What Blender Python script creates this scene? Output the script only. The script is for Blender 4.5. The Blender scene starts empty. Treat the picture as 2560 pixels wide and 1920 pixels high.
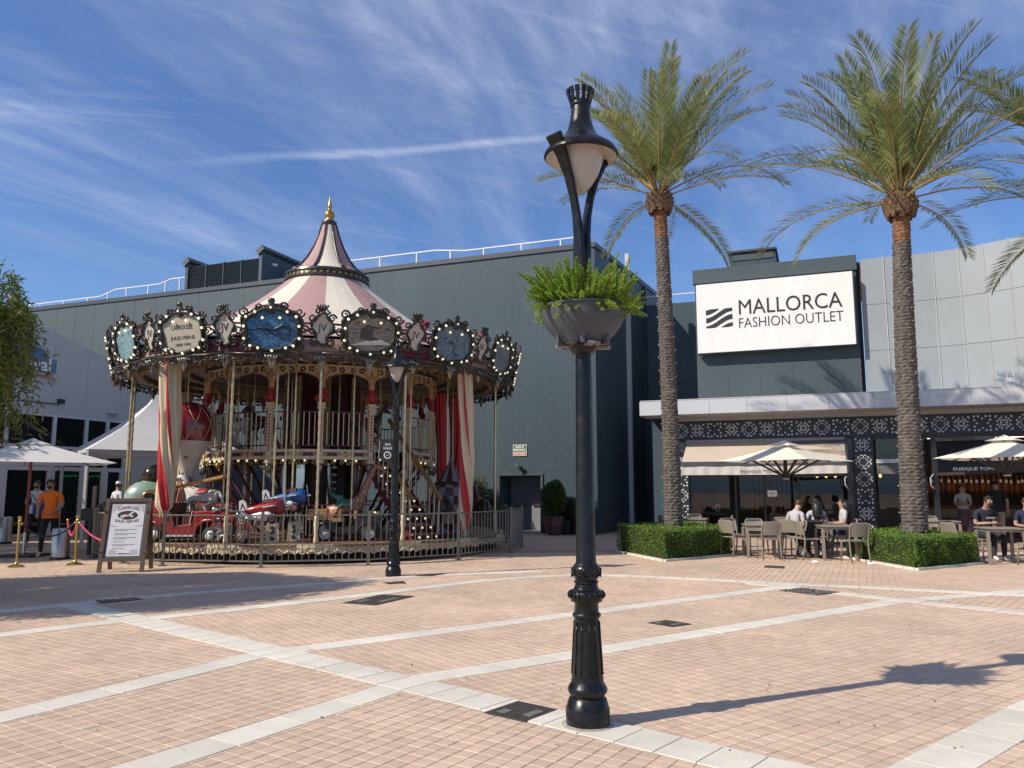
import bpy, math, random
import numpy as np
from mathutils import Vector, Matrix
R = math.radians
scene = bpy.context.scene
COL = scene.collection
# ---------------------------------------------------------------- camera
PITCH = math.atan(262 / 1960.0); CAMH = 1.55; FPX = 1960.0
cam = bpy.data.cameras.new('camera'); camo = bpy.data.objects.new('camera', cam); COL.objects.link(camo)
camo.location = (0, 0, CAMH); camo.rotation_euler = (math.pi / 2 + PITCH, 0, 0)
cam.sensor_fit = 'HORIZONTAL'; cam.sensor_width = 36.0; cam.lens = 36.0 * FPX / 2560.0
cam.clip_start = 0.05; cam.clip_end = 3000
scene.camera = camo
# ---------------------------------------------------------------- sky, sun, exposure
SUN_AZ, SUN_EL = R(-115), R(40)
world = bpy.data.worlds.new('World'); scene.world = world; world.use_nodes = True
nt = world.node_tree; nt.nodes.clear()
def wn(t, **k):
    n = nt.nodes.new(t)
    for a, b in k.items(): setattr(n, a, b)
    return n
def wl(a, b): nt.links.new(a, b)
out = wn('ShaderNodeOutputWorld'); bg = wn('ShaderNodeBackground'); bg.inputs['Strength'].default_value = 0.10
sky = wn('ShaderNodeTexSky'); sky.sky_type = 'NISHITA'; sky.sun_disc = False
sky.sun_elevation = SUN_EL; sky.sun_rotation = SUN_AZ % (2 * math.pi)
sky.altitude = 0; sky.air_density = 1.0; sky.dust_density = 0.1; sky.ozone_density = 3.0
hs = wn('ShaderNodeHueSaturation'); hs.inputs['Saturation'].default_value = 1.22; hs.inputs['Value'].default_value = 1.20; hs.inputs['Hue'].default_value = 0.512
wl(sky.outputs[0], hs.inputs['Color'])
haz = wn('ShaderNodeMixRGB'); haz.inputs[1].default_value = (1.6, 2.9, 5.2, 1)
geo = wn('ShaderNodeTexCoord'); sep = wn('ShaderNodeSeparateXYZ'); wl(geo.outputs['Generated'], sep.inputs[0])
def wm(op, a, b=None, c=None, clamp=False):
    m = wn('ShaderNodeMath', operation=op); m.use_clamp = clamp
    for i, v in enumerate((a, b, c)):
        if v is None: continue
        if isinstance(v, (int, float)): m.inputs[i].default_value = v
        else: wl(v, m.inputs[i])
    return m.outputs[0]
zz = wm('MAXIMUM', sep.outputs[2], 0.0); den = wm('ADD', zz, 0.16)
px_ = wm('DIVIDE', sep.outputs[0], den); py_ = wm('DIVIDE', sep.outputs[1], den)
comb = wn('ShaderNodeCombineXYZ'); wl(px_, comb.inputs[0]); wl(py_, comb.inputs[1])
def wnoise(rot, sc, loc, detail, rough, dist=0.0):
    m0 = wn('ShaderNodeMapping'); m0.inputs['Rotation'].default_value = (0, 0, R(rot)); wl(comb.outputs[0], m0.inputs[0])
    mp = wn('ShaderNodeMapping'); mp.inputs['Scale'].default_value = sc; mp.inputs['Location'].default_value = loc
    wl(m0.outputs[0], mp.inputs[0])
    n = wn('ShaderNodeTexNoise'); n.inputs['Scale'].default_value = 1.0; n.inputs['Detail'].default_value = detail
    n.inputs['Roughness'].default_value = rough; n.inputs['Distortion'].default_value = dist
    wl(mp.outputs[0], n.inputs[0]); return n.outputs[0]
def wramp(v, a, b):
    m = wn('ShaderNodeMapRange'); m.interpolation_type = 'SMOOTHSTEP'
    m.inputs[1].default_value = a; m.inputs[2].default_value = b; wl(v, m.inputs[0]); return m.outputs[0]
big = wramp(wnoise(-62, (0.38, 1.0, 1), (3.1, 0.4, 0), 5, 0.62, 0.9), 0.40, 0.72)
fib = wramp(wnoise(-55, (0.75, 2.6, 1), (7.3, 1.2, 0), 12, 0.72, 1.6), 0.36, 0.74)
fin = wramp(wnoise(-20, (0.9, 4.6, 1), (1.3, 4.2, 0), 12, 0.74, 1.1), 0.50, 0.74)
cov = wm('MULTIPLY', big, wm('ADD', wm('MULTIPLY', fib, 0.9), 0.32))
cov = wm('ADD', cov, wm('MULTIPLY', fin, 0.30), clamp=True)
cov = wm('ADD', cov, wm('MULTIPLY', wramp(sep.outputs[2], 0.30, 0.70), 0.22), clamp=True)
lowfade = wramp(sep.outputs[2], 0.18, 0.48)
cov = wm('MULTIPLY', wm('MULTIPLY', cov, 0.70), wm('ADD', wm('MULTIPLY', lowfade, 0.6), 0.4), clamp=True)
# one old vapour trail drawn along a great circle
dt = wn('ShaderNodeVectorMath', operation='DOT_PRODUCT'); wl(geo.outputs['Generated'], dt.inputs[0]); dt.inputs[1].default_value = (0.06351, 0.42091, -0.90488)
wob = wm('MULTIPLY', wm('SUBTRACT', wnoise(0, (1.6, 1.6, 1), (2, 5, 0), 4, 0.6), 0.5), 0.030)
trail = wm('SUBTRACT', 1.0, wramp(wm('ABSOLUTE', wm('ADD', dt.outputs['Value'], wob)), 0.0, 0.0075))
trail = wm('MULTIPLY', wm('MULTIPLY', trail, wramp(sep.outputs[0], -0.435, -0.185)), wm('SUBTRACT', 1.0, wramp(sep.outputs[0], 0.0, 0.1)))
cov = wm('ADD', cov, wm('MULTIPLY', wm('MULTIPLY', trail, wramp(sep.outputs[1], 0.2, 0.5)), wm('ADD', wm('MULTIPLY', fin, 0.35), 0.30)), clamp=True)
mixc = wn('ShaderNodeMixRGB'); mixc.inputs[2].default_value = (5.6, 6.2, 8.0, 1)
wl(wramp(sep.outputs[2], -0.02, 0.10), haz.inputs[0]); wl(hs.outputs[0], haz.inputs[2]); wl(cov, mixc.inputs[0]); wl(haz.outputs[0], mixc.inputs[1])
wl(mixc.outputs[0], bg.inputs['Color']); wl(bg.outputs[0], out.inputs[0])
sl = bpy.data.lights.new('sun', 'SUN'); sl.energy = 5.0; sl.angle = R(0.53); sl.color = (1.0, 0.90, 0.76)
so = bpy.data.objects.new('sun', sl); COL.objects.link(so)
sdir = Vector((math.sin(SUN_AZ) * math.cos(SUN_EL), math.cos(SUN_AZ) * math.cos(SUN_EL), math.sin(SUN_EL)))
so.rotation_euler = sdir.to_track_quat('Z', 'Y').to_euler(); so.location = sdir * 60
vs = scene.view_settings; vs.view_transform = 'Standard'; vs.look = 'None'; vs.gamma = 1; vs.exposure = 0.18; vs.use_curve_mapping = False
scene.cycles.max_bounces = 6; scene.cycles.transparent_max_bounces = 12
# ---------------------------------------------------------------- helpers
rnd = random.Random(7); nrs = np.random.RandomState(11)
def ray(x, y):
    u = (x - 1280) / FPX; w = -(y - 960) / FPX; c, s = math.cos(PITCH), math.sin(PITCH)
    return (u, c - w * s, s + w * c)
def gnd(x, y, z=0.0):
    v = ray(x, y); t = (z - CAMH) / v[2]; return (v[0] * t, v[1] * t)
MATS = {}
def mat(name, col, rough=0.6, metal=0.0, var=0.0, vscale=3.0, bump=0.0, bscale=60.0, spec=0.5, emit=None, estr=1.0, col2=None, coat=0.0, trans=0.0, island=0.0, stretch=None, sheen=0.0, dirt=0.0, spots=0.0):
    if name in MATS: return MATS[name]
    m = bpy.data.materials.new(name); m.use_nodes = True; t = m.node_tree; b = t.nodes['Principled BSDF']
    b.inputs['Base Color'].default_value = (*col, 1); b.inputs['Roughness'].default_value = rough; b.inputs['Metallic'].default_value = metal
    b.inputs['Specular IOR Level'].default_value = spec; b.inputs['Coat Weight'].default_value = coat
    L = t.links.new
    tc = t.nodes.new('ShaderNodeTexCoord')
    src = tc.outputs['Object']
    if stretch:
        mp = t.nodes.new('ShaderNodeMapping'); mp.inputs['Scale'].default_value = stretch; L(src, mp.inputs[0]); src = mp.outputs[0]
    cur = None
    if var > 0 or col2 is not None:
        n = t.nodes.new('ShaderNodeTexNoise'); n.inputs['Scale'].default_value = vscale; n.inputs['Detail'].default_value = 6; n.inputs['Roughness'].default_value = 0.65
        L(src, n.inputs[0])
        rp = t.nodes.new('ShaderNodeMapRange'); rp.inputs[1].default_value = 0.32; rp.inputs[2].default_value = 0.68; L(n.outputs[0], rp.inputs[0])
        mx = t.nodes.new('ShaderNodeMixRGB')
        c2 = col2 if col2 is not None else tuple(min(1, c * (1 + var)) for c in col)
        c1 = col if col2 is not None else tuple(c * (1 - var) for c in col)
        mx.inputs[1].default_value = (*c1, 1); mx.inputs[2].default_value = (*c2, 1); L(rp.outputs[0], mx.inputs[0]); cur = mx.outputs[0]
    if island > 0:
        gi = t.nodes.new('ShaderNodeNewGeometry'); oi = t.nodes.new('ShaderNodeObjectInfo')
        ad = t.nodes.new('ShaderNodeMath'); ad.operation = 'ADD'; L(gi.outputs['Random Per Island'], ad.inputs[0]); L(oi.outputs['Random'], ad.inputs[1])
        fr = t.nodes.new('ShaderNodeMath'); fr.operation = 'FRACT'; L(ad.outputs[0], fr.inputs[0])
        mr = t.nodes.new('ShaderNodeMapRange'); mr.inputs[3].default_value = 1 - island; mr.inputs[4].default_value = 1 + island; L(fr.outputs[0], mr.inputs[0])
        vm = t.nodes.new('ShaderNodeVectorMath'); vm.operation = 'SCALE'
        if cur is None: vm.inputs[0].default_value = col
        else: L(cur, vm.inputs[0])
        L(mr.outputs[0], vm.inputs['Scale']); cur = vm.outputs[0]
    if spots > 0:
        vo = t.nodes.new('ShaderNodeTexVoronoi'); vo.inputs['Scale'].default_value = 2.6; gp = t.nodes.new('ShaderNodeNewGeometry'); L(gp.outputs['Position'], vo.inputs['Vector'])
        rr_ = t.nodes.new('ShaderNodeMath'); rr_.operation = 'MULTIPLY'; rr_.inputs[1].default_value = 0.075; sp_ = t.nodes.new('ShaderNodeSeparateColor'); L(vo.outputs['Color'], sp_.inputs[0]); pw = t.nodes.new('ShaderNodeMath'); pw.operation = 'POWER'; pw.inputs[1].default_value = 3.0; L(sp_.outputs[0], pw.inputs[0]); L(pw.outputs[0], rr_.inputs[0])
        lt = t.nodes.new('ShaderNodeMath'); lt.operation = 'LESS_THAN'; L(vo.outputs['Distance'], lt.inputs[0]); L(rr_.outputs[0], lt.inputs[1])
        nz = t.nodes.new('ShaderNodeTexNoise'); nz.inputs['Scale'].default_value = 0.55; nz.inputs['Detail'].default_value = 7; nz.inputs['Roughness'].default_value = 0.7; L(gp.outputs['Position'], nz.inputs[0]); nr_ = t.nodes.new('ShaderNodeMapRange'); nr_.inputs[1].default_value = 0.35; nr_.inputs[2].default_value = 0.7; nr_.inputs[3].default_value = 1.06; nr_.inputs[4].default_value = 0.80; L(nz.outputs[0], nr_.inputs[0])
        ml = t.nodes.new('ShaderNodeMath'); ml.operation = 'MULTIPLY'; ml.inputs[1].default_value = -spots; L(lt.outputs[0], ml.inputs[0]); ad2 = t.nodes.new('ShaderNodeMath'); ad2.operation = 'ADD'; L(ml.outputs[0], ad2.inputs[0]); L(nr_.outputs[0], ad2.inputs[1])
        vm2 = t.nodes.new('ShaderNodeVectorMath'); vm2.operation = 'SCALE'; L(cur, vm2.inputs[0]); L(ad2.outputs[0], vm2.inputs['Scale']); cur = vm2.outputs[0]
    if cur is not None: L(cur, b.inputs['Base Color'])
    if dirt > 0:
        n3 = t.nodes.new('ShaderNodeTexNoise'); n3.inputs['Scale'].default_value = 9; n3.inputs['Detail'].default_value = 8; L(tc.outputs['Object'], n3.inputs[0])
        m3 = t.nodes.new('ShaderNodeMapRange'); m3.inputs[1].default_value = 0.3; m3.inputs[2].default_value = 0.7; m3.inputs[3].default_value = max(0.02, rough - dirt); m3.inputs[4].default_value = min(1, rough + dirt)
        L(n3.outputs[0], m3.inputs[0]); L(m3.outputs[0], b.inputs['Roughness'])
    if bump > 0:
        n2 = t.nodes.new('ShaderNodeTexNoise'); n2.inputs['Scale'].default_value = bscale; n2.inputs['Detail'].default_value = 5; L(src, n2.inputs[0])
        bp = t.nodes.new('ShaderNodeBump'); bp.inputs['Strength'].default_value = bump; bp.inputs['Distance'].default_value = 0.02; L(n2.outputs[0], bp.inputs['Height']); L(bp.outputs[0], b.inputs['Normal'])
    if emit is not None:
        b.inputs['Emission Color'].default_value = (*emit, 1); b.inputs['Emission Strength'].default_value = estr
    if trans > 0:
        tr = t.nodes.new('ShaderNodeBsdfTranslucent'); ms = t.nodes.new('ShaderNodeMixShader'); ms.inputs[0].default_value = trans
        if cur is not None: L(cur, tr.inputs[0])
        else: tr.inputs[0].default_value = (*col, 1)
        L(b.outputs[0], ms.inputs[1]); L(tr.outputs[0], ms.inputs[2]); L(ms.outputs[0], t.nodes['Material Output'].inputs[0])
    MATS[name] = m; return m
def glassmat(name, tint=(0.75, 0.8, 0.82), refl=1.0, rough=0.02):
    if name in MATS: return MATS[name]
    m = bpy.data.materials.new(name); m.use_nodes = True; t = m.node_tree; t.nodes.remove(t.nodes['Principled BSDF'])
    fr = t.nodes.new('ShaderNodeFresnel'); fr.inputs[0].default_value = 1.5
    mu = t.nodes.new('ShaderNodeMath'); mu.operation = 'MULTIPLY'; mu.inputs[1].default_value = 1.6 * refl; mu.use_clamp = True; t.links.new(fr.outputs[0], mu.inputs[0])
    tr = t.nodes.new('ShaderNodeBsdfTransparent'); tr.inputs[0].default_value = (*tint, 1)
    gl = t.nodes.new('ShaderNodeBsdfGlossy'); gl.inputs['Roughness'].default_value = rough
    ms = t.nodes.new('ShaderNodeMixShader'); t.links.new(mu.outputs[0], ms.inputs[0]); t.links.new(tr.outputs[0], ms.inputs[1]); t.links.new(gl.outputs[0], ms.inputs[2])
    t.links.new(ms.outputs[0], t.nodes['Material Output'].inputs[0]); MATS[name] = m; return m
class MB:
    def __init__(s): s.v = []; s.f = []; s.mi = []; s.cm = 0
    def add(s, vs, fs):
        o = len(s.v); s.v.extend(tuple(p) for p in vs); s.f.extend(tuple(i + o for i in f) for f in fs); s.mi.extend([s.cm] * len(fs)); return s
    def box(s, x0, x1, y0, y1, z0, z1, M=None, taper=1.0):
        cx, cy = (x0 + x1) / 2, (y0 + y1) / 2
        vs = [(x, y, z0) for x, y in ((x0, y0), (x1, y0), (x1, y1), (x0, y1))] + [(cx + (x - cx) * taper, cy + (y - cy) * taper, z1) for x, y in ((x0, y0), (x1, y0), (x1, y1), (x0, y1))]
        if M is not None: vs = [M @ Vector(p) for p in vs]
        return s.add(vs, [(3, 2, 1, 0), (4, 5, 6, 7), (0, 1, 5, 4), (1, 2, 6, 5), (2, 3, 7, 6), (3, 0, 4, 7)])
    def bar(s, p, q, w, h=None, up=(0, 0, 1)):
        h = h or w; p = Vector(p); q = Vector(q); d = (q - p); L_ = d.length
        if L_ < 1e-6: return s
        z = d / L_; x = Vector(up).cross(z)
        if x.length < 1e-4: x = Vector((1, 0, 0)).cross(z)
        if x.length < 1e-4: x = Vector((0, 1, 0))
        x.normalize(); y = z.cross(x)
        vs = []
        for b in (p, q):
            for a, c in ((-1, -1), (1, -1), (1, 1), (-1, 1)): vs.append(b + x * a * w / 2 + y * c * h / 2)
        return s.add(vs, [(3, 2, 1, 0), (4, 5, 6, 7), (0, 1, 5, 4), (1, 2, 6, 5), (2, 3, 7, 6), (3, 0, 4, 7)])
    def lathe(s, prof, n=24, c=(0, 0, 0), a0=0.0, a1=2 * math.pi, cap=True, M=None, sx=1, sy=1):
        full = abs(a1 - a0 - 2 * math.pi) < 1e-6; m = n if full else n + 1; vs = []; fs = []
        for r_, z in prof:
            for i in range(m):
                a = a0 + (a1 - a0) * i / n; p = Vector((c[0] + sx * r_ * math.cos(a), c[1] + sy * r_ * math.sin(a), c[2] + z)); vs.append(M @ p if M is not None else p)
        for j in range(len(prof) - 1):
            for i in range(n):
                k = (i + 1) % m if full else i + 1
                fs.append((j * m + i, j * m + k, (j + 1) * m + k, (j + 1) * m + i))
        if cap and full:
            if prof[0][0] > 1e-4: fs.append(tuple(reversed(range(m))))
            if prof[-1][0] > 1e-4: fs.append(tuple(range((len(prof) - 1) * m, len(prof) * m)))
        return s.add(vs, fs)
    def tube(s, pts, r, n=8, cap=True):
        pts = [Vector(p) for p in pts]; k = len(pts); rs = r if isinstance(r, (list, tuple)) else [r] * k; vs = []; fs = []; x = None
        for i, p in enumerate(pts):
            d = pts[min(i + 1, k - 1)] - pts[max(i - 1, 0)]
            d = d.normalized() if d.length > 1e-9 else Vector((0, 0, 1))
            if x is None: x = d.orthogonal().normalized()
            else:
                x = x - d * x.dot(d)
                x = x.normalized() if x.length > 1e-6 else d.orthogonal().normalized()
            y = d.cross(x)
            for j in range(n):
                a = 2 * math.pi * j / n; vs.append(p + (x * math.cos(a) + y * math.sin(a)) * rs[i])
        for i in range(k - 1):
            for j in range(n): fs.append((i * n + j, i * n + (j + 1) % n, (i + 1) * n + (j + 1) % n, (i + 1) * n + j))
        if cap: fs.append(tuple(reversed(range(n)))); fs.append(tuple(range((k - 1) * n, k * n)))
        return s.add(vs, fs)
    def ball(s, c, r, n=10, m=7, M=None):
        rx, ry, rz = r if isinstance(r, (tuple, list)) else (r, r, r)
        vs = [(0, 0, -1)]; fs = []
        for j in range(1, m):
            t = math.pi * j / m - math.pi / 2
            for i in range(n): a = 2 * math.pi * i / n; vs.append((math.cos(t) * math.cos(a), math.cos(t) * math.sin(a), math.sin(t)))
        vs.append((0, 0, 1)); e = len(vs) - 1
        for i in range(n):
            fs.append((0, 1 + (i + 1) % n, 1 + i)); fs.append((e, e - n + i, e - n + (i + 1) % n))
        for j in range(m - 2):
            for i in range(n): fs.append((1 + j * n + i, 1 + j * n + (i + 1) % n, 1 + (j + 1) * n + (i + 1) % n, 1 + (j + 1) * n + i))
        vs = [Vector((x * rx, y * ry, z * rz)) for x, y, z in vs]
        if M is not None: vs = [M @ v for v in vs]
        return s.add([v + Vector(c) for v in vs], fs)
    def prism(s, poly, d0, d1, M=None):
        """poly in (x,z), extruded along y from d0 to d1"""
        n = len(poly); vs = [(x, d0, z) for x, z in poly] + [(x, d1, z) for x, z in poly]
        if M is not None: vs = [M @ Vector(p) for p in vs]
        fs = [tuple(range(n)), tuple(reversed(range(n, 2 * n)))] + [(i, i + n, (i + 1) % n + n, (i + 1) % n) for i in range(n)]
        return s.add(vs, fs)
    def slab(s, poly, z0, z1, inset=0.0):
        """poly in (x,y), vertical prism; optional chamfer"""
        n = len(poly); cx = sum(p[0] for p in poly) / n; cy = sum(p[1] for p in poly) / n
        vs = [(x, y, z0) for x, y in poly]; 
        tp = []
        for x, y in poly:
            d = math.hypot(x - cx, y - cy); k = 1 - inset * 1.3 / d if d > 0 else 1; tp.append((cx + (x - cx) * k, cy + (y - cy) * k, z1))
        return s.add(vs + tp, [tuple(range(n, 2 * n))] + [(i, (i + 1) % n, (i + 1) % n + n, i + n) for i in range(n)])
    def build(s, name, m, parent=None, smooth=False, loc=None, rot=None, auto=None):
        me = bpy.data.meshes.new(name); me.from_pydata(s.v, [], s.f)
        for k in (m if isinstance(m, (list, tuple)) else [m]): me.materials.append(k)
        if any(s.mi): me.polygons.foreach_set('material_index', s.mi)
        if smooth:
            me.polygons.foreach_set('use_smooth', [True] * len(me.polygons))
            if auto is not None: me.set_sharp_from_angle(angle=R(auto))
        me.update()
        o = bpy.data.objects.new(name, me); COL.objects.link(o)
        if parent is not None: o.parent = parent
        if loc is not None: o.location = loc
        if rot is not None: o.rotation_euler = rot
        return o
def npmesh(name, V, F, m, parent=None, smooth=False):
    """V (n,3) array, F (k,4) or (k,3) array"""
    me = bpy.data.meshes.new(name); k = F.shape[1]
    me.vertices.add(len(V)); me.vertices.foreach_set('co', np.ascontiguousarray(V, dtype=np.float32).ravel())
    me.loops.add(F.size); me.loops.foreach_set('vertex_index', np.ascontiguousarray(F, dtype=np.int32).ravel())
    me.polygons.add(len(F)); me.polygons.foreach_set('loop_start', np.arange(0, F.size, k, dtype=np.int32))
    me.polygons.foreach_set('loop_total', np.full(len(F), k, dtype=np.int32))
    me.polygons.foreach_set('use_smooth', np.full(len(F), bool(smooth), dtype=bool))
    me.materials.append(m); me.update(calc_edges=True); me.validate()
    o = bpy.data.objects.new(name, me); COL.objects.link(o)
    if parent is not None: o.parent = parent
    return o
def tag(o, label=None, cat=None, group=None, kind=None):
    if label: o['label'] = label
    if cat: o['category'] = cat
    if group: o['group'] = group
    if kind: o['kind'] = kind
    return o
def thing(name, label, cat, loc=(0, 0, 0), rotz=0.0, group=None):
    o = bpy.data.objects.new(name, None); COL.objects.link(o); o.location = loc; o.rotation_euler = (0, 0, rotz); o.empty_display_size = 0.2
    return tag(o, label, cat, group)
def inst(src, parent=None, loc=None, rot=None, scale=None):
    o = src.copy(); COL.objects.link(o)
    if parent is not None: o.parent = parent
    if loc is not None: o.location = loc
    if rot is not None: o.rotation_euler = rot
    if scale is not None: o.scale = scale if isinstance(scale, (tuple, list)) else (scale,) * 3
    return o
KIDS = {}
def dup(root, loc, rotz=None, label=None, group=None, scale=None):
    kids = {}
    for o in bpy.data.objects:
        if o.parent is not None: kids.setdefault(o.parent.name, []).append(o)
    def rec(o, p):
        c = o.copy(); COL.objects.link(c)
        if p is not None: c.parent = p
        for k in kids.get(o.name, []): rec(k, c)
        return c
    r = rec(root, None); r.location = loc
    if rotz is not None: r.rotation_euler = (0, 0, rotz)
    if label: r['label'] = label
    if group: r['group'] = group
    if scale: r.scale = (scale,) * 3
    return r
def text(name, s, size, m, parent, loc, rot=(math.pi / 2, 0, 0), align='CENTER', depth=0.004, wscale=1.0, spacing=1.0, fit=None, offset=0.0):
    cu = bpy.data.curves.new(name, 'FONT'); cu.body = s; cu.size = size; cu.align_x = align; cu.align_y = 'CENTER'; cu.extrude = depth; cu.resolution_u = 3; cu.space_character = spacing; cu.offset = offset
    t = bpy.data.objects.new(name, cu); COL.objects.link(t)
    bpy.context.view_layer.update()
    dg = bpy.context.evaluated_depsgraph_get(); me = bpy.data.meshes.new_from_object(t.evaluated_get(dg))
    bpy.data.objects.remove(t); me.materials.clear(); me.materials.append(m)
    if fit:
        xs = [v.co.x for v in me.vertices]; w = max(xs) - min(xs); wscale = fit / w
    if wscale != 1.0:
        for v in me.vertices: v.co.x *= wscale
    o = bpy.data.objects.new(name, me); COL.objects.link(o); o.parent = parent; o.location = loc; o.rotation_euler = rot
    return o
def skin(name, nodes, edges, mats, region, parent=None, sub=1):
    """nodes: list of (pos, radius); continuous surface through a Skin modifier; region(p) -> material index"""
    me = bpy.data.meshes.new(name); me.from_pydata([n[0] for n in nodes], edges, []); o = bpy.data.objects.new(name, me); COL.objects.link(o)
    md = o.modifiers.new('skin', 'SKIN'); md.use_smooth_shade = True
    sv = me.skin_vertices[0].data
    for i, n in enumerate(nodes):
        r_ = n[1] if isinstance(n[1], (tuple, list)) else (n[1], n[1]); sv[i].radius = r_; sv[i].use_root = (i == 0)
    if sub: ms = o.modifiers.new('sub', 'SUBSURF'); ms.levels = sub; ms.render_levels = sub
    bpy.context.view_layer.update(); dg = bpy.context.evaluated_depsgraph_get(); m2 = bpy.data.meshes.new_from_object(o.evaluated_get(dg))
    bpy.data.objects.remove(o); m2.name = name; m2.materials.clear()
    for k in mats: m2.materials.append(k)
    if region:
        for p in m2.polygons: p.material_index = region(p.center)
    m2.polygons.foreach_set('use_smooth', [True] * len(m2.polygons))
    o = bpy.data.objects.new(name, m2); COL.objects.link(o)
    if parent is not None: o.parent = parent
    return o
# ---------------------------------------------------------------- shared materials
M_black = mat('black_iron', (0.008, 0.0085, 0.0095), 0.27, var=0.5, vscale=14, bump=0.06, bscale=45, dirt=0.2, spec=0.35)
M_dark = mat('dark_metal', (0.03, 0.032, 0.036), 0.45)
M_white = mat('white_paint', (0.8, 0.8, 0.78), 0.5, var=0.04)
M_steel = mat('steel', (0.55, 0.55, 0.56), 0.3, metal=1.0)
M_brass = mat('brass', (0.62, 0.43, 0.14), 0.22, metal=1.0)
M_gold = mat('old_gold', (0.42, 0.27, 0.08), 0.35, metal=0.9, var=0.3, vscale=20)
# ================================================================ ground and paving
M_brick = mat('paver', (0.525, 0.395, 0.297), 0.85, var=0.09, vscale=0.9, island=0.075, spots=0.35, bump=0.12, bscale=220, spec=0.25)
M_slab = mat('pale_stone_slab', (0.62, 0.585, 0.505), 0.8, var=0.08, vscale=2.2, island=0.06, spots=0.4, bump=0.18, bscale=160, spec=0.3)
def ground_mat():
    m = bpy.data.materials.new('paved_ground'); m.use_nodes = True; t = m.node_tree; b = t.nodes['Principled BSDF']; L = t.links.new
    tc = t.nodes.new('ShaderNodeTexCoord'); mp = t.nodes.new('ShaderNodeMapping'); mp.inputs['Rotation'].default_value = (0, 0, R(-24)); L(tc.outputs['Object'], mp.inputs[0])
    br = t.nodes.new('ShaderNodeTexBrick'); br.offset = 0.0; br.inputs['Scale'].default_value = 1.0
    br.inputs['Brick Width'].default_value = 0.115; br.inputs['Row Height'].default_value = 0.115; br.inputs['Mortar Size'].default_value = 0.004
    br.inputs['Color1'].default_value = (0.50, 0.368, 0.285, 1); br.inputs['Color2'].default_value = (0.44, 0.325, 0.25, 1); br.inputs['Mortar'].default_value = (0.17, 0.12, 0.1, 1)
    L(mp.outputs[0], br.inputs[0]); L(br.outputs[0], b.inputs['Base Color']); b.inputs['Roughness'].default_value = 0.85
    return m
M_ground = ground_mat()
gb = MB(); gb.add([(-400, -200, -0.012), (400, -200, -0.012), (400, 600, -0.012), (-400, 600, -0.012)], [(0, 1, 2, 3)])
ground = gb.build('ground', M_ground); tag(ground, 'pink and grey paved plaza stretching to the buildings', kind='structure')
M_joint = mat('joint_sand', (0.36, 0.25, 0.19), 0.95, var=0.2, vscale=6)
pv = MB(); pv.add([(-14, 3.2, -0.0040), (16, 3.2, -0.0040), (16, 20.5, -0.0040), (-14, 20.5, -0.0040)], [(0, 1, 2, 3)])
paving = pv.build('paving', M_joint); tag(paving, 'small pink pavers with pale stone bands across the plaza', kind='structure')
# --- seams (world metres, measured on the ground plane)
DIAG = [(-6.05, 10.98), (1.50, 4.57), (3.5, 2.87)]
def off(poly, d):
    o = []
    for i, p in enumerate(poly):
        a = poly[max(i - 1, 0)]; b = poly[min(i + 1, len(poly) - 1)]; dx, dy = b[0] - a[0], b[1] - a[1]; l = math.hypot(dx, dy); o.append((p[0] + dy / l * d, p[1] - dx / l * d))
    return o
ARC = [(-4.38, 9.72), (-3.6, 10.41), (-2.41, 11.58), (-1.95, 12.06), (-1.2, 12.92), (-0.54, 13.59), (0.3, 14.18), (1.0, 14.5), (1.45, 14.56), (2.1, 14.42), (3.0, 14.01), (4.31, 13.32), (5.41, 12.83), (6.76, 12.2), (8.2, 11.5), (10.5, 10.2)]
UP = [(-7.2, 9.55), (-6.02, 10.85), (-5.2, 11.75), (-4.31, 12.43), (-2.82, 13.48), (-2.21, 14.04), (-1.15, 14.66), (0.57, 15.22)]
SEAM2 = [(3.95, 13.33), (5.28, 11.55), (6.44, 10.15), (8.2, 8.1), (10.2, 5.7)]
BANDS = [(DIAG, 0.37, 0.28, 0.0060), (ARC, 0.29, 0.47, 0.0050), (UP, 0.29, 0.55, 0.0042), (SEAM2, 0.30, 0.47, 0.0056),
         ([(-4.75, 3.5), (-3.56, 5.5), (-2.32, 7.75)], 0.29, 0.55, 0.0035), ([(-2.95, 3.3), (-2.1, 4.6), (-0.92, 6.45)], 0.29, 0.55, 0.0032), ([(-6.6, 7.3), (-5.55, 8.58), (-4.5, 9.72)], 0.29, 0.55, 0.0038),
         ([(-2.4, 7.66), (0.76, 10.05), (2.42, 11.33), (4.6, 13.0)], 0.29, 0.55, 0.0030), ([(-0.98, 6.56), (0.62, 7.68), (1.90, 8.66), (5.35, 11.2)], 0.30, 0.55, 0.0026), ([(5.35, 11.2), (7.85, 12.33), (10, 13.3)], 0.28, 0.55, 0.0022),
         ([(1.15, 3.55), (2.25, 4.55), (3.78, 5.85), (7.9, 9.0)], 0.34, 0.42, 0.0034)]
def resample(poly, step):
    pts = [Vector(p) for p in poly]; seg = [0.0]
    for a, b in zip(pts, pts[1:]): seg.append(seg[-1] + (b - a).length)
    n = max(1, int(round(seg[-1] / step))); o = []
    for k in range(n + 1):
        s = seg[-1] * k / n; i = max(j for j in range(len(seg)) if seg[j] <= s + 1e-9); i = min(i, len(pts) - 2)
        o.append(tuple(pts[i].lerp(pts[i + 1], (s - seg[i]) / (seg[i + 1] - seg[i]))))
    return o
nslab = 0
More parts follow.
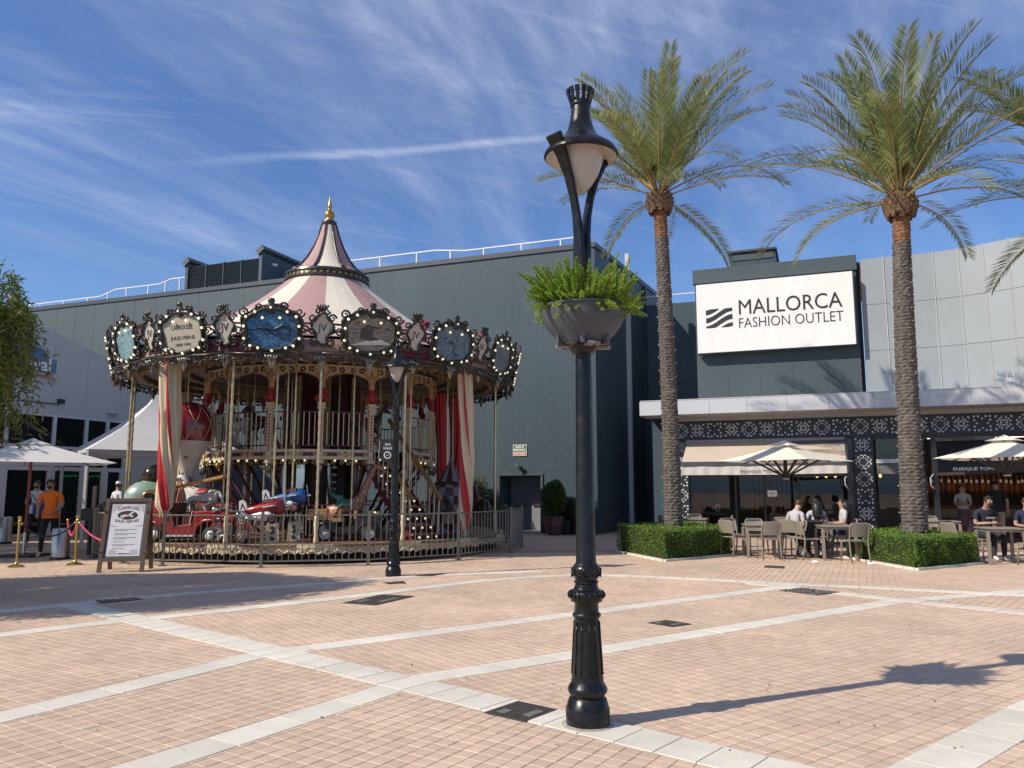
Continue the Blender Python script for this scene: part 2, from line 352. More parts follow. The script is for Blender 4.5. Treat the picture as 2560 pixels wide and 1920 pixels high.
for poly, wd, step, z in BANDS:
    c = resample(poly, step); a = off(c, wd / 2); b = off(c, -wd / 2)
    for i in range(len(c) - 1):
        q = [a[i], a[i + 1], b[i + 1], b[i]]; cx = sum(p[0] for p in q) / 4; cy = sum(p[1] for p in q) / 4
        if cy < 3.2 or abs(cx) > 0.72 * cy + 1.5: continue
        m = MB(); zt = z + rnd.uniform(-0.0006, 0.0006)
        sh = [((x - cx) * 0.994, (y - cy) * 0.994) for x, y in q]
        m.slab(list(reversed(sh)), -0.02, zt, 0.005)
        o = m.build('stone_slab', M_slab, paving, loc=(cx, cy, 0)); nslab += 1
# --- pavers
PIT = 0.115
def side(P, poly):
    """signed distance-like test: >0 left of polyline direction (nearest segment)"""
    best = np.full(len(P), 1e9); sg = np.zeros(len(P))
    for a, b in zip(poly, poly[1:]):
        a = np.array(a); b = np.array(b); d = b - a; l2 = d @ d; t = np.clip(((P - a) @ d) / l2, 0, 1); q = a + t[:, None] * d; r_ = P - q
        ds = (r_ ** 2).sum(1); cr = d[0] * (P[:, 1] - a[1]) - d[1] * (P[:, 0] - a[0]); m = ds < best; best[m] = ds[m]; sg[m] = np.sign(cr[m])
    return sg * np.sqrt(best)
def grid(ang):
    u = np.array([math.sin(R(ang)), math.cos(R(ang))]); v = np.array([math.cos(R(ang)), -math.sin(R(ang))]); k = int(24 / PIT)
    ii, jj = np.meshgrid(np.arange(-k, k), np.arange(-k, k)); P = (ii.ravel()[:, None] * u + jj.ravel()[:, None] * v) * PIT + np.array([0, 11.0])
    vis = (P[:, 1] > 3.75) & (P[:, 1] < 19.6) & (np.abs(P[:, 0]) < 0.70 * P[:, 1] + 0.9)
    return P[vis]
diagx = [(-14, 17.73)] + DIAG
outer = [(-7.2, 9.55)] + UP[1:-1] + [(0.2, 14.15)] + ARC[7:]
allp = []
for ang, sel in ((33.0, 'L'), (53.0, 'R'), (24.0, 'O'), (40.0, 'S')):
    P = grid(ang); sd = side(P, diagx); so_ = side(P, outer); s2 = side(P, SEAM2)
    isL = sd < 0; isO = (so_ > 0)
    isS = (s2 > 0) & ~isO & ~isL
    k = {'L': isL & ~isO, 'O': isO, 'S': isS, 'R': ~isL & ~isO & ~isS}[sel]
    allp.append(np.c_[P[k], np.full(k.sum(), ang)])
allp = np.vstack(allp)
order = np.argsort((allp[:, 0] ** 2 + allp[:, 1] ** 2)); allp = allp[order]
infr = (np.abs(allp[:, 0]) < 0.655 * allp[:, 1]) & (allp[:, 1] > 4.35)
# keep the 300 single pavers off the stone bands
onb = np.zeros(len(allp), bool)
for poly, wd, step, z in BANDS: onb |= np.abs(side(allp[:, :2], poly)) < wd / 2 + 0.045
idx = np.where(infr & ~onb)[0][:300]; single = np.zeros(len(allp), bool); single[idx] = True
hw = PIT / 2 - 0.0016; ti = hw - 0.0042
base = np.array([(-hw, -hw, -0.0042), (hw, -hw, -0.0042), (hw, hw, -0.0042), (-hw, hw, -0.0042), (-ti, -ti, 0), (ti, -ti, 0), (ti, ti, 0), (-ti, ti, 0)])
fb = np.array([(4, 5, 6, 7), (0, 1, 5, 4), (1, 2, 6, 5), (2, 3, 7, 6), (3, 0, 4, 7)])
bm0 = MB(); bm0.add([tuple(p) for p in base], [tuple(f) for f in fb]); b0 = bm0.build('brick', M_brick, paving)
first = True
for i in idx:
    x, y, a = allp[i]; o = b0 if first else inst(b0); first = False
    o.location = (x, y, rnd.uniform(-0.0012, 0.0008)); o.rotation_euler = (rnd.gauss(0, 0.003), rnd.gauss(0, 0.003), R(-a) + rnd.gauss(0, 0.008))
rest = allp[~single]; n = len(rest); a = np.radians(-rest[:, 2]) + nrs.normal(0, 0.008, n); ca, sa = np.cos(a), np.sin(a)
V = np.empty((n, 8, 3)); V[:, :, 0] = rest[:, 0:1] + ca[:, None] * base[:, 0] - sa[:, None] * base[:, 1]; V[:, :, 1] = rest[:, 1:2] + sa[:, None] * base[:, 0] + ca[:, None] * base[:, 1]
tilt = nrs.normal(0, 0.004, (n, 2)); V[:, :, 2] = base[:, 2] + nrs.uniform(-0.0012, 0.0008, (n, 1)) + tilt[:, 0:1] * base[:, 0] * 0.6 + tilt[:, 1:2] * base[:, 1] * 0.6
Fq = (np.arange(n)[:, None, None] * 8 + fb[None]).reshape(-1, 4)
bs = npmesh('brick_field', V.reshape(-1, 3), Fq, M_brick, paving); bs['kind'] = 'stuff'
# --- iron covers in the paving
M_cover = mat('cast_iron_cover', (0.06, 0.05, 0.045), 0.7, metal=0.3, var=0.3, vscale=14, bump=0.5, bscale=90)
M_cover2 = mat('cover_inset', (0.13, 0.125, 0.115), 0.75, var=0.2, vscale=20)
def quadpx(px): return [gnd(*p) for p in px]
def cover(px, label, kind='plate', group=None):
    q = quadpx(px); cx = sum(p[0] for p in q) / 4; cy = sum(p[1] for p in q) / 4
    t = thing('drain_cover', label, 'cover', (cx, cy, 0), 0, group); lq = [(x - cx, y - cy) for x, y in q]
    ar = sum(lq[i][0] * lq[(i + 1) % 4][1] - lq[(i + 1) % 4][0] * lq[i][1] for i in range(4))
    if ar < 0: lq.reverse()
    m = MB(); m.slab(lq, -0.02, 0.0075, 0.004); m.build('frame', M_cover, t)
    def lerp2(u, v): 
        a = [lq[0][k] * (1 - u) + lq[1][k] * u for k in (0, 1)]; b = [lq[3][k] * (1 - u) + lq[2][k] * u for k in (0, 1)]
        return (a[0] * (1 - v) + b[0] * v, a[1] * (1 - v) + b[1] * v)
    if kind == 'plate':
        m = MB()
        for i in range(14):
            for j in range(14):
                u, v = 0.06 + i * 0.064, 0.06 + j * 0.064
                m.slab([lerp2(u, v), lerp2(u + 0.04, v), lerp2(u + 0.04, v + 0.04), lerp2(u, v + 0.04)], 0.007, 0.0095, 0.001)
        m.build('tread_pattern', M_cover, t)
        for (u0, u1, v0, v1) in ((0.30, 0.72, 0.12, 0.30), (0.16, 0.40, 0.62, 0.82)):
            m = MB(); m.slab([lerp2(u0, v0), lerp2(u1, v0), lerp2(u1, v1), lerp2(u0, v1)], 0.007, 0.0112, 0.002); m.build('badge_plate', M_cover2, t)
    elif kind == 'rough':
        m = MB()
        for i in range(160):
            u, v, s = rnd.uniform(0.03, 0.93), rnd.uniform(0.03, 0.93), rnd.uniform(0.02, 0.05)
            m.slab([lerp2(u, v), lerp2(u + s, v), lerp2(u + s, v + s), lerp2(u, v + s)], 0.007, 0.008 + rnd.uniform(0.001, 0.012), 0.004)
        m.build('gravel_infill', mat('grey_gravel', (0.12, 0.115, 0.11), 0.9, island=0.5), t)['kind'] = 'stuff'
    elif kind == 'slots':
        for i in range(11):
            u = 0.03 + i * 0.088; m = MB(); m.slab([lerp2(u, 0.06), lerp2(u + 0.055, 0.06), lerp2(u + 0.055, 0.94), lerp2(u, 0.94)], 0.007, 0.016, 0.002); m.build('bar', M_cover2, t)
    return t
cover([(1209, 1783), (1295, 1754), (1397, 1776), (1313, 1807)], 'square dark iron cover beside the planter lamp base')
cover([(855, 1508), (955, 1487), (1037, 1491), (938, 1514)], 'large long dark iron cover in front of the second lamp')
cover([(957, 1457), (1008, 1453), (1017, 1459), (972, 1461)], 'small dark cover just in front of the second lamp base')
cover([(1617, 1558), (1665, 1551), (1730, 1561), (1680, 1568)], 'small dark square cover alone in the pink paving between two pale bands')
cover([(1948, 1477), (2000, 1470), (2105, 1481), (2045, 1489)], 'cover filled with rough grey gravel beside the curved pale band', 'rough')
cover([(1909, 1419), (1913, 1414), (1962, 1416), (1961, 1422)], 'narrow dark slot drain between the two hedges', 'flat')
cover([(1030, 1441), (1075, 1435), (1115, 1436), (1080, 1441)], 'dark flat plate beside the foot of the second lamp', 'flat')
cover([(237, 1503), (343, 1495), (358, 1500), (250, 1509)], 'slotted drain grate in the tree shade before the carousel', 'slots')
# ================================================================ buildings (local x runs along the frontage, y goes into the building)
C0 = (2.98, 27.57); TH = R(-21.28)
def bw(x, y, z=0.0):
    c, s = math.cos(TH), math.sin(TH); return (C0[0] + c * x - s * y, C0[1] + s * x + c * y, z)
M_clad = mat('blue_grey_cladding', (0.045, 0.070, 0.086), 0.5, var=0.13, vscale=0.7, spec=0.4, stretch=(1, 1, 0.25), dirt=0.1)
M_clad2 = mat('grey_panel', (0.052, 0.075, 0.087), 0.55, var=0.09, vscale=0.6, stretch=(1, 1, 0.2))
M_cap = mat('parapet_cap', (0.05, 0.058, 0.066), 0.45)
M_lt = mat('light_grey_metal', (0.48, 0.49, 0.5), 0.45, var=0.05)
M_rail = mat('galvanised_rail', (0.72, 0.73, 0.74), 0.4)
def corr(m, x0, x1, z0, z1, y=0.0, pitch=0.13, dep=0.002):
    n = max(1, int((x1 - x0) / pitch)); p = (x1 - x0) / n; pts = []
    for i in range(n):
        a = x0 + i * p; pts += [(a, y), (a + p * 0.62, y), (a + p * 0.74, y + dep), (a + p * 0.88, y + dep)]
    pts.append((x1, y)); vs = [(x, yy, z0) for x, yy in pts] + [(x, yy, z1) for x, yy in pts]; k = len(pts)
    m.add(vs, [(i, i + 1, i + 1 + k, i + k) for i in range(k - 1)])
# ---- big dark clad hall
hall = thing('clad_hall', 'tall blue grey metal clad hall behind the carousel', 'building', bw(0, 0), TH)
m = MB(); corr(m, -13.2, -3.67, 0.35, 10.28); corr(m, -3.67, -2.06, 2.05, 10.28); corr(m, -2.06, 0.0, 0.35, 10.28); m.build('corrugated_wall', M_clad, hall)
m = MB(); m.box(-13.2, -3.70, 0.02, 0.1, 0, 0.36); m.box(-2.03, 0.0, 0.02, 0.1, 0, 0.36); m.build('plinth', M_cap, hall)
for i in range(16):
    a = -13.2 - 1.25 * (i + 1); m = MB(); m.box(a + 0.006, a + 1.244, 0.0, 0.08, 0, 10.28); m.build('wall_panel', M_clad2, hall)
m = MB(); m.box(-33.2, -13.2, 0.05, 0.12, 0, 10.25); m.box(-33.2, -13.2, 0.12, 0.3, 0, 10.2); m.build('panel_backing', M_cap, hall)
m = MB(); m.prism([(-33.3, 10.26), (0.06, 10.26), (0.06, 10.44), (-33.3, 10.44)], -0.05, 0.25); m.build('parapet_cap', M_cap, hall)
# the shaded flank and the roof
fl = [(0.0, 0.0), (0.41, 4.92), (0.74, 9.0)]
m = MB()
for (xa, ya), (xb, yb) in zip(fl, fl[1:]):
    L_ = math.hypot(xb - xa, yb - ya); n = int(L_ / 0.13)
    pts = []
    for i in range(n + 1):
        for f, d in ((0, 0), (0.62, 0), (0.74, 0.0035), (0.88, 0.0035)):
            t = min(1, (i + f) / n); pts.append((xa + (xb - xa) * t - d, ya + (yb - ya) * t))
    k = len(pts); m.add([(x, y, 0.0) for x, y in pts] + [(x, y, 10.28) for x, y in pts], [(i, i + 1, i + 1 + k, i + k) for i in range(k - 1)])
m.build('flank_wall', M_clad, hall)
m = MB(); m.add([(0.06, -0.05, 10.26), (0.80, 9.0, 10.26), (0.80, 9.0, 10.44), (0.06, -0.05, 10.44), (-0.2, 0, 10.44), (0.5, 9.0, 10.44)], [(0, 1, 2, 3), (3, 2, 5, 4)]); m.build('flank_cap', M_cap, hall)
m = MB(); m.add([(-33.2, 0.2, 10.22), (0.0, 0.2, 10.22), (0.6, 9, 10.22), (0.6, 26, 10.22), (-33.2, 26, 10.22)], [(0, 1, 2, 3, 4)]); m.box(-33.2, 0.6, 26, 26.2, 0, 10.2); m.box(-33.2, -33.0, 0.2, 26, 0, 10.2); m.build('roof', M_cap, hall)
# corner posts on the flank
m = MB(); m.box(0.30, 0.46, 3.6, 3.8, 0.0, 11.0); m.build('downpipe', M_lt, hall)
m = MB(); m.box(0.52, 0.66, 6.0, 6.16, 0.0, 10.2); m.build('downpipe', M_clad2, hall)
# recessed emergency door
m = MB(); m.box(-3.67, -3.62, 0.0, 1.0, 0, 2.0); m.box(-2.11, -2.06, 0.0, 1.0, 0, 2.0); m.box(-3.62, -2.11, 0.0, 1.0, 1.98, 2.05); m.box(-3.67, -2.9, 1.0, 1.05, 0, 2.0); m.build('door_recess', M_clad, hall)
m = MB(); m.box(-3.74, -2.0, -0.05, 0.02, 2.03, 2.09); m.box(-3.74, -3.67, -0.05, 0.02, 0, 2.03); m.box(-2.06, -2.0, -0.05, 0.02, 0, 2.03); m.build('door_frame', M_clad2, hall)
for a, b in ((-3.6, -2.86), (-2.85, -2.12)):
    m = MB(); m.box(a, b, 0.9, 0.95, 0.06, 1.97); d = m.build('door', mat('grey_door', (0.2, 0.215, 0.225), 0.5), hall)
    m = MB(); m.bar((b - 0.08, 0.85, 0.95), (b - 0.6, 0.85, 0.95), 0.03); m.build('push_bar', M_steel, d)
m = MB(); m.box(-3.67, -2.06, -0.06, 1.0, 0.0, 0.05); m.build('door_step', M_lt, hall)
# flood lights above the door
m = MB(); m.box(-3.02, -2.90, -0.14, -0.09, 2.34, 2.46); m.bar((-2.96, -0.09, 2.36), (-2.96, 0.0, 2.3), 0.02); m.build('flood_lamp', M_steel, hall)
m = MB(); m.lathe([(0.06, 0), (0.085, 0.14), (0.0, 0.14)], 10, (-2.82, -0.12, 2.18)); m.bar((-2.82, -0.05, 2.3), (-2.82, 0.02, 2.3), 0.02); m.build('flood_lamp', M_dark, hall)
# safety rail on the roof edge
def roofrail(pts, group):
    for (xa, za), (xb, zb) in zip(pts, pts[1:]):
        m = MB(); m.bar((xa, 0.35, za), (xb, 0.35, zb), 0.045); m.build('guard_rail', M_rail, hall)
    L_ = 0
    for (xa, za), (xb, zb) in zip(pts, pts[1:]):
        n = max(1, int(round((xb - xa) / 1.75)))
        for i in range(n): 
            t = (i + 0.5) / n; m = MB(); m.bar((xa + (xb - xa) * t, 0.35, 10.25), (xa + (xb - xa) * t, 0.35, za + (zb - za) * t), 0.045); m.build('rail_post', M_rail, hall)
roofrail([(-31, 10.72), (-24.6, 10.72), (-23.6, 10.98), (-20.9, 10.98), (-20.2, 11.15), (-19.2, 11.15)], 0)
roofrail([(-13.4, 10.98), (-6.6, 10.98), (-5.3, 10.82), (-0.6, 10.82)], 0)
# roof plant with louvres
plant = thing('louvre_plant', 'dark louvred plant enclosure on the hall roof', 'roof plant', bw(-17, 0.1, 10.2), TH)
m = MB(); m.box(-2.0, 2.0, 0.12, 0.2, 0.0, 1.36); m.build('backing', M_dark, plant)
for pnl in range(4):
    a = -1.95 + pnl * 0.98
    m = MB(); m.box(a - 0.03, a + 0.0, 0.0, 0.1, 0.02, 1.36); m.build('louvre_mullion', M_clad2, plant)
    for i in range(20):
        M_ = Matrix.Translation((a + 0.48, 0.05, 0.07 + i * 0.064)) @ Matrix.Rotation(R(-38), 4, 'X'); m = MB(); m.box(-0.465, 0.465, -0.035, 0.035, -0.005, 0.005, M_); m.build('louvre_slat', M_clad, plant)
for a, zt in ((-2.12, 1.45), (1.98, 1.55)):
    m = MB(); m.box(a, a + 0.16, -0.05, 4.0, 0.0, zt); m.build('side_wall', M_clad, plant)
    m = MB(); M_ = Matrix.Translation((a + 0.08, 0, zt + 0.08)) @ Matrix.Rotation(R(-38), 4, 'Y'); m.box(-0.20, 0.20, -0.12, 4.1, -0.10, 0.14, M_); m.build('hood', M_clad2, plant)
m = MB(); m.bar((2.3, 0.5, 1.12), (2.55, 0.4, 1.05), 0.1); m.build('camera', M_white, plant)
m = MB(); m.box(2.3, 4.2, 2.6, 2.7, 0, 1.3); m.build('inner_wall', M_dark, plant)
# exit sign on the wall
M_green = mat('sign_green', (0.02, 0.13, 0.045), 0.4); M_red = mat('sign_red', (0.55, 0.07, 0.04), 0.4); M_swhite = mat('sign_white', (0.85, 0.85, 0.83), 0.4)
es = thing('exit_sign', 'green and red emergency exit sign on the dark wall above the door', 'sign', bw(-2.88, -0.02, 2.94), TH)
m = MB(); m.box(-0.265, 0.265, -0.015, 0.0, -0.20, 0.20); m.build('board', M_swhite, es)
m = MB(); m.box(-0.245, 0.245, -0.019, -0.0155, -0.055, 0.18); m.build('green_field', M_green, es)
m = MB(); m.box(-0.245, 0.245, -0.019, -0.0155, -0.18, -0.075); m.build('red_field', M_red, es)
text('lettering', 'SALIDA DE', 0.11, M_swhite, es, (0, -0.021, 0.115), fit=0.34, depth=0.001, offset=0.003); text('lettering', 'EMERGENCIA', 0.11, M_swhite, es, (0, -0.021, 0.01), fit=0.45, depth=0.001, offset=0.003); text('lettering', 'NO BLOQUEAR', 0.085, M_swhite, es, (0, -0.021, -0.128), fit=0.43, depth=0.001, offset=0.002)
# ---- white entrance hall on the left, its flank is glazed
XW = -17.0
M_wh = mat('white_render', (0.50, 0.51, 0.50), 0.7, var=0.04, vscale=0.6)
M_frame = mat('white_frame', (0.6, 0.61, 0.63), 0.45)
M_gl = glassmat('dark_window', (0.22, 0.25, 0.28), 0.55); M_glc = glassmat('shop_window', (0.74, 0.76, 0.76), 0.75)
wb = thing('white_entrance_hall', 'white walled entrance hall with glazed side behind the white tent', 'building', bw(XW, 0), TH)
def wx(poly): # poly in (y,z) -> plane at x=0 facing +x
    return [(0.0, y, z) for y, z in poly]
def yz(m, y0, y1, z0, z1, x0, x1): m.box(x0, x1, y0, y1, z0, z1)
# upper wall panels with the sloping top edge
ys = [-12.0, -10.4, -9.1, -7.75, -6.4, -5.05, -3.7, -2.35, -1.0, 0.0]
top = lambda y: 7.2 - (y + 9.0) * 0.262
for a, b in zip(ys, ys[1:]):
    m = MB(); m.add([(x, y, z) for x in (-0.15, 0.0) for y, z in ((a + 0.005, 4.05), (b - 0.005, 4.05), (b - 0.005, top(b)), (a + 0.005, top(a)))], [(4, 5, 6, 7), (3, 2, 1, 0), (0, 1, 5, 4), (1, 2, 6, 5), (2, 3, 7, 6), (3, 0, 4, 7)]); m.build('wall_panel', M_wh, wb)
m = MB(); m.box(-9, -0.15, -12, -11.8, 0, 7.9); m.build('front_wall', M_wh, wb); m = MB(); m.box(-0.15, 0.0, -4.54, 0.0, 0.0, 4.05); m.build('lower_wall', M_wh, wb)
m = MB(); m.add([(-0.1, -12, top(-12)), (-0.1, 0, top(0)), (-9, 0, top(0)), (-9, -12, top(-12))], [(0, 1, 2, 3)]); m.build('roof', M_cap, wb)
# window band and doors
yg = [-12, -10.9, -9.25, -7.56, -6.3, -5.41, -4.6]
for a, b in zip(yg, yg[1:]):
    m = MB(); m.box(-0.06, -0.04, a + 0.06, b - 0.06, 3.02, 3.97); m.build('window_pane', M_gl, wb)
    m = MB(); m.box(-0.06, -0.04, a + 0.06, b - 0.06, 2.32, 2.9); m.build('window_pane', M_gl, wb)
    m = MB(); m.box(-0.06, -0.04, a + 0.06, b - 0.06, 0.1, 2.15); d = m.build('glass_door', M_gl, wb)
    m = MB(); m.box(-0.08, 0.02, a + 0.06, a + 0.14, 0.0, 2.18); m.box(-0.08, 0.02, b - 0.14, b - 0.06, 0.0, 2.18); m.box(-0.08, 0.02, a + 0.14, b - 0.14, 0.0, 0.1); m.build('door_frame', M_frame, d)
    m = MB(); m.bar((0.06, b - 0.22, 0.8), (0.06, b - 0.22, 1.3), 0.03); m.build('handle', M_steel, d)
for y in yg:
    m = MB(); m.box(-0.08, 0.03, y - 0.06, y + 0.06, 0, 4.05); m.build('mullion', M_frame, wb)
for z0, z1 in ((2.16, 2.30), (2.90, 3.0), (3.98, 4.05)):
    m = MB(); m.box(-0.07, 0.02, -12, -4.6, z0, z1); m.build('transom', M_frame, wb)
m = MB(); m.box(-8, -6.9, -12, 0, 0.0, 4.0); m.box(-8, -0.1, -12, 0, 4.06, 4.1); m.build('inner_room', mat('dim_room', (0.05, 0.05, 0.055), 0.8), wb)
# wall lamps and the blue picture sign
m = MB(); m.bar((0.02, -9.0, 4.42), (0.02, -7.5, 4.42), 0.03); m.box(0.02, 0.16, -7.55, -7.35, 4.45, 4.60, Matrix.Translation((0, 0, 0)) ); m.build('flood_lamp', M_dark, wb)
m = MB(); m.lathe([(0.0, -0.07), (0.14, -0.05), (0.16, 0.0), (0.1, 0.07), (0, 0.08)], 14, (0.1, -5.3, 4.33), sx=0.7, sy=1.4); m.build('bulkhead_lamp', M_lt, wb)
ws = thing('blue_wall_sign', 'blue cut out sign with white lettering on the white wall behind the tree', 'sign', bw(XW + 0.03, -8.4, 5.6), TH)
m = MB(); m.prism([(-1.2, -0.3), (0.72, -0.12), (0.72, 0.32), (0.45, 0.34), (0.2, 0.62), (-0.6, 0.8), (-1.2, 0.5)], 0, 0.05, Matrix.Rotation(R(90), 4, 'Z')); m.build('board', mat('sky_blue', (0.05, 0.14, 0.30), 0.5, col2=(0.16, 0.28, 0.44), vscale=2.5), ws)
m = MB(); m.tube([(0.04, -0.9, -0.28), (0.05, -0.2, -0.22), (0.05, 0.3, -0.25), (0.04, 0.75, -0.36)], [0.09, 0.08, 0.06, 0.02], 8); m.build('painted_arm', mat('arm_skin', (0.5, 0.3, 0.22), 0.6), ws)
text('lettering', 'ival', 0.62, M_swhite, ws, (0.04, 0.1, 0.08), rot=(math.pi / 2, 0, math.pi / 2), depth=0.015, offset=0.012)
# ---- string of green lights behind the doors
gl_ = thing('light_string', 'string of tiny green lights behind the entrance glass', 'lights', bw(XW - 0.4, -6.0, 2.0), TH)
M_gled = mat('green_led', (0.02, 0.3, 0.08), 0.4, emit=(0.05, 1.0, 0.25), estr=3.0); M_bled = mat('blue_led', (0.02, 0.05, 0.3), 0.4, emit=(0.05, 0.2, 1.0), estr=2.0)
for i in range(22):
    m = MB(); m.ball((0, 0, 0), 0.022, 6, 4); m.build('bulb', M_bled if 9 <= i <= 12 else M_gled, gl_, loc=(0, -0.9 + i * 0.095, 0.02 * math.sin(i * 1.3)))
# ---- restaurant front with canopy
M_front = mat('dark_frontage', (0.022, 0.026, 0.032), 0.4, var=0.15)
M_motif = mat('motif_white', (0.62, 0.63, 0.62), 0.5)
M_fascia = mat('fascia_white', (0.50, 0.52, 0.55), 0.4, var=0.03, vscale=0.8)
rest = thing('restaurant', 'restaurant front with dark patterned tile band under a white canopy', 'restaurant', bw(0, 0), TH)
def motif(kind):
    m = MB(); y0, y1 = -0.004, 0.0
    def tri(a, b, c): m.prism([a, b, c], y0, y1)
    def sq(cx, cz, s, d=False):
        if d: m.prism([(cx - s, cz), (cx, cz - s), (cx + s, cz), (cx, cz + s)], y0, y1)
        else: m.prism([(cx - s, cz - s), (cx + s, cz - s), (cx + s, cz + s), (cx - s, cz + s)], y0, y1)
    if kind == 'C':
        g = (-0.18, -0.085, 0.085, 0.18)
        for a in g:
            for b in g:
                if abs(a) > 0.1 or abs(b) > 0.1: sq(a, b, 0.024)
                else: pass
        for a, b in ((0, 0.125), (0, -0.125), (0.125, 0), (-0.125, 0)): sq(a, b, 0.03, True)
    elif kind == 'A':
        for i in range(12):
            t = i * math.pi / 6 + math.pi / 12; w = 0.155
            r_ = 0.165 + 0.02 * abs(math.cos(2 * t)); d = Vector((math.cos(t), math.sin(t))); n_ = Vector((-d.y, d.x)); c = d * r_
            tri(tuple(c - n_ * 0.042), tuple(c + n_ * 0.042), tuple(d * (r_ + 0.045)))
        for i in range(12):
            t = i * math.pi / 6; d = Vector((math.cos(t), math.sin(t))); n_ = Vector((-d.y, d.x)); c = d * 0.10
            tri(tuple(c - n_ * 0.024), tuple(c + n_ * 0.024), tuple(d * 0.135))
        for i in range(4):
            t = i * math.pi / 2; d = Vector((math.cos(t), math.sin(t))); n_ = Vector((-d.y, d.x)); tri(tuple(d * 0.125), tuple(d * 0.175 + n_ * 0.03), tuple(d * 0.175 - n_ * 0.03))
    else:
        for sx in (-1, 1):
            for sz in (-1, 1):
                tri((sx * 0.19, sz * 0.19), (sx * 0.135, sz * 0.19), (sx * 0.16, sz * 0.145)); tri((sx * 0.20, sz * 0.18), (sx * 0.155, sz * 0.155), (sx * 0.20, sz * 0.12))
                tri((sx * 0.06, sz * 0.12), (sx * 0.12, sz * 0.12), (sx * 0.12, sz * 0.06))
                tri((sx * 0.025, sz * 0.08), (sx * 0.075, sz * 0.08), (sx * 0.05, sz * 0.045)); tri((sx * 0.08, sz * 0.025), (sx * 0.08, sz * 0.075), (sx * 0.045, sz * 0.05))
        for k in range(4):
            t = k * math.pi / 2; d = Vector((math.cos(t), math.sin(t))); n_ = Vector((-d.y, d.x))
            tri(tuple(d * 0.19 + n_ * 0.05), tuple(d * 0.12 + n_ * 0.02), tuple(d * 0.12 + n_ * 0.07)); tri(tuple(d * 0.19 - n_ * 0.05), tuple(d * 0.12 - n_ * 0.07), tuple(d * 0.12 - n_ * 0.02)); sq(d.x * 0.06, d.y * 0.06, 0.022)
    o = m.build('motif', M_motif); me = o.data; bpy.data.objects.remove(o); return me
MOT = {k: motif(k) for k in 'ABC'}
def tile(x0, x1, z0, z1, k, y=-0.03, s=1.0):
    m = MB(); m.box(x0 + 0.003, x1 - 0.003, y, y + 0.04, z0 + 0.003, z1 - 0.003); t = m.build('pattern_tile', M_front, rest)
    o = bpy.data.objects.new('motif', MOT[k]); COL.objects.link(o); o.parent = t; o.location = ((x0 + x1) / 2, y - 0.001, (z0 + z1) / 2); o.scale = (s, 1, s); o['kind'] = 'stuff'
seq = 'ABCBABCBACABCBABCBACAB'
for i, k in enumerate(seq):
    a = 2.66 + i * 0.555; tile(a, a + 0.555, 3.17, 3.80, k, s=1.15)
for i, k in enumerate('BACACB'): tile(2.66, 3.15, 3.17 - 0.528 * (i + 1), 3.17 - 0.528 * i, k, s=1.05)
for px0 in (8.26, 13.9):
    for i, k in enumerate('BAACBA'): tile(px0, px0 + 0.53, 3.17 - 0.528 * (i + 1), 3.17 - 0.528 * i, k, s=1.1)
m = MB(); m.box(2.66, 3.15, 0.012, 0.5, 0, 3.8); m.box(8.27, 8.78, 0.012, 0.4, 0, 3.8); m.box(13.9, 14.4, 0.012, 0.4, 0, 3.8); m.box(3.15, 15, 0.012, 0.3, 3.18, 3.8); m.build('frontage_core', M_front, rest)
# canopy
xs = [1.79, 2.9, 4.05, 5.2, 6.4, 7.6, 8.85, 10.1, 11.4, 12.75, 14.1, 15.5]
for a, b in zip(xs, xs[1:]):
    m = MB(); m.box(a + 0.004, b - 0.004, -1.2, -1.16, 3.94, 4.40); m.build('fascia_panel', M_fascia, rest)
    m = MB(); m.box(a + 0.004, b - 0.004, -1.15, 0.0, 3.93, 3.96); m.build('soffit_panel', mat('soffit_grey', (0.42, 0.41, 0.40), 0.6), rest)
m = MB(); m.box(1.80, 15.5, -1.155, 6.0, 4.28, 4.39); m.build('canopy_roof', M_lt, rest)
m = MB(); m.box(1.79, 1.83, -1.15, 0.6, 3.97, 4.40); m.build('fascia_return', M_fascia, rest)
m = MB(); m.box(1.83, 15.5, -1.21, -1.15, 4.405, 4.43); m.build('drip_edge', M_lt, rest)
m = MB(); m.box(2.66, 15.5, -0.12, -0.05, 3.80, 3.93); m.build('soffit_step', mat('soffit_grey', (0.42, 0.41, 0.40), 0.6), rest)
m = MB(); m.box(1.85, 2.66, 0.6, 6.0, 0.0, 4.2); m.build('side_wall', M_clad, rest)
# glazing
M_fr = mat('graphite_frame', (0.03, 0.033, 0.037), 0.4)
for a, b in ((3.2, 4.62), (4.68, 5.52), (5.58, 6.56), (6.62, 8.22)):
    m = MB(); m.box(a, b, 0.10, 0.115, 0.1, 3.1); m.build('window_pane', M_glc, rest)
for a in (3.17, 4.65, 5.55, 6.59, 8.24):
    m = MB(); m.box(a - 0.03, a + 0.03, 0.06, 0.16, 0.0, 3.17); m.build('window_mullion', M_fr, rest)
m = MB(); m.box(3.2, 8.2, 0.06, 0.16, 0.0, 0.1); m.box(3.2, 8.2, 0.06, 0.16, 3.1, 3.17); m.build('window_rail', M_fr, rest)
m = MB(); m.box(8.82, 10.18, 0.10, 0.115, 0.1, 3.1); m.build('window_pane', M_glc, rest)
for a in (8.80, 10.22, 13.85):
    m = MB(); m.box(a - 0.04, a + 0.04, 0.05, 0.16, 0.0, 3.17); m.build('window_mullion', M_fr, rest)
m = MB(); m.box(8.8, 13.9, 0.05, 0.16, 3.08, 3.17); m.build('window_rail', M_fr, rest)
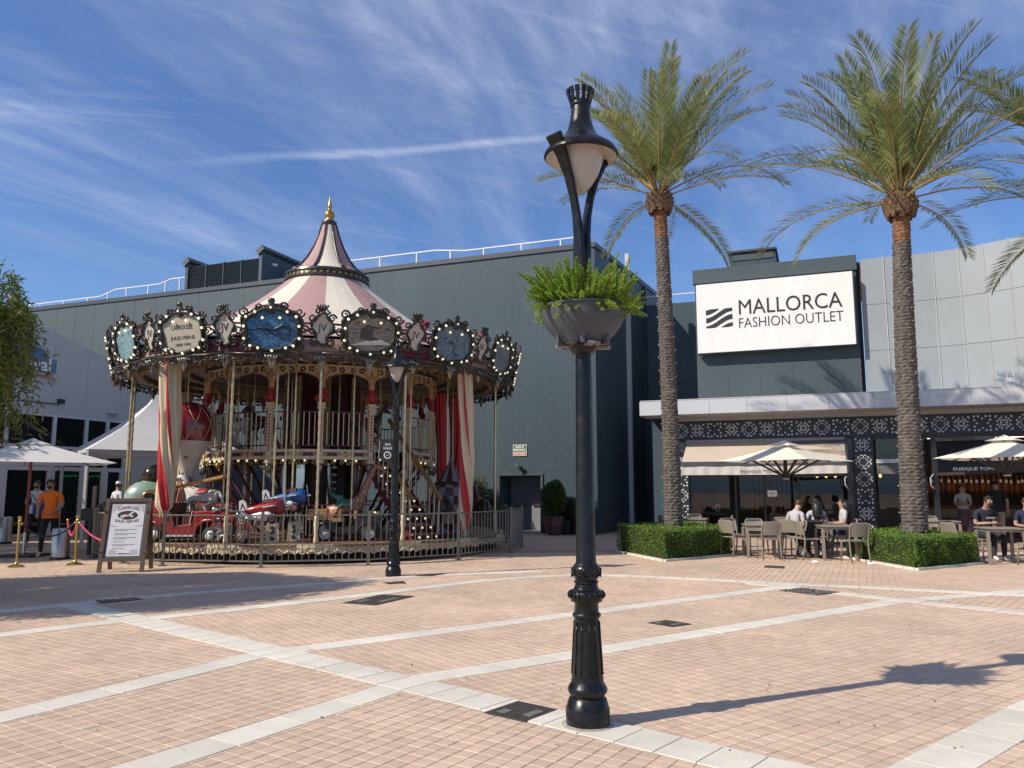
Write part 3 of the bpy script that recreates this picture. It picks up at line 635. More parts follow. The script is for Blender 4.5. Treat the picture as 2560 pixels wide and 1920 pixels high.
# interior shell
M_inw = mat('interior_brown', (0.17, 0.115, 0.08), 0.8, var=0.15, vscale=0.8); M_ind = mat('interior_dark', (0.035, 0.03, 0.028), 0.7); M_inb = mat('interior_beige', (0.26, 0.215, 0.17), 0.8); M_wood = mat('slat_wood', (0.33, 0.19, 0.09), 0.6, var=0.25, vscale=4)
m = MB(); m.box(2.7, 14.4, 5.4, 5.5, 0, 3.3); m.box(2.66, 2.76, 0.5, 5.4, 0, 3.3); m.box(14.3, 14.4, 0.4, 5.4, 0, 3.3); m.build('interior_wall', M_inw, rest)
m = MB(); m.box(2.76, 14.3, 0.3, 5.4, 3.2, 3.3); m.build('interior_ceiling', M_ind, rest)
m = MB(); m.box(2.76, 14.3, 0.16, 5.4, -0.005, 0.004); m.build('interior_floor', mat('brown_floor', (0.14, 0.1, 0.075), 0.5, var=0.2), rest)
m = MB(); m.box(3.6, 4.9, 3.3, 3.4, 0, 3.2); m.build('beige_partition', M_inb, rest)
for i in range(11):
    m = MB(); m.box(4.95 + i * 0.155, 5.01 + i * 0.155, 2.4, 2.5, 0, 3.15); m.build('partition_slat', M_wood, rest)
for q_ in ((3.3, 3.45, 1.9, 2.1, 0, 3.2), (5.7, 6.5, 4.6, 4.7, 0, 3.1), (7.0, 14.2, 5.2, 5.3, 0.0, 3.2)): m = MB(); m.box(*q_); m.build('dark_partition', M_ind, rest)
m = MB(); m.box(6.9, 9.8, 3.2, 3.8, 0.0, 1.05); m.box(6.85, 9.85, 3.1, 3.85, 1.05, 1.1); m.build('bar_counter', M_inb, rest)
for z in (1.7, 2.1, 2.5):
    m = MB(); m.box(6.9, 9.8, 4.9, 5.2, z, z + 0.03); sh = m.build('shelf', M_wood, rest)
    for i in range(16):
        m = MB(); h = rnd.uniform(0.16, 0.27); m.lathe([(0.035, 0), (0.035, h * 0.6), (0.012, h * 0.75), (0.012, h), (0, h)], 8); m.build('bottle', mat('bottle_%d' % (i % 4), [(0.05, 0.08, 0.03), (0.25, 0.2, 0.15), (0.3, 0.06, 0.03), (0.06, 0.08, 0.12)][i % 4], 0.2), sh, loc=(7.05 + i * 0.17, 5.05, z + 0.03))
m = MB(); m.box(10.4, 13.7, 2.9, 3.6, 0.0, 0.95); m.box(10.35, 13.75, 2.85, 3.65, 0.95, 1.0); m.build('shop_counter', mat('counter_red', (0.12, 0.03, 0.025), 0.5), rest)
m = MB(); m.box(10.4, 13.7, 2.86, 2.89, 0.62, 0.9); m.build('counter_panel', M_inb, rest)
# notice on the glass
m = MB(); m.box(5.64, 5.93, 0.085, 0.095, 1.30, 1.50); m.build('notice', M_swhite, rest)
m = MB(); m.prism([(5.68, 1.40), (5.785, 1.335), (5.89, 1.40), (5.785, 1.465)], 0.080, 0.0845); m.build('notice_print', mat('pale_print', (0.6, 0.55, 0.5), 0.6), rest)
# menu screen
m = MB(); m.box(3.75, 4.55, 3.2, 3.28, 2.55, 2.85); m.build('menu_board', M_ind, rest)
for i, x in enumerate((7.15, 7.75, 7.45, 9.2)):
    p = thing('pendant_bulb', ['warm glowing bulb hanging inside behind the glass, over the bar', 'warm glowing bulb inside beside the patterned pillar'][i == 3], 'lamp', bw(x, 3.0 + 0.15 * i, 2.0), TH, 'pendant bulbs over the bar' if i < 3 else None)
    m = MB(); m.ball((0, 0, 0), (0.05, 0.05, 0.07), 10, 7); m.build('bulb', mat('warm_bulb', (0.9, 0.6, 0.25), 0.3, emit=(1.0, 0.62, 0.22), estr=2.6), p, smooth=True)
    m = MB(); m.bar((0, 0, 0.06), (0, 0, 1.2), 0.012); m.build('cord', M_dark, p)
# hams hanging in the shop
M_ham = mat('cured_ham', (0.22, 0.075, 0.02), 0.35, var=0.4, vscale=8)
m = MB(); m.box(10.6, 13.6, 2.2, 2.3, 3.12, 3.19); m.build('strip_lamp', mat('warm_strip', (0.9, 0.7, 0.4), 0.4, emit=(1.0, 0.68, 0.36), estr=10.0), rest)
hp = MB(); hp.lathe([(0.0, -0.36), (0.05, -0.34), (0.085, -0.25), (0.095, -0.15), (0.07, -0.02), (0.035, 0.10), (0.022, 0.22), (0.025, 0.26), (0, 0.27)], 10, sy=0.7)
ham0 = None
for i in range(20):
    t = thing('hanging_ham', 'cured ham hanging in the row inside the shop', 'ham', bw(10.55 + i * 0.165, 2.95 + 0.1 * (i % 2), 1.72 + rnd.uniform(-0.03, 0.03)), TH + rnd.uniform(-0.4, 0.4), 'hams hanging in the shop')
    if ham0 is None: ham0 = hp.build('ham', M_ham, t, smooth=True)
    else: inst(ham0, t)
    m = MB(); m.bar((0, 0, 0.26), (0, 0, 1.2), 0.01); m.build('cord', M_dark, t)
    m = MB(); m.box(-0.035, 0.035, -0.10, -0.09, 0.02, 0.12); m.build('label_card', M_swhite, t)
# ---- block with the big outlet sign
sb = thing('sign_block', 'dark grey upper block carrying the big white outlet sign', 'building', bw(0, 0), TH)
m = MB(); m.box(3.55, 8.62, -0.05, 6.0, 4.36, 8.92); m.build('wall', M_clad2, sb)
for a in (4.55, 5.57, 6.6, 7.62):
    m = MB(); m.box(a - 0.004, a + 0.004, -0.0545, -0.05, 4.36, 6.0); m.build('panel_joint', M_cap, sb)
m = MB(); m.box(3.5, 8.66, -0.12, 0.1, 8.5, 8.98); m.build('parapet', M_clad2, sb)
m = MB(); m.box(4.72, 6.2, 0.3, 2.2, 8.92, 9.55); hv = m.build('roof_unit', M_clad, sb)
m = MB(); m.box(4.66, 6.26, 0.2, 2.3, 9.55, 9.62); m.build('unit_cap', M_cap, hv)
m = MB(); m.box(4.78, 6.14, 0.27, 0.30, 9.28, 9.50); m.build('unit_flap', M_clad2, hv)
m = MB(); m.box(8.63, 8.74, 0.15, 0.3, 4.36, 8.8); m.build('dark_joint', M_ind, sb)
m = MB(); m.box(0.55, 3.55, 6.0, 6.2, 0.0, 9.35); m.build('rear_wall', M_clad, sb)
m = MB(); m.bar((0.6, 6.1, 9.75), (3.5, 6.1, 9.75), 0.04); m.build('guard_rail', M_rail, sb)
sg = thing('outlet_sign', 'large white sign board with black outlet lettering and striped emblem', 'sign', bw(6.07, -0.40, 7.21), TH)
m = MB(); m.box(-2.43, 2.43, 0.0, 0.26, -1.17, 1.17); m.build('board', mat('sign_board_white', (0.76, 0.76, 0.75), 0.5, var=0.045, vscale=1.4, stretch=(2.5, 1, 0.35)), sg)
m = MB(); m.box(-2.46, 2.46, 0.03, 0.28, -1.20, -1.172); m.box(2.432, 2.47, 0.03, 0.30, -1.17, 1.17); m.build('board_frame', M_clad2, sg)
M_ink = mat('sign_ink', (0.02, 0.021, 0.026), 0.5)
def fittext(name, s, w, h, m, parent, loc, depth=0.006, offset=0.0, rot=(math.pi / 2, 0, 0)):
    o = text(name, s, 1.0, m, parent, loc, rot=rot, depth=depth, offset=offset); xs = [v.co.x for v in o.data.vertices]; ys = [v.co.y for v in o.data.vertices]
    kx, ky = w / (max(xs) - min(xs)), h / (max(ys) - min(ys)); cx, cy = (max(xs) + min(xs)) / 2, (max(ys) + min(ys)) / 2
    for v in o.data.vertices: v.co.x = (v.co.x - cx) * kx; v.co.y = (v.co.y - cy) * ky
    return o
fittext('lettering', 'MALLORCA', 3.16, 0.50, M_ink, sg, (0.52, -0.004, 0.29))
fittext('lettering', 'FASHION OUTLET', 3.18, 0.33, mat('sign_ink_soft', (0.035, 0.035, 0.05), 0.5), sg, (0.52, -0.004, -0.24), offset=-0.008)
# striped emblem: four slanting bands clipped to a square
def band(f0, f1):
    lo, hi = [], []
    for i in range(15):
        u = i / 14; x = -2.13 + 0.86 * u; s = (3 * u * u - 2 * u ** 3)
        a = max(-0.34, min(0.30, f0 + 0.36 * s)); b = max(-0.34, min(0.30, f1 + 0.36 * s))
        lo.append((x, a)); hi.append((x, b))
    k = [i for i in range(15) if hi[i][1] - lo[i][1] > 0.004]
    if len(k) < 2: return
    poly = [lo[i] for i in k] + [hi[i] for i in reversed(k)]
    m = MB(); m.prism(poly, -0.006, 0.0); m.build('emblem_stripe', M_ink, sg)
for f0, f1 in ((0.10, 0.27), (-0.17, 0.0), (-0.44, -0.27), (-0.68, -0.55)): band(f0, f1)
# ---- pale curved mesh front on the right
cf = thing('curved_mesh_front', 'pale grey curved facade of perforated metal panels', 'building', bw(0, 0), TH)
M_mesh = mat('perforated_panel', (0.28, 0.315, 0.34), 0.55, var=0.05, vscale=0.9, bump=0.1, bscale=200)
def ck(x): return 0.02 if x < 10.3 else 0.02 - 0.12 * (x - 10.3) ** 2
cx_ = [8.76, 9.44, 10.13, 10.83, 11.5, 12.12, 12.72, 13.3, 13.85, 14.4, 14.95]
rows = [4.38, 5.86, 7.34, 8.84]
for a, b in zip(cx_, cx_[1:]):
    for z0, z1 in zip(rows, rows[1:]):
        m = MB(); p = Vector((a, ck(a), 0)); q = Vector((b, ck(b), 0)); m.bar(p.lerp(q, 0.008) + Vector((0, 0, (z0 + z1) / 2)), p.lerp(q, 0.992) + Vector((0, 0, (z0 + z1) / 2)), 0.04, z1 - z0 - 0.012); m.build('mesh_panel', M_mesh, cf)
    m = MB(); m.bar((b, ck(b) - 0.03, 4.4), (b, ck(b) - 0.03, 8.86), 0.025, 0.02); m.build('joint_bar', M_lt, cf)
m = MB(); m.add([(x, ck(x) + 0.08, z) for z in (4.38, 8.78) for x in cx_], [(i, i + 1, i + 12, i + 11) for i in range(10)]); m.build('backing_wall', mat('mesh_backing', (0.12, 0.125, 0.13), 0.7), cf)
m = MB(); m.add([(x, ck(x) + 0.08, 8.78) for x in cx_] + [(14.95, 6, 8.78), (8.76, 6, 8.78)], [tuple(range(13))]); m.build('roof', M_cap, cf)
an = thing('wifi_antenna', 'small white antenna box standing on the canopy edge', 'antenna', bw(12.45, -0.95, 4.39), TH)
m = MB(); m.bar((0, 0, 0), (0, 0, 0.3), 0.02); m.build('mast', M_lt, an)
m = MB(); m.box(-0.12, 0.12, -0.04, 0.04, 0.18, 0.30); m.build('box', M_white, an)
for x in (-0.08, 0.08):
    m = MB(); m.bar((x, 0, 0.02), (x, 0, 0.17), 0.02); m.bar((x, 0, 0.30), (x, 0, 0.44), 0.02); m.build('aerial', M_white, an)
# ---- awnings
M_cream = mat('awning_cream', (0.62, 0.53, 0.44), 0.8, var=0.05, vscale=1.5, trans=0.25); M_val = mat('valance_white', (0.70, 0.67, 0.64), 0.8, var=0.05, trans=0.25); M_blk = mat('awning_black', (0.015, 0.016, 0.02), 0.7)
aw = thing('cream_awning', 'cream awning with white lettered valance over the restaurant window', 'awning', bw(5.5, 0, 0), TH)
m = MB(); n = 24
for i in range(n + 1):
    x = -2.36 + 4.86 * i / n
    for t in range(5):
        f = t / 4; m.v.append((x, -0.08 - 1.25 * f, 3.08 - 0.68 * f - 0.035 * math.sin(math.pi * f)))
m.f = [(i * 5 + t, i * 5 + t + 1, (i + 1) * 5 + t + 1, (i + 1) * 5 + t) for i in range(n) for t in range(4)]; m.mi = [0] * len(m.f); m.build('canopy_cloth', M_cream, aw, smooth=True)
m = MB(); m.box(-2.38, 2.52, -0.14, -0.035, 3.05, 3.16); m.build('cassette', mat('taupe', (0.3, 0.27, 0.25), 0.5), aw)
m = MB(); m.box(-2.38, 2.52, -1.38, -1.30, 2.28, 2.40); m.build('front_bar', mat('graphite_bar', (0.06, 0.07, 0.085), 0.4), aw)
m = MB(); n = 90; m.v = [(-2.38 + 4.9 * i / n, -1.345 + 0.02 * math.sin(i * 0.9) * (1 - z) + 0.008 * math.sin(i * 0.37), 2.28 - 0.30 * (1 - z) + 0.0) for i in range(n + 1) for z in (1, 0.5, 0)]
m.f = [(i * 3 + t, i * 3 + t + 1, i * 3 + t + 4, i * 3 + t + 3) for i in range(n) for t in (0, 1)]; m.mi = [0] * len(m.f); m.build('valance', M_val, aw, smooth=True)
fittext('lettering', 'ENRIQUE TOMÁS', 1.15, 0.105, mat('taupe_ink', (0.05, 0.045, 0.04), 0.6), aw, (0.02, -1.375, 2.10), depth=0.002)
for x in (-2.1, 2.25):
    m = MB(); m.tube([(x, -0.15, 2.92), (x - 0.25, -0.7, 2.58), (x, -1.3, 2.33)], 0.025, 6); m.build('folding_arm', M_dark, aw)
aw2 = thing('black_awning', 'black valance with white lettering over the ham shop opening', 'awning', bw(12, 0, 0), TH)
m = MB(); m.box(-1.72, 1.85, -1.05, -1.02, 2.0, 2.28); m.build('valance', M_blk, aw2)
m = MB(); m.add([(-1.72, -0.1, 3.05), (1.85, -0.1, 3.05), (1.85, -1.03, 2.28), (-1.72, -1.03, 2.28)], [(0, 1, 2, 3)]); m.build('canopy_cloth', M_blk, aw2)
fittext('lettering', 'ENRIQUE TOMÁS', 1.15, 0.125, M_swhite, aw2, (-0.60, -1.056, 2.12), depth=0.002)
m = MB(); m.tube([(-1.7, -0.1, 3.0), (-1.1, -0.6, 2.7), (-1.55, -1.0, 2.32)], 0.022, 6); m.build('folding_arm', M_dark, aw2)
# small retracted blind between pillar and palm
rb = thing('retracted_blind', 'grey retracted blind box beside the patterned pillar', 'blind', bw(9.5, -0.1, 2.45), TH)
m = MB(); m.box(-0.62, 0.62, -0.12, 0.0, -0.12, 0.0); m.build('cassette', M_lt, rb)
m = MB(); m.box(-0.62, 0.62, -0.06, -0.05, -0.45, -0.12); m.build('cloth', mat('grey_cloth', (0.12, 0.125, 0.13), 0.7), rb)
# ================================================================ lamp posts
def lamp_post(loc, rotz, label, s=1.0):
    t = thing('street_lamp', label, 'lamp', (loc[0], loc[1], 0), rotz)
    m = MB(); m.lathe([(0.146, 0.0), (0.146, 0.13), (0.14, 0.145), (0.125, 0.20), (0.112, 0.215)], 40); m.build('foot', M_black, t, smooth=True, auto=35)
    m = MB(); m.lathe([(0.108, 0.21), (0.115, 0.225), (0.132, 0.255), (0.134, 0.27), (0.126, 0.29), (0.11, 0.32), (0.107, 0.34), (0.105, 0.36), (0.083, 0.80), (0.083, 0.815)], 40); m.build('pedestal', M_black, t, smooth=True, auto=35)
    for k in range(6):
        a = k * math.pi / 3 + 0.12; lo, hi = 0.385, 0.775
        def P(da, z, dr=0.003): r_ = 0.105 - (z - 0.36) * 0.05 + dr; return (r_ * math.cos(a + da), r_ * math.sin(a + da), z)
        m = MB()
        for p, q in (((-0.24, lo), (-0.24, hi)), ((0.24, lo), (0.24, hi)), ((-0.24, lo), (0.24, lo)), ((-0.24, hi), (0.24, hi))):
            m.tube([P(p[0] + (q[0] - p[0]) * i / 4, p[1] + (q[1] - p[1]) * i / 4) for i in range(5)], 0.0036, 5)
        m.build('raised_panel', M_black, t, smooth=True)
    m = MB(); m.lathe([(0.083, 0.80), (0.094, 0.812), (0.097, 0.823), (0.094, 0.834), (0.083, 0.845), (0.081, 0.91), (0.09, 0.925), (0.108, 0.93), (0.109, 0.955), (0.118, 0.965), (0.12, 0.985), (0.108, 1.01), (0.086, 1.022), (0.077, 1.05), (0.076, 1.062), (0.083, 1.07), (0.083, 1.08), (0.074, 1.09), (0.078, 1.105), (0.094, 1.135), (0.1, 1.17), (0.09, 1.195), (0.082, 1.205), (0.074, 1.22)], 40); m.build('collar', M_black, t, smooth=True, auto=40)
    for k in range(20):
        a = 2 * math.pi * k / 20; c_, s_ = math.cos(a), math.sin(a); m = MB(); m.tube([(0.107 * c_, 0.107 * s_, 1.008), (0.121 * c_, 0.121 * s_, 0.99), (0.123 * c_, 0.123 * s_, 0.972), (0.111 * c_, 0.111 * s_, 0.956)], 0.008, 5); m.build('gadroon', M_black, t, smooth=True)
    for k in range(8):
        a = 2 * math.pi * k / 8; m = MB(); m.tube([((0.091 + 0.009 * math.sin(j * math.pi / 8)) * math.cos(a + 0.3 * math.cos(j * math.pi / 4)), (0.091 + 0.009 * math.sin(j * math.pi / 8)) * math.sin(a + 0.3 * math.cos(j * math.pi / 4)), 1.15 + 0.034 * math.sin(j * math.pi / 4)) for j in range(9)], 0.0065, 5); m.build('scroll', M_black, t, smooth=True)
    for o in [c for c in bpy.data.objects if c.parent == t]: o.scale = (1, 1, 0.86)
    m = MB(); m.lathe([(0.073, 1.04), (0.068, 1.07), (0.056, 2.50), (0.056, 3.02), (0.062, 3.03), (0.064, 3.2)], 32); m.build('shaft', M_black, t, smooth=True, auto=40)
    m = MB(); m.lathe([(0.06, 3.0), (0.07, 3.02), (0.07, 3.05), (0.06, 3.07)], 24); m.build('shaft_ring', M_black, t, smooth=True)
    for k, sgn in enumerate((-1, 1)):      # two curved arms that open into a V
        pts = [(sgn * x, 0, z) for x, z in ((0.028, 3.05), (0.03, 3.22), (0.036, 3.36), (0.055, 3.50), (0.088, 3.64), (0.135, 3.78), (0.198, 3.91), (0.285, 4.04))]; wd = [0.085, 0.085, 0.075, 0.066, 0.064, 0.072, 0.092, 0.125]; th = [0.055, 0.05, 0.04, 0.034, 0.032, 0.034, 0.04, 0.052]
        m = MB(); n = len(pts); vs = []; fs = []
        for i, p in enumerate(pts):
            a = Vector(pts[max(i - 1, 0)]); b = Vector(pts[min(i + 1, n - 1)]); d = (b - a).normalized(); nx = Vector((d.z, 0, -d.x))
            for u, v in ((-1, -1), (1, -1), (1, 1), (-1, 1)): vs.append(Vector(p) + nx * u * th[i] / 2 + Vector((0, 1, 0)) * v * wd[i] / 2)
        for i in range(n - 1):
            for j in range(4): fs.append((i * 4 + j, i * 4 + (j + 1) % 4, (i + 1) * 4 + (j + 1) % 4, (i + 1) * 4 + j))
        fs += [(3, 2, 1, 0), tuple(range((n - 1) * 4, n * 4))]; m.add(vs, fs); ao = m.build('arm', M_black, t)
        bv = ao.modifiers.new('b', 'BEVEL'); bv.width = 0.01; bv.segments = 2
    hz = 3.97
    m = MB(); m.lathe([(0.258, hz - 0.035), (0.272, hz - 0.02), (0.268, hz), (0.245, hz + 0.035), (0.185, hz + 0.078), (0.13, hz + 0.125), (0.098, hz + 0.185), (0.078, hz + 0.26), (0.068, hz + 0.33), (0.066, hz + 0.37), (0.0, hz + 0.372)], 48, cap=False); h = m.build('lamp_hood', M_black, t, smooth=True, auto=45)
    m = MB(); m.lathe([(0.257, hz - 0.034), (0.225, hz + 0.012), (0.16, hz + 0.035), (0.0, hz + 0.036)], 40, cap=False); m.build('reflector', mat('hood_lining', (0.66, 0.62, 0.57), 0.5), h, smooth=True)
    m = MB(); m.lathe([(0.062, hz + 0.35), (0.075, hz + 0.365), (0.075, hz + 0.39), (0.065, hz + 0.40)], 32); m.build('crown_ring', M_black, h, smooth=True)
    for k in range(12):
        a = 2 * math.pi * k / 12; M_ = Matrix.Rotation(a, 4, 'Z') @ Matrix.Translation((0.070, 0, hz + 0.385)) @ Matrix.Rotation(R(15), 4, 'Y'); m = MB(); m.box(-0.006, 0.006, -0.012, 0.012, 0.0, 0.07, M_); m.box(-0.007, 0.007, -0.018, 0.018, 0.07, 0.11, M_); m.build('crown_tooth', M_black, h)
    m = MB(); m.lathe([(0.0, hz - 0.30), (0.03, hz - 0.292), (0.08, hz - 0.235), (0.128, hz - 0.15), (0.158, hz - 0.06), (0.168, hz + 0.02)], 40, cap=False)
    m.build('globe', mat('frosted_globe', (0.62, 0.58, 0.53), 0.35, trans=0.35, coat=0.3), t, smooth=True)
    t.scale = (s, s, s)
    return t
L1 = gnd(1470, 1812); lampA = lamp_post(L1, R(42), 'black crowned street lamp with a grey fern planter around its shaft')
L2 = gnd(983, 1440); lampB = lamp_post(L2, R(-20), 'black crowned street lamp without planter in front of the carousel', 0.955)
# hanging basket planter round the first lamp
pz = 2.56
M_pot = mat('grey_planter', (0.062, 0.07, 0.08), 0.5, var=0.15, vscale=6, bump=0.05, bscale=30, dirt=0.1)
pl_ = thing('lamp_planter', 'grey bowl planter clamped round the tall street lamp', 'planter', (L1[0], L1[1], pz), 0); pl_.scale = (1, 1, 0.92)
m = MB(); m.lathe([(0.09, 0.0), (0.165, 0.0), (0.18, 0.035), (0.225, 0.08), (0.265, 0.14), (0.29, 0.20), (0.298, 0.26), (0.31, 0.265), (0.312, 0.282), (0.295, 0.284), (0.28, 0.25), (0.09, 0.24)], 48); m.build('bowl', M_pot, pl_, smooth=True, auto=35)
for k in range(6):
    a = k * math.pi / 3 + 0.4; M_ = Matrix.Rotation(a, 4, 'Z'); m = MB(); m.box(0.15, 0.205, -0.016, 0.016, -0.02, 0.085, M_); m.build('bracket', M_pot, pl_)
m = MB(); m.lathe([(0.062, -0.08), (0.072, -0.075), (0.11, -0.02), (0.18, -0.005), (0.18, 0.0), (0.062, 0.0)], 24); m.build('support_clamp', M_black, pl_, smooth=True, auto=30)
for k in range(4):
    a = k * math.pi / 2 + 0.2; M_ = Matrix.Rotation(a, 4, 'Z'); m = MB(); m.box(0.07, 0.195, -0.028, 0.028, -0.03, -0.006, M_); m.build('clamp_plate', mat('weathered_plate', (0.2, 0.18, 0.16), 0.7), pl_)
m = MB(); m.lathe([(0.0, 0.235), (0.285, 0.235), (0.0, 0.265)], 20); m.build('soil', mat('soil', (0.05, 0.035, 0.025), 0.95), pl_)
# foxtail fern
def plume(base, dirv, L_, droop, w, dens, rs):
    """needle clusters around a bent stem -> arrays of quads"""
    k = int(L_ * dens); t = np.sort(rs.uniform(0.02, 1, k)); d = np.array(dirv) / np.linalg.norm(dirv)
    c = np.array(base)[None] + d[None] * (t * L_)[:, None]; c[:, 2] -= droop * L_ * t ** 2
    tang = d[None].repeat(k, 0); tang[:, 2] -= 2 * droop * t; tang /= np.linalg.norm(tang, axis=1)[:, None]
    rd = rs.normal(size=(k, 3)); rd -= tang * (rd * tang).sum(1)[:, None]; rd /= np.linalg.norm(rd, axis=1)[:, None] + 1e-9
    ln = w * (1 - 0.75 * t ** 1.6) * rs.uniform(0.5, 1.1, k) * np.minimum(1, 0.35 + 4 * t)
    dirn = rd * 0.82 + tang * 0.55; tip = c + dirn * ln[:, None]; sd = np.cross(dirn, rs.normal(size=(k, 3))); sd /= np.linalg.norm(sd, axis=1)[:, None] + 1e-9
    hw_ = (0.0022 + 0.0018 * rs.rand(k))[:, None]
    md = c + dirn * (ln * 0.55)[:, None]
    return np.stack([c, md + sd * hw_, tip, md - sd * hw_], 1)
def leafmat(name, c1, c2, trans=0.35, rough=0.5, scale=1.5):
    return mat(name, c1, rough, col2=c2, vscale=scale, trans=trans, island=0.35, spec=0.3)
M_fern = leafmat('fern_green', (0.22, 0.34, 0.04), (0.36, 0.48, 0.09), 0.35, 0.6, 3.0)
rs = np.random.RandomState(5)
fern = thing('foxtail_fern', 'bright green foxtail fern overflowing the lamp planter', 'plant', (L1[0], L1[1], pz + 0.25), 0)
stems = []
for k in range(230):
    a = rs.uniform(0, 2 * math.pi); r0 = rs.uniform(0.06, 0.26); u = rs.rand()
    el = rs.uniform(0.75, 1.45) if u < 0.5 else (rs.uniform(0.2, 0.8) if u < 0.85 else rs.uniform(-0.3, 0.2)); L_ = rs.uniform(0.19, 0.35) * (1.28 if el > 0.8 else 0.8)
    stems.append(plume((r0 * math.cos(a), r0 * math.sin(a), 0.0), (math.cos(a) * math.cos(el), math.sin(a) * math.cos(el), math.sin(el)), L_, 0.30 * rs.rand() + 0.05, 0.042, 1500, rs))
for q in range(6):
    S = np.concatenate(stems[q::6]); n = len(S); o = npmesh('plume', S.reshape(-1, 3), np.arange(n * 4).reshape(n, 4), M_fern, fern); o['kind'] = 'stuff'
# ================================================================ carousel
CC = (-5.15, 21.3); CR = math.atan2(5.15, 21.3)
car = thing('carousel', 'ornate double deck carousel with pink and cream striped roof', 'carousel', (CC[0], CC[1], 0), CR)
def cp(r_, phi, z=0.0): a = R(phi); return Vector((r_ * math.sin(a), -r_ * math.cos(a), z))
def cw(r_, phi, z=0.0):
    p = cp(r_, phi, z); c, s = math.cos(CR), math.sin(CR); return (CC[0] + c * p.x - s * p.y, CC[1] + s * p.x + c * p.y, p.z)
def frameM(r_, phi, z): return Matrix.Translation(cp(r_, phi, z)) @ Matrix.Rotation(R(phi), 4, 'Z')   # local -y faces outwards
P0 = -0.8; BAYS = [P0 + 22.5 * k for k in range(-8, 8)]
M_pink = mat('canvas_pink', (0.36, 0.225, 0.215), 0.75, var=0.08, vscale=1.2, bump=0.03, bscale=8); M_crm = mat('canvas_cream', (0.60, 0.55, 0.455), 0.75, var=0.05, vscale=1.2, bump=0.03, bscale=8)
M_bronze = mat('dark_bronze', (0.045, 0.042, 0.036), 0.32, metal=0.35, var=0.5, vscale=25); M_silver = mat('antique_silver', (0.22, 0.21, 0.18), 0.35, metal=0.7, var=0.6, vscale=30)
M_maroon = mat('maroon', (0.10, 0.013, 0.018), 0.45, var=0.15); M_cred = mat('carousel_red', (0.33, 0.018, 0.028), 0.5); M_rose = mat('rose_cream', (0.28, 0.19, 0.15), 0.6, var=0.1)
M_ivory = mat('ivory', (0.54, 0.46, 0.31), 0.5, var=0.15, vscale=5); M_ornate = mat('ivory_gold', (0.50, 0.38, 0.20), 0.45, col2=(0.24, 0.15, 0.06), vscale=9, bump=0.4, bscale=25)
M_bulb = mat('carousel_bulb', (0.9, 0.85, 0.65), 0.25, emit=(1.0, 0.93, 0.62), estr=0.65)
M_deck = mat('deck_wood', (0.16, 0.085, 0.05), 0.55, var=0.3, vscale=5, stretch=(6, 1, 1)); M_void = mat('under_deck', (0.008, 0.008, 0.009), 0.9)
M_flesh = mat('statue_flesh', (0.45, 0.27, 0.15), 0.55, var=0.15, vscale=8)
def wedge(m, prof, a, b, n=4):
    k = len(prof); vs = []
    for i in range(n + 1):
        t = a + (b - a) * i / n
        vs += [cp(r_, t, z) for r_, z in prof]
    m.add(vs, [(i * k + j, (i + 1) * k + j, (i + 1) * k + j + 1, i * k + j + 1) for i in range(n) for j in range(k - 1)])
# roof canvas, spire, finial
rp = [(5.02, 4.78), (4.5, 4.96), (3.9, 5.22), (3.2, 5.58), (2.5, 6.0), (1.9, 6.42), (1.4, 6.82), (1.05, 7.14)]
for i, b in enumerate(BAYS):
    m = MB(); wedge(m, rp, b, b + 22.5, 3); m.build('roof_panel', M_crm if i % 2 == 0 else M_pink, car, smooth=False)
sp = [(1.04, 7.32), (0.80, 7.50), (0.60, 7.76), (0.43, 8.08), (0.30, 8.42), (0.20, 8.76)]
for k in range(8):
    a = P0 - 20 + 45 * k; m = MB(); wedge(m, sp, a, a + 45, 5); m.build('spire_panel', M_crm if k % 2 == 0 else M_pink, car, smooth=True)
    m = MB(); m.tube([cp(r_ + 0.005, a, z) for r_, z in sp], [0.055, 0.05, 0.045, 0.04, 0.034, 0.03], 8); m.build('spire_rib', M_bronze, car, smooth=True)
m = MB(); m.lathe([(1.02, 7.05), (1.14, 7.06), (1.17, 7.10), (1.14, 7.14), (1.12, 7.22), (1.16, 7.26), (1.14, 7.32), (1.04, 7.34)], 64); m.build('roof_collar', M_bronze, car, smooth=True, auto=40)
for k in range(44):
    m = MB(); m.box(-0.035, 0.035, -0.02, 0.01, -0.028, 0.028, frameM(1.13, k * 360 / 44, 7.18)); m.build('collar_block', M_gold, car)
m = MB(); m.lathe([(0.19, 8.70), (0.215, 8.74), (0.20, 8.80), (0.215, 8.84), (0.16, 8.88)], 24); m.build('finial_base', M_bronze, car, smooth=True)
m = MB(); m.lathe([(0.15, 8.86), (0.15, 8.90), (0.09, 8.93), (0.135, 8.99), (0.15, 9.06), (0.12, 9.13), (0.06, 9.19), (0.045, 9.23), (0.06, 9.26), (0.065, 9.30), (0.045, 9.34), (0.05, 9.37), (0.035, 9.41), (0.02, 9.50), (0.012, 9.60), (0.0, 9.61)], 20); m.build('finial', M_gold, car, smooth=True)
for o in [c for c in bpy.data.objects if c.parent == car and c.name.split('.')[0] in ('roof_panel', 'spire_panel', 'spire_rib', 'roof_collar', 'collar_block', 'finial_base', 'finial')]:
    o.scale = (1, 1, 1.035); o.location.z = 4.78 * (1 - 1.035)
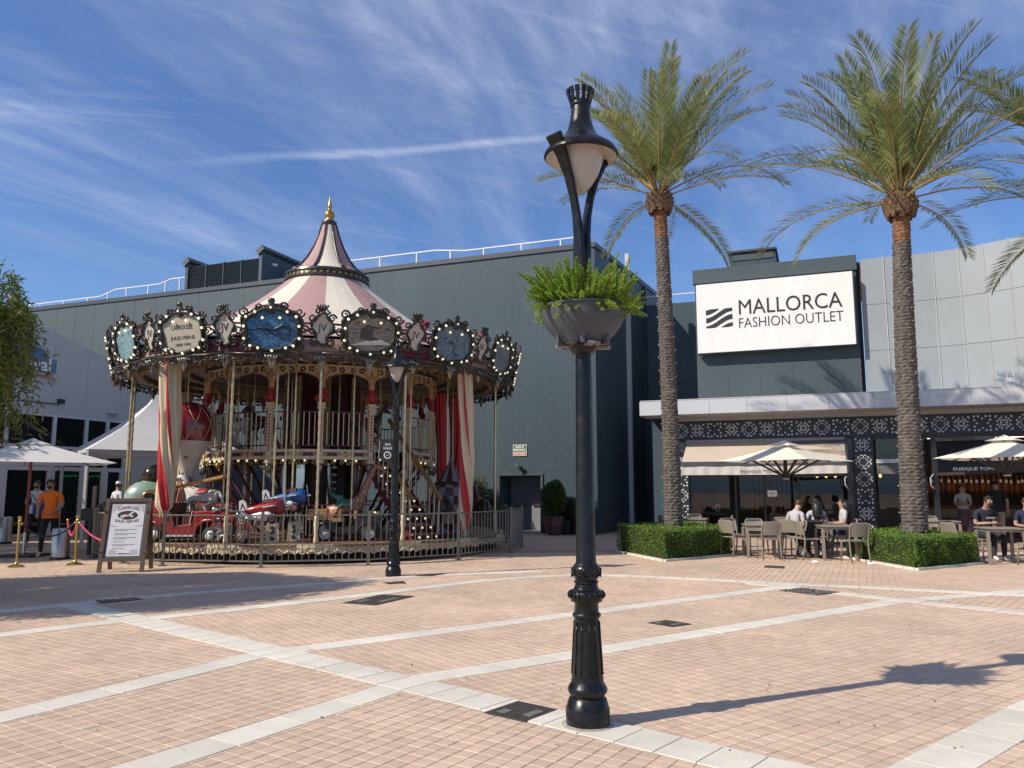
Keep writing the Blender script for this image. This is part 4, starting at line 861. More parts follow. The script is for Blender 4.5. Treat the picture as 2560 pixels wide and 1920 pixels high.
# frieze, truss
for i, b in enumerate(BAYS):
    for j in range(2):
        m = MB(); wedge(m, [(4.95, 4.34), (5.11, 4.44), (5.08, 4.60), (5.0, 4.72)], b + 11.25 * j, b + 11.25 * (j + 1), 3); m.build('frieze_panel', M_maroon if (i + j) % 2 else M_rose, car)
    m = MB(); c = MB()
    for j in range(3):
        a0, a1 = b + 7.5 * j, b + 7.5 * (j + 1); m.bar(cp(5.0, a0, 4.74), cp(5.0, a1, 5.04), 0.03); m.bar(cp(5.0, a1, 4.74), cp(5.0, a0, 5.04), 0.03)
    m.bar(cp(5.0, b, 5.05), cp(5.0, b + 22.5, 5.05), 0.04); m.bar(cp(5.0, b, 4.73), cp(5.0, b + 22.5, 4.73), 0.03); m.build('truss', M_maroon, car)
# ceiling: gilt darkened and inner ring near black, canopy shade put into colour
M_ceil = mat('ceiling_gilt', (0.20, 0.125, 0.055), 0.5, col2=(0.08, 0.045, 0.02), vscale=6, bump=0.4, bscale=20); M_ishade = mat('inner_shade_dark', (0.025, 0.012, 0.012), 0.6)
for i, b in enumerate(BAYS):
    m = MB(); wedge(m, [(4.95, 4.36), (4.2, 4.48), (3.4, 4.56), (3.05, 4.58)], b, b + 22.5, 3); m.build('ceiling_panel', M_ceil, car); m = MB(); wedge(m, [(3.05, 4.57), (0.9, 4.62)], b, b + 22.5, 3); m.build('inner_ceiling', M_ishade, car)
for rr, zz_ in ((4.55, 4.36), (4.0, 4.44), (3.45, 4.50)):
    m = MB(); m.lathe([(rr - 0.07, zz_ + 0.05), (rr - 0.05, zz_ - 0.03), (rr + 0.05, zz_ - 0.04), (rr + 0.07, zz_ + 0.04)], 96, cap=False); m.build('ceiling_ring', M_ceil, car)
    bm_ = None
    for k in range(64):
        a = k * 360 / 64
        if bm_ is None:
            m = MB(); m.box(-0.05, 0.05, -0.03, 0.03, -0.05, 0.02); bm_ = m.build('ceiling_dentil', M_ornate, car)
            o = bm_
        else: o = inst(bm_)
        o.matrix_local = frameM(rr, a, zz_ - 0.02)
# ---- rounding boards
def outline(w, h, kind):
    pts = []
    n = 56
    for i in range(n):
        t = 2 * math.pi * i / n - math.pi / 2; c, s = math.cos(t), math.sin(t)
        if kind == 'big':
            x = w * math.copysign(abs(c) ** 0.62, c); z = h * math.copysign(abs(s) ** 0.8, s); k = 1 + 0.05 * math.cos(6 * t + math.pi)
            if s < -0.3: x *= 0.86
            z -= 0.03 * math.cos(2 * t)
        else:
            x = w * c * (1 + 0.28 * math.sin(3 * s * 1.3 + 0.4)); z = h * s; k = 1 + 0.05 * math.cos(5 * t)
            if s > 0.2: x *= 0.95
        pts.append((x * k, z * k))
    return pts
def frame_tube(m, pts, r_, y=0.0, amp=0.35, f=7):
    n = len(pts); P = [(x, y, z) for x, z in pts] + [(pts[0][0], y, pts[0][1]), (pts[1][0], y, pts[1][1])]
    m.tube(P, [r_ * (1 + amp * math.sin(f * 2 * math.pi * i / n)) for i in range(len(P))], 6, cap=False)
def curl(m, cx, cz, r0, turns, sgn, y=0.0, th=0.022, a0=0.0):
    P = []; n = int(14 * turns)
    for i in range(n + 1):
        t = i / n; a = a0 + sgn * 2 * math.pi * turns * t; rr = r0 * (1 - 0.78 * t); P.append((cx + rr * math.cos(a), y - 0.01 * t, cz + rr * math.sin(a)))
    m.tube(P, [th * (1 - 0.35 * i / n) for i in range(n + 1)], 5)
def picmat(i, a, b, v):
    m = bpy.data.materials.new('painting_%d' % i); m.use_nodes = True; tt = m.node_tree; bs_ = tt.nodes['Principled BSDF']; bs_.inputs['Roughness'].default_value = 0.4; tc = tt.nodes.new('ShaderNodeTexCoord'); mp = tt.nodes.new('ShaderNodeMapping'); mp.inputs['Scale'].default_value = (1.0, 1.0, 2.2); mp.inputs['Rotation'].default_value = (0, 0.4 - 0.25 * i, 0); mp.inputs['Location'].default_value = (i * 3.7, 0, i)
    n_ = tt.nodes.new('ShaderNodeTexNoise'); n_.inputs['Scale'].default_value = v * 0.9; n_.inputs['Detail'].default_value = 7; n_.inputs['Roughness'].default_value = 0.6; n_.inputs['Distortion'].default_value = 2.2; rp_ = tt.nodes.new('ShaderNodeValToRGB'); el = rp_.color_ramp.elements
    el[0].position = 0.30; el[0].color = (*[c * 0.25 for c in b], 1); el[1].position = 0.72; el[1].color = (*[min(0.7, c * 2.1 + 0.05) for c in a], 1)
    for p_, c_ in ((0.42, b), (0.50, a), (0.56, [c * 0.5 for c in a]), (0.63, [min(0.6, c * 1.5) for c in b])): e_ = el.new(p_); e_.color = (*c_, 1)
    L_ = tt.links.new; L_(tc.outputs['Object'], mp.inputs[0]); L_(mp.outputs[0], n_.inputs[0]); L_(n_.outputs[0], rp_.inputs[0]); L_(rp_.outputs[0], bs_.inputs['Base Color']); return m
PICS = [picmat(i, a, b, v) if i != 3 else mat('picture_3', a, 0.4, col2=b, vscale=v) for i, (a, b, v) in enumerate([((0.02, 0.07, 0.16), (0.05, 0.20, 0.36), 4), ((0.28, 0.26, 0.20), (0.06, 0.06, 0.06), 3), ((0.16, 0.22, 0.28), (0.03, 0.07, 0.12), 4), ((0.45, 0.42, 0.33), (0.36, 0.32, 0.25), 2), ((0.18, 0.36, 0.44), (0.25, 0.25, 0.2), 3), ((0.2, 0.22, 0.25), (0.08, 0.1, 0.14), 5)])]
bo = outline(0.50, 0.36, 'big')
mF = MB(); frame_tube(mF, bo, 0.034, -0.03); frame_tube(mF, [(x * 1.14, z * 1.16) for x, z in bo], 0.026, 0.0, 0.5, 11)
for sx in (-1, 1):
    curl(mF, sx * 0.30, -0.47, 0.10, 1.4, sx, -0.02, a0=math.pi / 2); curl(mF, sx * 0.50, -0.30, 0.09, 1.3, -sx, -0.02, a0=math.pi / 2); curl(mF, sx * 0.60, 0.02, 0.09, 1.2, sx, -0.02); curl(mF, sx * 0.52, 0.34, 0.09, 1.3, -sx, -0.02); curl(mF, sx * 0.22, 0.44, 0.09, 1.4, sx, -0.02); curl(mF, sx * 0.10, -0.52, 0.07, 1.2, -sx, -0.02)
mF.lathe([(0.0, -0.02), (0.06, 0.0), (0.11, 0.08), (0.09, 0.16), (0.05, 0.19), (0.075, 0.22), (0.05, 0.27), (0, 0.28)], 10, (0, -0.01, 0.33), sy=0.6)
mF.lathe([(0.0, -0.15), (0.05, -0.12), (0.10, -0.02), (0.07, 0.06), (0, 0.08)], 10, (0, -0.02, -0.50), sy=0.6)
frame_me = mF.build('board_frame', M_bronze, None, smooth=True); FME = frame_me.data; bpy.data.objects.remove(frame_me)
mP = MB(); mP.prism([(x * 1.10, z * 1.12) for x, z in bo], 0.0, 0.03); pb = mP.build('b', M_bronze); BKME = pb.data; bpy.data.objects.remove(pb)
mP = MB(); mP.prism([(x * 0.97, z * 0.95) for x, z in bo], -0.012, -0.001); pb = mP.build('p', M_bronze); PCME = pb.data; bpy.data.objects.remove(pb); PCME.materials.clear()
so2 = outline(0.17, 0.30, 'small')
mS = MB(); frame_tube(mS, so2, 0.026, -0.02, 0.45, 9)
for sx in (-1, 1): curl(mS, sx * 0.18, 0.20, 0.08, 1.3, sx, -0.01); curl(mS, sx * 0.15, -0.26, 0.08, 1.4, -sx, -0.01, a0=math.pi / 2); curl(mS, sx * 0.19, -0.05, 0.05, 1.1, sx, -0.01); curl(mS, sx * 0.08, 0.33, 0.06, 1.2, -sx, -0.01)
for k in range(5): mS.tube([(0.0, 0, 0.30), (0.04 * (k - 2), -0.01, 0.40), (0.055 * (k - 2), -0.01, 0.46 - 0.008 * abs(k - 2))], [0.02, 0.018, 0.022], 5)
sm = mS.build('s', M_bronze, None, smooth=True); SME = sm.data; bpy.data.objects.remove(sm)
mS = MB(); mS.prism([(x * 1.0, z * 1.0) for x, z in so2], -0.004, 0.02); sm = mS.build('s', mat('badge_ivory', (0.47, 0.42, 0.36), 0.5, var=0.1, vscale=4)); SPME = sm.data; bpy.data.objects.remove(sm)
mb_ = MB(); mb_.ball((0, 0, 0), 0.027, 8, 6); bo_ = mb_.build('bulb', M_bulb, None, smooth=True); BUME = bo_.data; bpy.data.objects.remove(bo_)
def ob(name, me, parent, loc=(0, 0, 0), rot=(0, 0, 0)):
    o = bpy.data.objects.new(name, me); COL.objects.link(o); o.parent = parent; o.location = loc; o.rotation_euler = rot; return o
def om(o, M_): o.matrix_local = M_; return o
M_lett = mat('board_lettering', (0.03, 0.03, 0.03), 0.5)
TILT = Matrix.Rotation(R(12), 4, 'X')
bpos = [(bo[i][0] * (1.04), bo[i][1] * 1.05) for i in range(0, 56, 4)] + [(-0.16, 0.24), (0.16, 0.24)]
for i, b in enumerate(BAYS):
    # large picture board in the middle of the bay
    pm = {7: PICS[0], 8: PICS[1], 6: PICS[3], 9: PICS[2], 10: PICS[5], 5: PICS[4], 4: PICS[2]}.get(i, PICS[i % 6])
    bd = om(ob('picture_board', BKME, car), frameM(5.22, b + 11.25, 4.82) @ TILT @ Matrix.Scale(1.13, 4))
    ob('frame', FME, bd); pc = PCME.copy(); pc.materials.append(pm); pic = ob('picture', pc, bd)
    if 3 <= i <= 11:
        for x, z in bpos: ob('bulb', BUME, bd, (x, -0.055, z))
    if i == 6:
        for s_, zz_, w_, h_ in (('CARROUSEL', 0.13, 0.52, 0.085), ('JULES VERNE', -0.08, 0.58, 0.085), ('1828 1905', -0.20, 0.36, 0.05)): fittext('lettering', s_, w_, h_, M_lett, bd, (0, -0.014, zz_), depth=0.003)
    if i == 7:
        m = MB(); m.tube([(-0.42, -0.015, 0.02), (-0.2, -0.02, 0.06), (0.05, -0.02, 0.02), (0.2, -0.02, 0.10), (0.36, -0.02, 0.02), (0.28, -0.02, -0.12)], [0.004, 0.022, 0.03, 0.03, 0.02, 0.004], 6); m.tube([(-0.1, -0.02, 0.02), (0.1, -0.02, -0.10), (0.3, -0.015, -0.14)], 0.012, 5); m.build('painted_swordfish', mat('deep_blue', (0.006, 0.02, 0.05), 0.5), bd)
    if i == 8:
        m = MB(); m.prism([(-0.22, -0.08), (0.02, -0.12), (0.04, 0.10), (-0.2, 0.12)], -0.02, -0.012); m.build('painted_hull', mat('hull_dark', (0.05, 0.045, 0.04), 0.5), bd)
        m = MB(); m.prism([(-0.4, -0.22), (0.42, -0.16), (0.2, -0.08), (-0.1, -0.12)], -0.019, -0.012); m.build('painted_deck', mat('sail_white', (0.55, 0.52, 0.45), 0.6), bd)
    # small JV badge on the pole line
    bg_ = om(ob('monogram_badge', SPME, car), frameM(5.22, b, 4.89) @ TILT @ Matrix.Scale(1.12, 4)); ob('frame', SME, bg_)
    if 3 <= i <= 13: fittext('monogram', 'JV', 0.16, 0.19, M_lett, bg_, (0, -0.008, 0.0), depth=0.003)
# ---- scrolled valance under the rim and pendants
mv = MB()
for k in range(7):
    a = -0.86 + k * 0.286; curl(mv, a, -0.03 - 0.05 * (1 - abs(k - 3) / 3), 0.075, 1.5, 1 if k % 2 else -1, 0, 0.02, a0=k); curl(mv, a + 0.14, -0.10 + 0.04 * (k % 2), 0.05, 1.2, -1 if k % 2 else 1, 0, 0.016, a0=k * 2)
mv.tube([(-1.0, 0, 0.05), (-0.5, -0.02, 0.03), (0, -0.03, 0.05), (0.5, -0.02, 0.03), (1.0, 0, 0.05)], 0.028, 6)
vo = mv.build('v', [M_bronze], None, smooth=True); VME = vo.data; bpy.data.objects.remove(vo)
mv = MB(); mv.lathe([(0, -0.22), (0.03, -0.20), (0.06, -0.12), (0.10, -0.02), (0.09, 0.06), (0.05, 0.10), (0, 0.11)], 10, sy=0.5)
for k in range(5): mv.tube([(0, -0.03, -0.06), (0.05 * (k - 2), -0.07, 0.02), (0.07 * (k - 2), -0.06, 0.08)], [0.012, 0.018, 0.02], 5)
vo = mv.build('v', M_silver, None, smooth=True); PME = vo.data; bpy.data.objects.remove(vo)
vg = mat('pendant_gold', (0.5, 0.33, 0.2), 0.4, metal=0.3, var=0.4, vscale=20)
for i, b in enumerate(BAYS):
    om(ob('scroll_valance', VME, car), frameM(5.12, b + 11.25, 4.32)); om(ob('pendant', PME, car), frameM(5.13, b, 4.27)); om(ob('pendant', PME, car), frameM(5.13, b + 11.25, 4.24))
# red lamps clamped on the rim
for b in (BAYS[4], BAYS[5], BAYS[6], BAYS[9], BAYS[10]):
    m = MB(); m.box(-0.06, 0.06, -0.10, 0.10, -0.05, 0.05, frameM(4.9, b + 5.0, 5.3) @ Matrix.Rotation(R(25), 4, 'X')); m.bar(cp(4.9, b + 5, 5.24), cp(4.95, b + 5, 5.0), 0.025); m.build('spot_lamp', M_cred, car)
# ---- decks
for i, b in enumerate(BAYS):
    m = MB(); wedge(m, [(4.93, 0.36), (4.93, 0.405), (0.6, 0.405)], b + 0.05, b + 22.45, 4); m.build('deck_board', M_deck, car)
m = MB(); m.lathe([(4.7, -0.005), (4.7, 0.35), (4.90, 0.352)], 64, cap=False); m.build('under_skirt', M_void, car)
ms_ = MB(); ms_.box(-0.97, 0.97, -0.03, 0.02, 0.05, 0.12); ms_.box(-0.97, 0.97, -0.012, 0.02, -0.06, 0.05)
for k in range(4):
    x = -0.72 + k * 0.48; curl(ms_, x, -0.02, 0.075, 1.5, 1 if k % 2 else -1, -0.03, 0.022, a0=0.5); ms_.tube([(x + 0.08, -0.03, -0.06), (x + 0.2, -0.04, 0.0), (x + 0.32, -0.035, -0.07), (x + 0.40, -0.03, -0.02)], [0.02, 0.028, 0.024, 0.016], 6)
so3 = ms_.build('s', M_ivory, None, smooth=True, auto=40); SKME = so3.data; bpy.data.objects.remove(so3)
for b in BAYS: om(ob('skirt_moulding', SKME, car), frameM(4.86, b + 11.25, 0.29))
m = MB()
for i, b in enumerate(BAYS):
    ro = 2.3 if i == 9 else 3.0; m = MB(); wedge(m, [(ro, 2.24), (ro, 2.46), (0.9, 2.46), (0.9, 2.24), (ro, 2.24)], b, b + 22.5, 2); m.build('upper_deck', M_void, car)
mu = MB(); mu.box(-0.58, 0.58, -0.03, 0.0, -0.12, 0.12); ud = mu.build('u', M_ivory); UME = ud.data; bpy.data.objects.remove(ud)
mu = MB()
for x in (-0.32, 0.32): mu.prism([(x - 0.14, -0.05), (x - 0.1, 0.03), (x - 0.15, 0.055), (x, 0.045), (x + 0.15, 0.055), (x + 0.1, 0.03), (x + 0.14, -0.05), (x, -0.035)], -0.04, -0.031)
ud = mu.build('u', M_maroon); UCME = ud.data; bpy.data.objects.remove(ud)
mu = MB()
for x in (-0.32, 0.32):
    curl(mu, x - 0.18, 0.0, 0.05, 1.2, 1, -0.035, 0.012); curl(mu, x + 0.18, 0.0, 0.05, 1.2, -1, -0.035, 0.012, a0=math.pi)
mu.ball((0, -0.03, 0.0), (0.06, 0.02, 0.07), 8, 6)
for k in range(6): curl(mu, -0.45 + 0.18 * k, -0.19, 0.06, 1.4, 1 if k % 2 else -1, 0.0, 0.014, a0=k)
ud = mu.build('u', M_gold, None, smooth=True); UGME = ud.data; bpy.data.objects.remove(ud)
STAIR = (9,)   # bay with the front stairs
for i, b in enumerate(BAYS):
    if i in STAIR: continue
    f = om(ob('deck_beam', UME, car), frameM(2.97, b + 11.25, 2.35)); ob('cartouche', UCME, f); ob('gilt_scroll', UGME, f)['kind'] = 'stuff'
    if 4 <= i <= 11:
        for x in (-0.25, 0.0, 0.25): ob('bulb', BUME, f, (x, -0.04, -0.145))
    # railing of the upper deck
    if i in STAIR: continue
    m = MB(); m.bar(cp(2.98, b + 1.5, 3.35), cp(2.98, b + 21, 3.35), 0.035); m.build('rail', M_maroon, car); m = MB(); m.bar(cp(2.98, b + 1.5, 2.56), cp(2.98, b + 21, 2.56), 0.03); m.build('rail', M_maroon, car)
    for k in range(8):
        p = cp(2.98, b + 1.5 + 19.5 * (k + 0.5) / 8); m = MB(); m.bar((p.x, p.y, 2.57), (p.x, p.y, 3.34), 0.022); m.build('baluster', M_ivory, car)
# columns with figures
mc = MB(); mc.box(-0.055, 0.055, -0.055, 0.055, 2.0, 3.42); mc.box(-0.09, 0.09, -0.09, 0.09, 3.42, 3.46, taper=1.15); mc.box(-0.075, 0.075, -0.075, 0.075, 3.46, 3.56, taper=1.3); mc.box(-0.085, 0.085, -0.085, 0.085, 2.14, 2.22)
co = mc.build('c', M_ivory); CME = co.data; bpy.data.objects.remove(co)
mc = MB()
for k in range(12): mc.ball((0, -0.058, 2.45 + k * 0.075), (0.03, 0.012, 0.026), 6, 4)
co = mc.build('c', M_cred); CRME = co.data; bpy.data.objects.remove(co)
mc = MB(); mc.lathe([(0, -0.22), (0.05, -0.16), (0.08, -0.05), (0.07, 0.02), (0, 0.05)], 8, (0, -0.02, 2.10)); co = mc.build('c', M_silver, None, smooth=True); CGME = co.data; bpy.data.objects.remove(co)
# mermaid figure: torso with raised arms above a curled red tail
nd = [((0, 0, 3.92), 0.085), ((0, -0.01, 4.05), 0.07), ((0, -0.015, 4.17), 0.10), ((0, -0.02, 4.26), 0.04), ((0, -0.035, 4.35), 0.062), ((0.11, -0.02, 4.20), 0.035), ((0.20, -0.03, 4.32), 0.028), ((0.15, -0.03, 4.45), 0.024), ((-0.11, -0.02, 4.20), 0.035), ((-0.20, -0.03, 4.32), 0.028), ((-0.15, -0.03, 4.45), 0.024), ((0, 0.0, 3.80), 0.095), ((0, -0.02, 3.70), 0.085), ((0.06, -0.04, 3.62), 0.06), ((-0.06, -0.04, 3.62), 0.06)]
fig = skin('f', nd, [(0, 1), (1, 2), (2, 3), (3, 4), (2, 5), (5, 6), (6, 7), (2, 8), (8, 9), (9, 10), (0, 11), (11, 12), (12, 13), (12, 14)], [M_flesh, M_cred], lambda c: 0 if c.z > 3.93 else 1); FIG = fig.data; bpy.data.objects.remove(fig)
mc = MB(); curl(mc, 0.07, 3.66, 0.075, 1.5, -1, -0.05, 0.026, a0=1.5); curl(mc, -0.07, 3.66, 0.075, 1.5, 1, -0.05, 0.026, a0=1.5); co = mc.build('c', M_cred, None, smooth=True); TLME = co.data; bpy.data.objects.remove(co)
mc = MB(); mc.prism([(-0.60, 0.0), (-0.60, 0.36), (0.60, 0.36), (0.60, 0.0)] + [(0.60 - 1.2 * k / 16, 0.17 * math.sin(math.pi * k / 16)) for k in range(1, 16)], -0.02, 0.02); co = mc.build('c', M_ivory); AME = co.data; bpy.data.objects.remove(co)
mc = MB()
for x in (-0.34, -0.14, 0.14, 0.34):
    for k in range(5): a = k * 2 * math.pi / 5; mc.ball((x + 0.05 * math.cos(a), -0.022, 0.24 + 0.05 * math.sin(a)), (0.03, 0.008, 0.03), 6, 4)
co = mc.build('c', mat('dark_floral', (0.06, 0.02, 0.03), 0.6)); AFME = co.data; bpy.data.objects.remove(co)
mc = MB()
for k in range(17): mc.ball((-0.58 + 1.16 * k / 16, -0.02, -0.005 + 0.17 * math.sin(math.pi * k / 16)), 0.025, 6, 4)
co = mc.build('c', M_gold); ABME = co.data; bpy.data.objects.remove(co)
for i, b in enumerate(BAYS):
    c = om(ob('column', CME, car), frameM(3.02, b, 0)); ob('red_studs', CRME, c)['kind'] = 'stuff'; ob('console', CGME, c)
    f = om(ob('mermaid_figure', FIG, car), frameM(3.02, b, 0)); ob('tail_scroll', TLME, f)
    a = om(ob('arch', AME, car), frameM(2.98, b + 11.25, 4.12)); ob('floral_cutout', AFME, a)['kind'] = 'stuff'; ob('bead_edge', ABME, a)['kind'] = 'stuff'
# outer twisted poles
def pole_mesh(r_, z0, z1, tw=30):
    m = MB(); n = 8; k = int((z1 - z0) * 26); vs = []; fs = []
    for j in range(k + 1):
        z = z0 + (z1 - z0) * j / k
        for q in range(n): a = 2 * math.pi * q / n; rr = r_ * (1 + 0.16 * math.cos(2 * a + tw * z)); vs.append((rr * math.cos(a), rr * math.sin(a), z))
    for j in range(k):
        for q in range(n): fs.append((j * n + q, j * n + (q + 1) % n, (j + 1) * n + (q + 1) % n, (j + 1) * n + q))
    m.add(vs, fs); o = m.build('p', mat('pole_brass', (0.60, 0.49, 0.30), 0.3, metal=0.75, var=0.15, vscale=4), None, smooth=True); me = o.data; bpy.data.objects.remove(o); return me
PLME = pole_mesh(0.03, 0.42, 4.4)
m = MB(); m.lathe([(0.05, 0.40), (0.055, 0.5), (0.035, 0.62), (0.045, 0.75), (0.055, 0.83), (0.04, 0.9), (0.05, 0.95), (0.032, 1.0)], 12); o = m.build('p', M_ivory, None, smooth=True); PBME = o.data; bpy.data.objects.remove(o)
for b in BAYS:
    p = om(ob('pole', PLME, car), frameM(4.78, b, 0)); ob('pole_base', PBME, p)
# second, slim ring of inner poles
PL2 = pole_mesh(0.018, 0.42, 4.5)
for k in range(16): om(ob('inner_pole', PL2, car), frameM(3.75, P0 + 11.25 + 22.5 * k, 0))
PL3 = pole_mesh(0.014, 2.47, 4.55)
for k in range(12): om(ob('inner_pole', PL3, car), frameM(2.2, 10 + 30 * k, 0))
# centre drum with red hangings and gilt strips
m = MB(); m.lathe([(0.85, 0.41), (0.85, 4.58)], 24, cap=False); m.build('centre_drum', mat('drum_dark', (0.05, 0.03, 0.028), 0.5), car)
def drape(m, r_, a0, a1, z0, z1, folds=8, amp=0.05):
    n = 40
    for i in range(n + 1):
        a = a0 + (a1 - a0) * i / n; rr = r_ + amp * math.sin(folds * 2 * math.pi * i / n)
        for z in (z0, z1): m.v.append(tuple(cp(rr, a, z)))
    m.f += [(i * 2, i * 2 + 2, i * 2 + 3, i * 2 + 1) for i in range(n)]; m.mi += [0] * n
for a in (-30, 15, 60, 105, 150, 195, 240, 285):
    m = MB(); drape(m, 0.95, a, a + 24, 2.48, 4.3); m.build('red_hanging', M_maroon, car, smooth=True)
    m = MB(); drape(m, 1.0, a - 14, a - 4, 2.48, 4.5, 2, 0.03); m.build('gilt_strip', M_ornate, car, smooth=True)
    m = MB(); m.box(-0.12, 0.12, -0.04, 0.0, 0.45, 2.2, frameM(1.0, a, 0)); m.build('mirror_panel', mat('mirror', (0.5, 0.5, 0.5), 0.08, metal=1.0), car)
# struts under the upper deck and the red inner railing
for k in range(16):
    a = P0 + 22.5 * k
    m = MB(); m.bar(cp(2.9, a, 2.22), cp(1.6, a, 0.45), 0.06); m.build('strut', mat('dark_red_steel', (0.06, 0.012, 0.014), 0.5), car)
    m = MB(); p = cp(2.9, a); m.bar((p.x, p.y, 0.4), (p.x, p.y, 2.2), 0.03); m.build('post', M_maroon, car)
for i, b in enumerate(BAYS):
    if i == 9: continue
    m = MB(); m.bar(cp(3.1, b, 1.18), cp(3.1, b + 22.5, 1.18), 0.035); m.build('rail', M_cred, car); m = MB(); m.bar(cp(3.1, b, 0.50), cp(3.1, b + 22.5, 0.50), 0.03); m.build('rail', M_cred, car)
    for k in range(7):
        p = cp(3.1, b + 22.5 * (k + 0.5) / 7); m = MB(); m.bar((p.x, p.y, 0.5), (p.x, p.y, 1.17), 0.024); m.build('baluster', M_ivory, car)
# stairs: front pair runs down to the right, another climbs behind
def stairs(pt, pb, width, n=10):
    pt, pb = Vector(pt), Vector(pb); d = pb - pt; h = Vector((d.x, d.y, 0)).normalized(); s_ = Vector((-h.y, h.x, 0))
    for k in range(n):
        c = pt + d * ((k + 0.5) / n); run = Vector((d.x, d.y, 0)).length / n
        m = MB(); M_ = Matrix.Translation(c) @ Matrix.Rotation(math.atan2(h.y, h.x), 4, 'Z'); m.box(-run / 2, run / 2 + 0.03, -width / 2, width / 2, -0.02, 0.02, M_); st = m.build('stair_tread', M_deck, car)
        m = MB(); m.box(-run / 2, -run / 2 + 0.015, -width / 2, width / 2, -0.17, -0.02, M_); m.build('riser', M_maroon, st)
        for q in (-0.3, 0.0, 0.3): om(ob('bulb', BUME, st), M_ @ Matrix.Translation((run / 2 + 0.04, q * width, -0.06)))
    for sg in (-1, 1):
        a = pt + s_ * sg * width / 2; b = pb + s_ * sg * width / 2
        m = MB(); m.bar(a - Vector((0, 0, 0.06)), b - Vector((0, 0, 0.06)), 0.03, 0.12); m.build('stringer', M_maroon, car)
        m = MB(); m.bar(a + Vector((0, 0, 0.88)), b + Vector((0, 0, 0.88)), 0.06, 0.08); m.build('handrail', mat('handrail_wood', (0.26, 0.14, 0.06), 0.45, var=0.2), car)
        for k in range(12):
            p = a.lerp(b, (k + 0.5) / 12); m = MB(); m.bar(p, p + Vector((0, 0, 0.87)), 0.024); m.build('baluster', M_ivory, car)
stairs(cp(2.35, 32.8, 2.42), cp(4.42, 32.8, 0.42), 0.86)
stairs(cp(2.3, -150, 2.42), cp(3.6, -175, 0.42), 0.7)
# twisted curtains at the rim
def curtain(phi, r_, z1, z0, w, twist, mats=(M_cred, M_crm)):
    m = MB(); nz, na = 30, 36; vs = []; c = cp(r_, phi)
    for j in range(nz + 1):
        t = j / nz; z = z1 + (z0 - z1) * t; wd = w * (1.0 - 0.25 * t + 0.12 * math.sin(math.pi * t)) * (0.55 if t > 0.95 else 1)
        for i in range(na):
            a = 2 * math.pi * i / na; rr = wd * (0.72 + 0.28 * math.cos(7 * a + 3 * t) + 0.08 * math.sin(13 * a - 5 * t)); tw = twist * t * t
            vs.append((c.x + rr * math.cos(a + tw) + 0.06 * math.sin(2.5 * t), c.y + 0.7 * rr * math.sin(a + tw), z))
    for j in range(nz):
        for i in range(na):
            m.cm = 0 if (13 <= i < 19 or 24 <= i < 26 or 1 <= i < 4) else 1
            m.add([], []); m.f.append((j * na + i, j * na + (i + 1) % na, (j + 1) * na + (i + 1) % na, (j + 1) * na + i)); m.mi.append(m.cm)
    m.v = vs; return m.build('curtain', list(mats), car, smooth=True)
M_cloth = mat('curtain_cream', (0.55, 0.46, 0.31), 0.6, var=0.08, vscale=2); M_clothr = mat('curtain_red', (0.45, 0.015, 0.025), 0.5)
curtain(-43.0, 4.84, 4.32, 0.95, 0.235, 2.4, (M_clothr, M_cloth)); curtain(42.5, 4.84, 4.36, 0.60, 0.20, 2.6, (M_clothr, M_cloth))
curtain(-120, 4.5, 4.3, 1.2, 0.2, 1.5, (M_cloth, M_cloth)); curtain(112, 4.2, 4.3, 0.9, 0.2, -1.5, (M_clothr, M_clothr)); curtain(88, 3.2, 4.2, 1.0, 0.16, 1.2, (M_clothr, M_clothr))
# ================================================================ rides standing on the carousel
def cl(x, y, z=0.405):
    c, s = math.cos(CR), math.sin(CR); return (CC[0] + c * x - s * y, CC[1] + s * x + c * y, z)
def ride(name, label, cat, x, y, head, z=0.405): return thing(name, label, cat, cl(x, y, z), CR + head)
M_rub = mat('rubber', (0.015, 0.015, 0.016), 0.7); M_wrim = mat('wheel_white', (0.62, 0.62, 0.6), 0.4); M_fred = mat('engine_red', (0.23, 0.010, 0.014), 0.25, coat=0.5); M_blk2 = mat('gloss_black', (0.012, 0.012, 0.014), 0.2, coat=0.4); M_chrome = mat('chrome', (0.7, 0.7, 0.7), 0.12, metal=1.0)
M_plank = mat('varnished_wood', (0.40, 0.21, 0.075), 0.4, var=0.25, vscale=6, stretch=(1, 6, 6))
def wheel(t, x, y, r_, w=0.09, spokes=0, rim=None):
    M_ = Matrix.Translation((x, y, r_)) @ Matrix.Rotation(R(90), 4, 'X')
    m = MB(); m.lathe([(r_ * 0.68, -w / 2), (r_ * 0.92, -w / 2), (r_, -w / 4), (r_, w / 4), (r_ * 0.92, w / 2), (r_ * 0.68, w / 2)], 24, M=M_, cap=False); wh = m.build('wheel', M_rub, t, smooth=True)
    if spokes:
        m = MB(); m.lathe([(r_ * 0.6, -0.02), (r_ * 0.72, -0.02), (r_ * 0.72, 0.02), (r_ * 0.6, 0.02), (r_ * 0.6, -0.02)], 24, M=M_, cap=False)
        for k in range(spokes): a = 2 * math.pi * k / spokes; m.bar(M_ @ Vector((r_ * 0.1 * math.cos(a), r_ * 0.1 * math.sin(a), 0)), M_ @ Vector((r_ * 0.64 * math.cos(a), r_ * 0.64 * math.sin(a), 0)), 0.022)
        m.lathe([(0.0, -0.03), (r_ * 0.18, -0.03), (r_ * 0.18, 0.03), (0.0, 0.04)], 12, M=M_); m.build('rim', rim or M_wrim, wh)
    else:
        m = MB(); m.lathe([(0, w * 0.45), (r_ * 0.18, w * 0.48), (r_ * 0.3, w * 0.3), (r_ * 0.72, w * 0.42), (r_ * 0.72, -w * 0.42), (r_ * 0.3, -w * 0.3), (0, -w * 0.45)], 20, M=M_); m.build('rim', rim or M_wrim, wh, smooth=True)
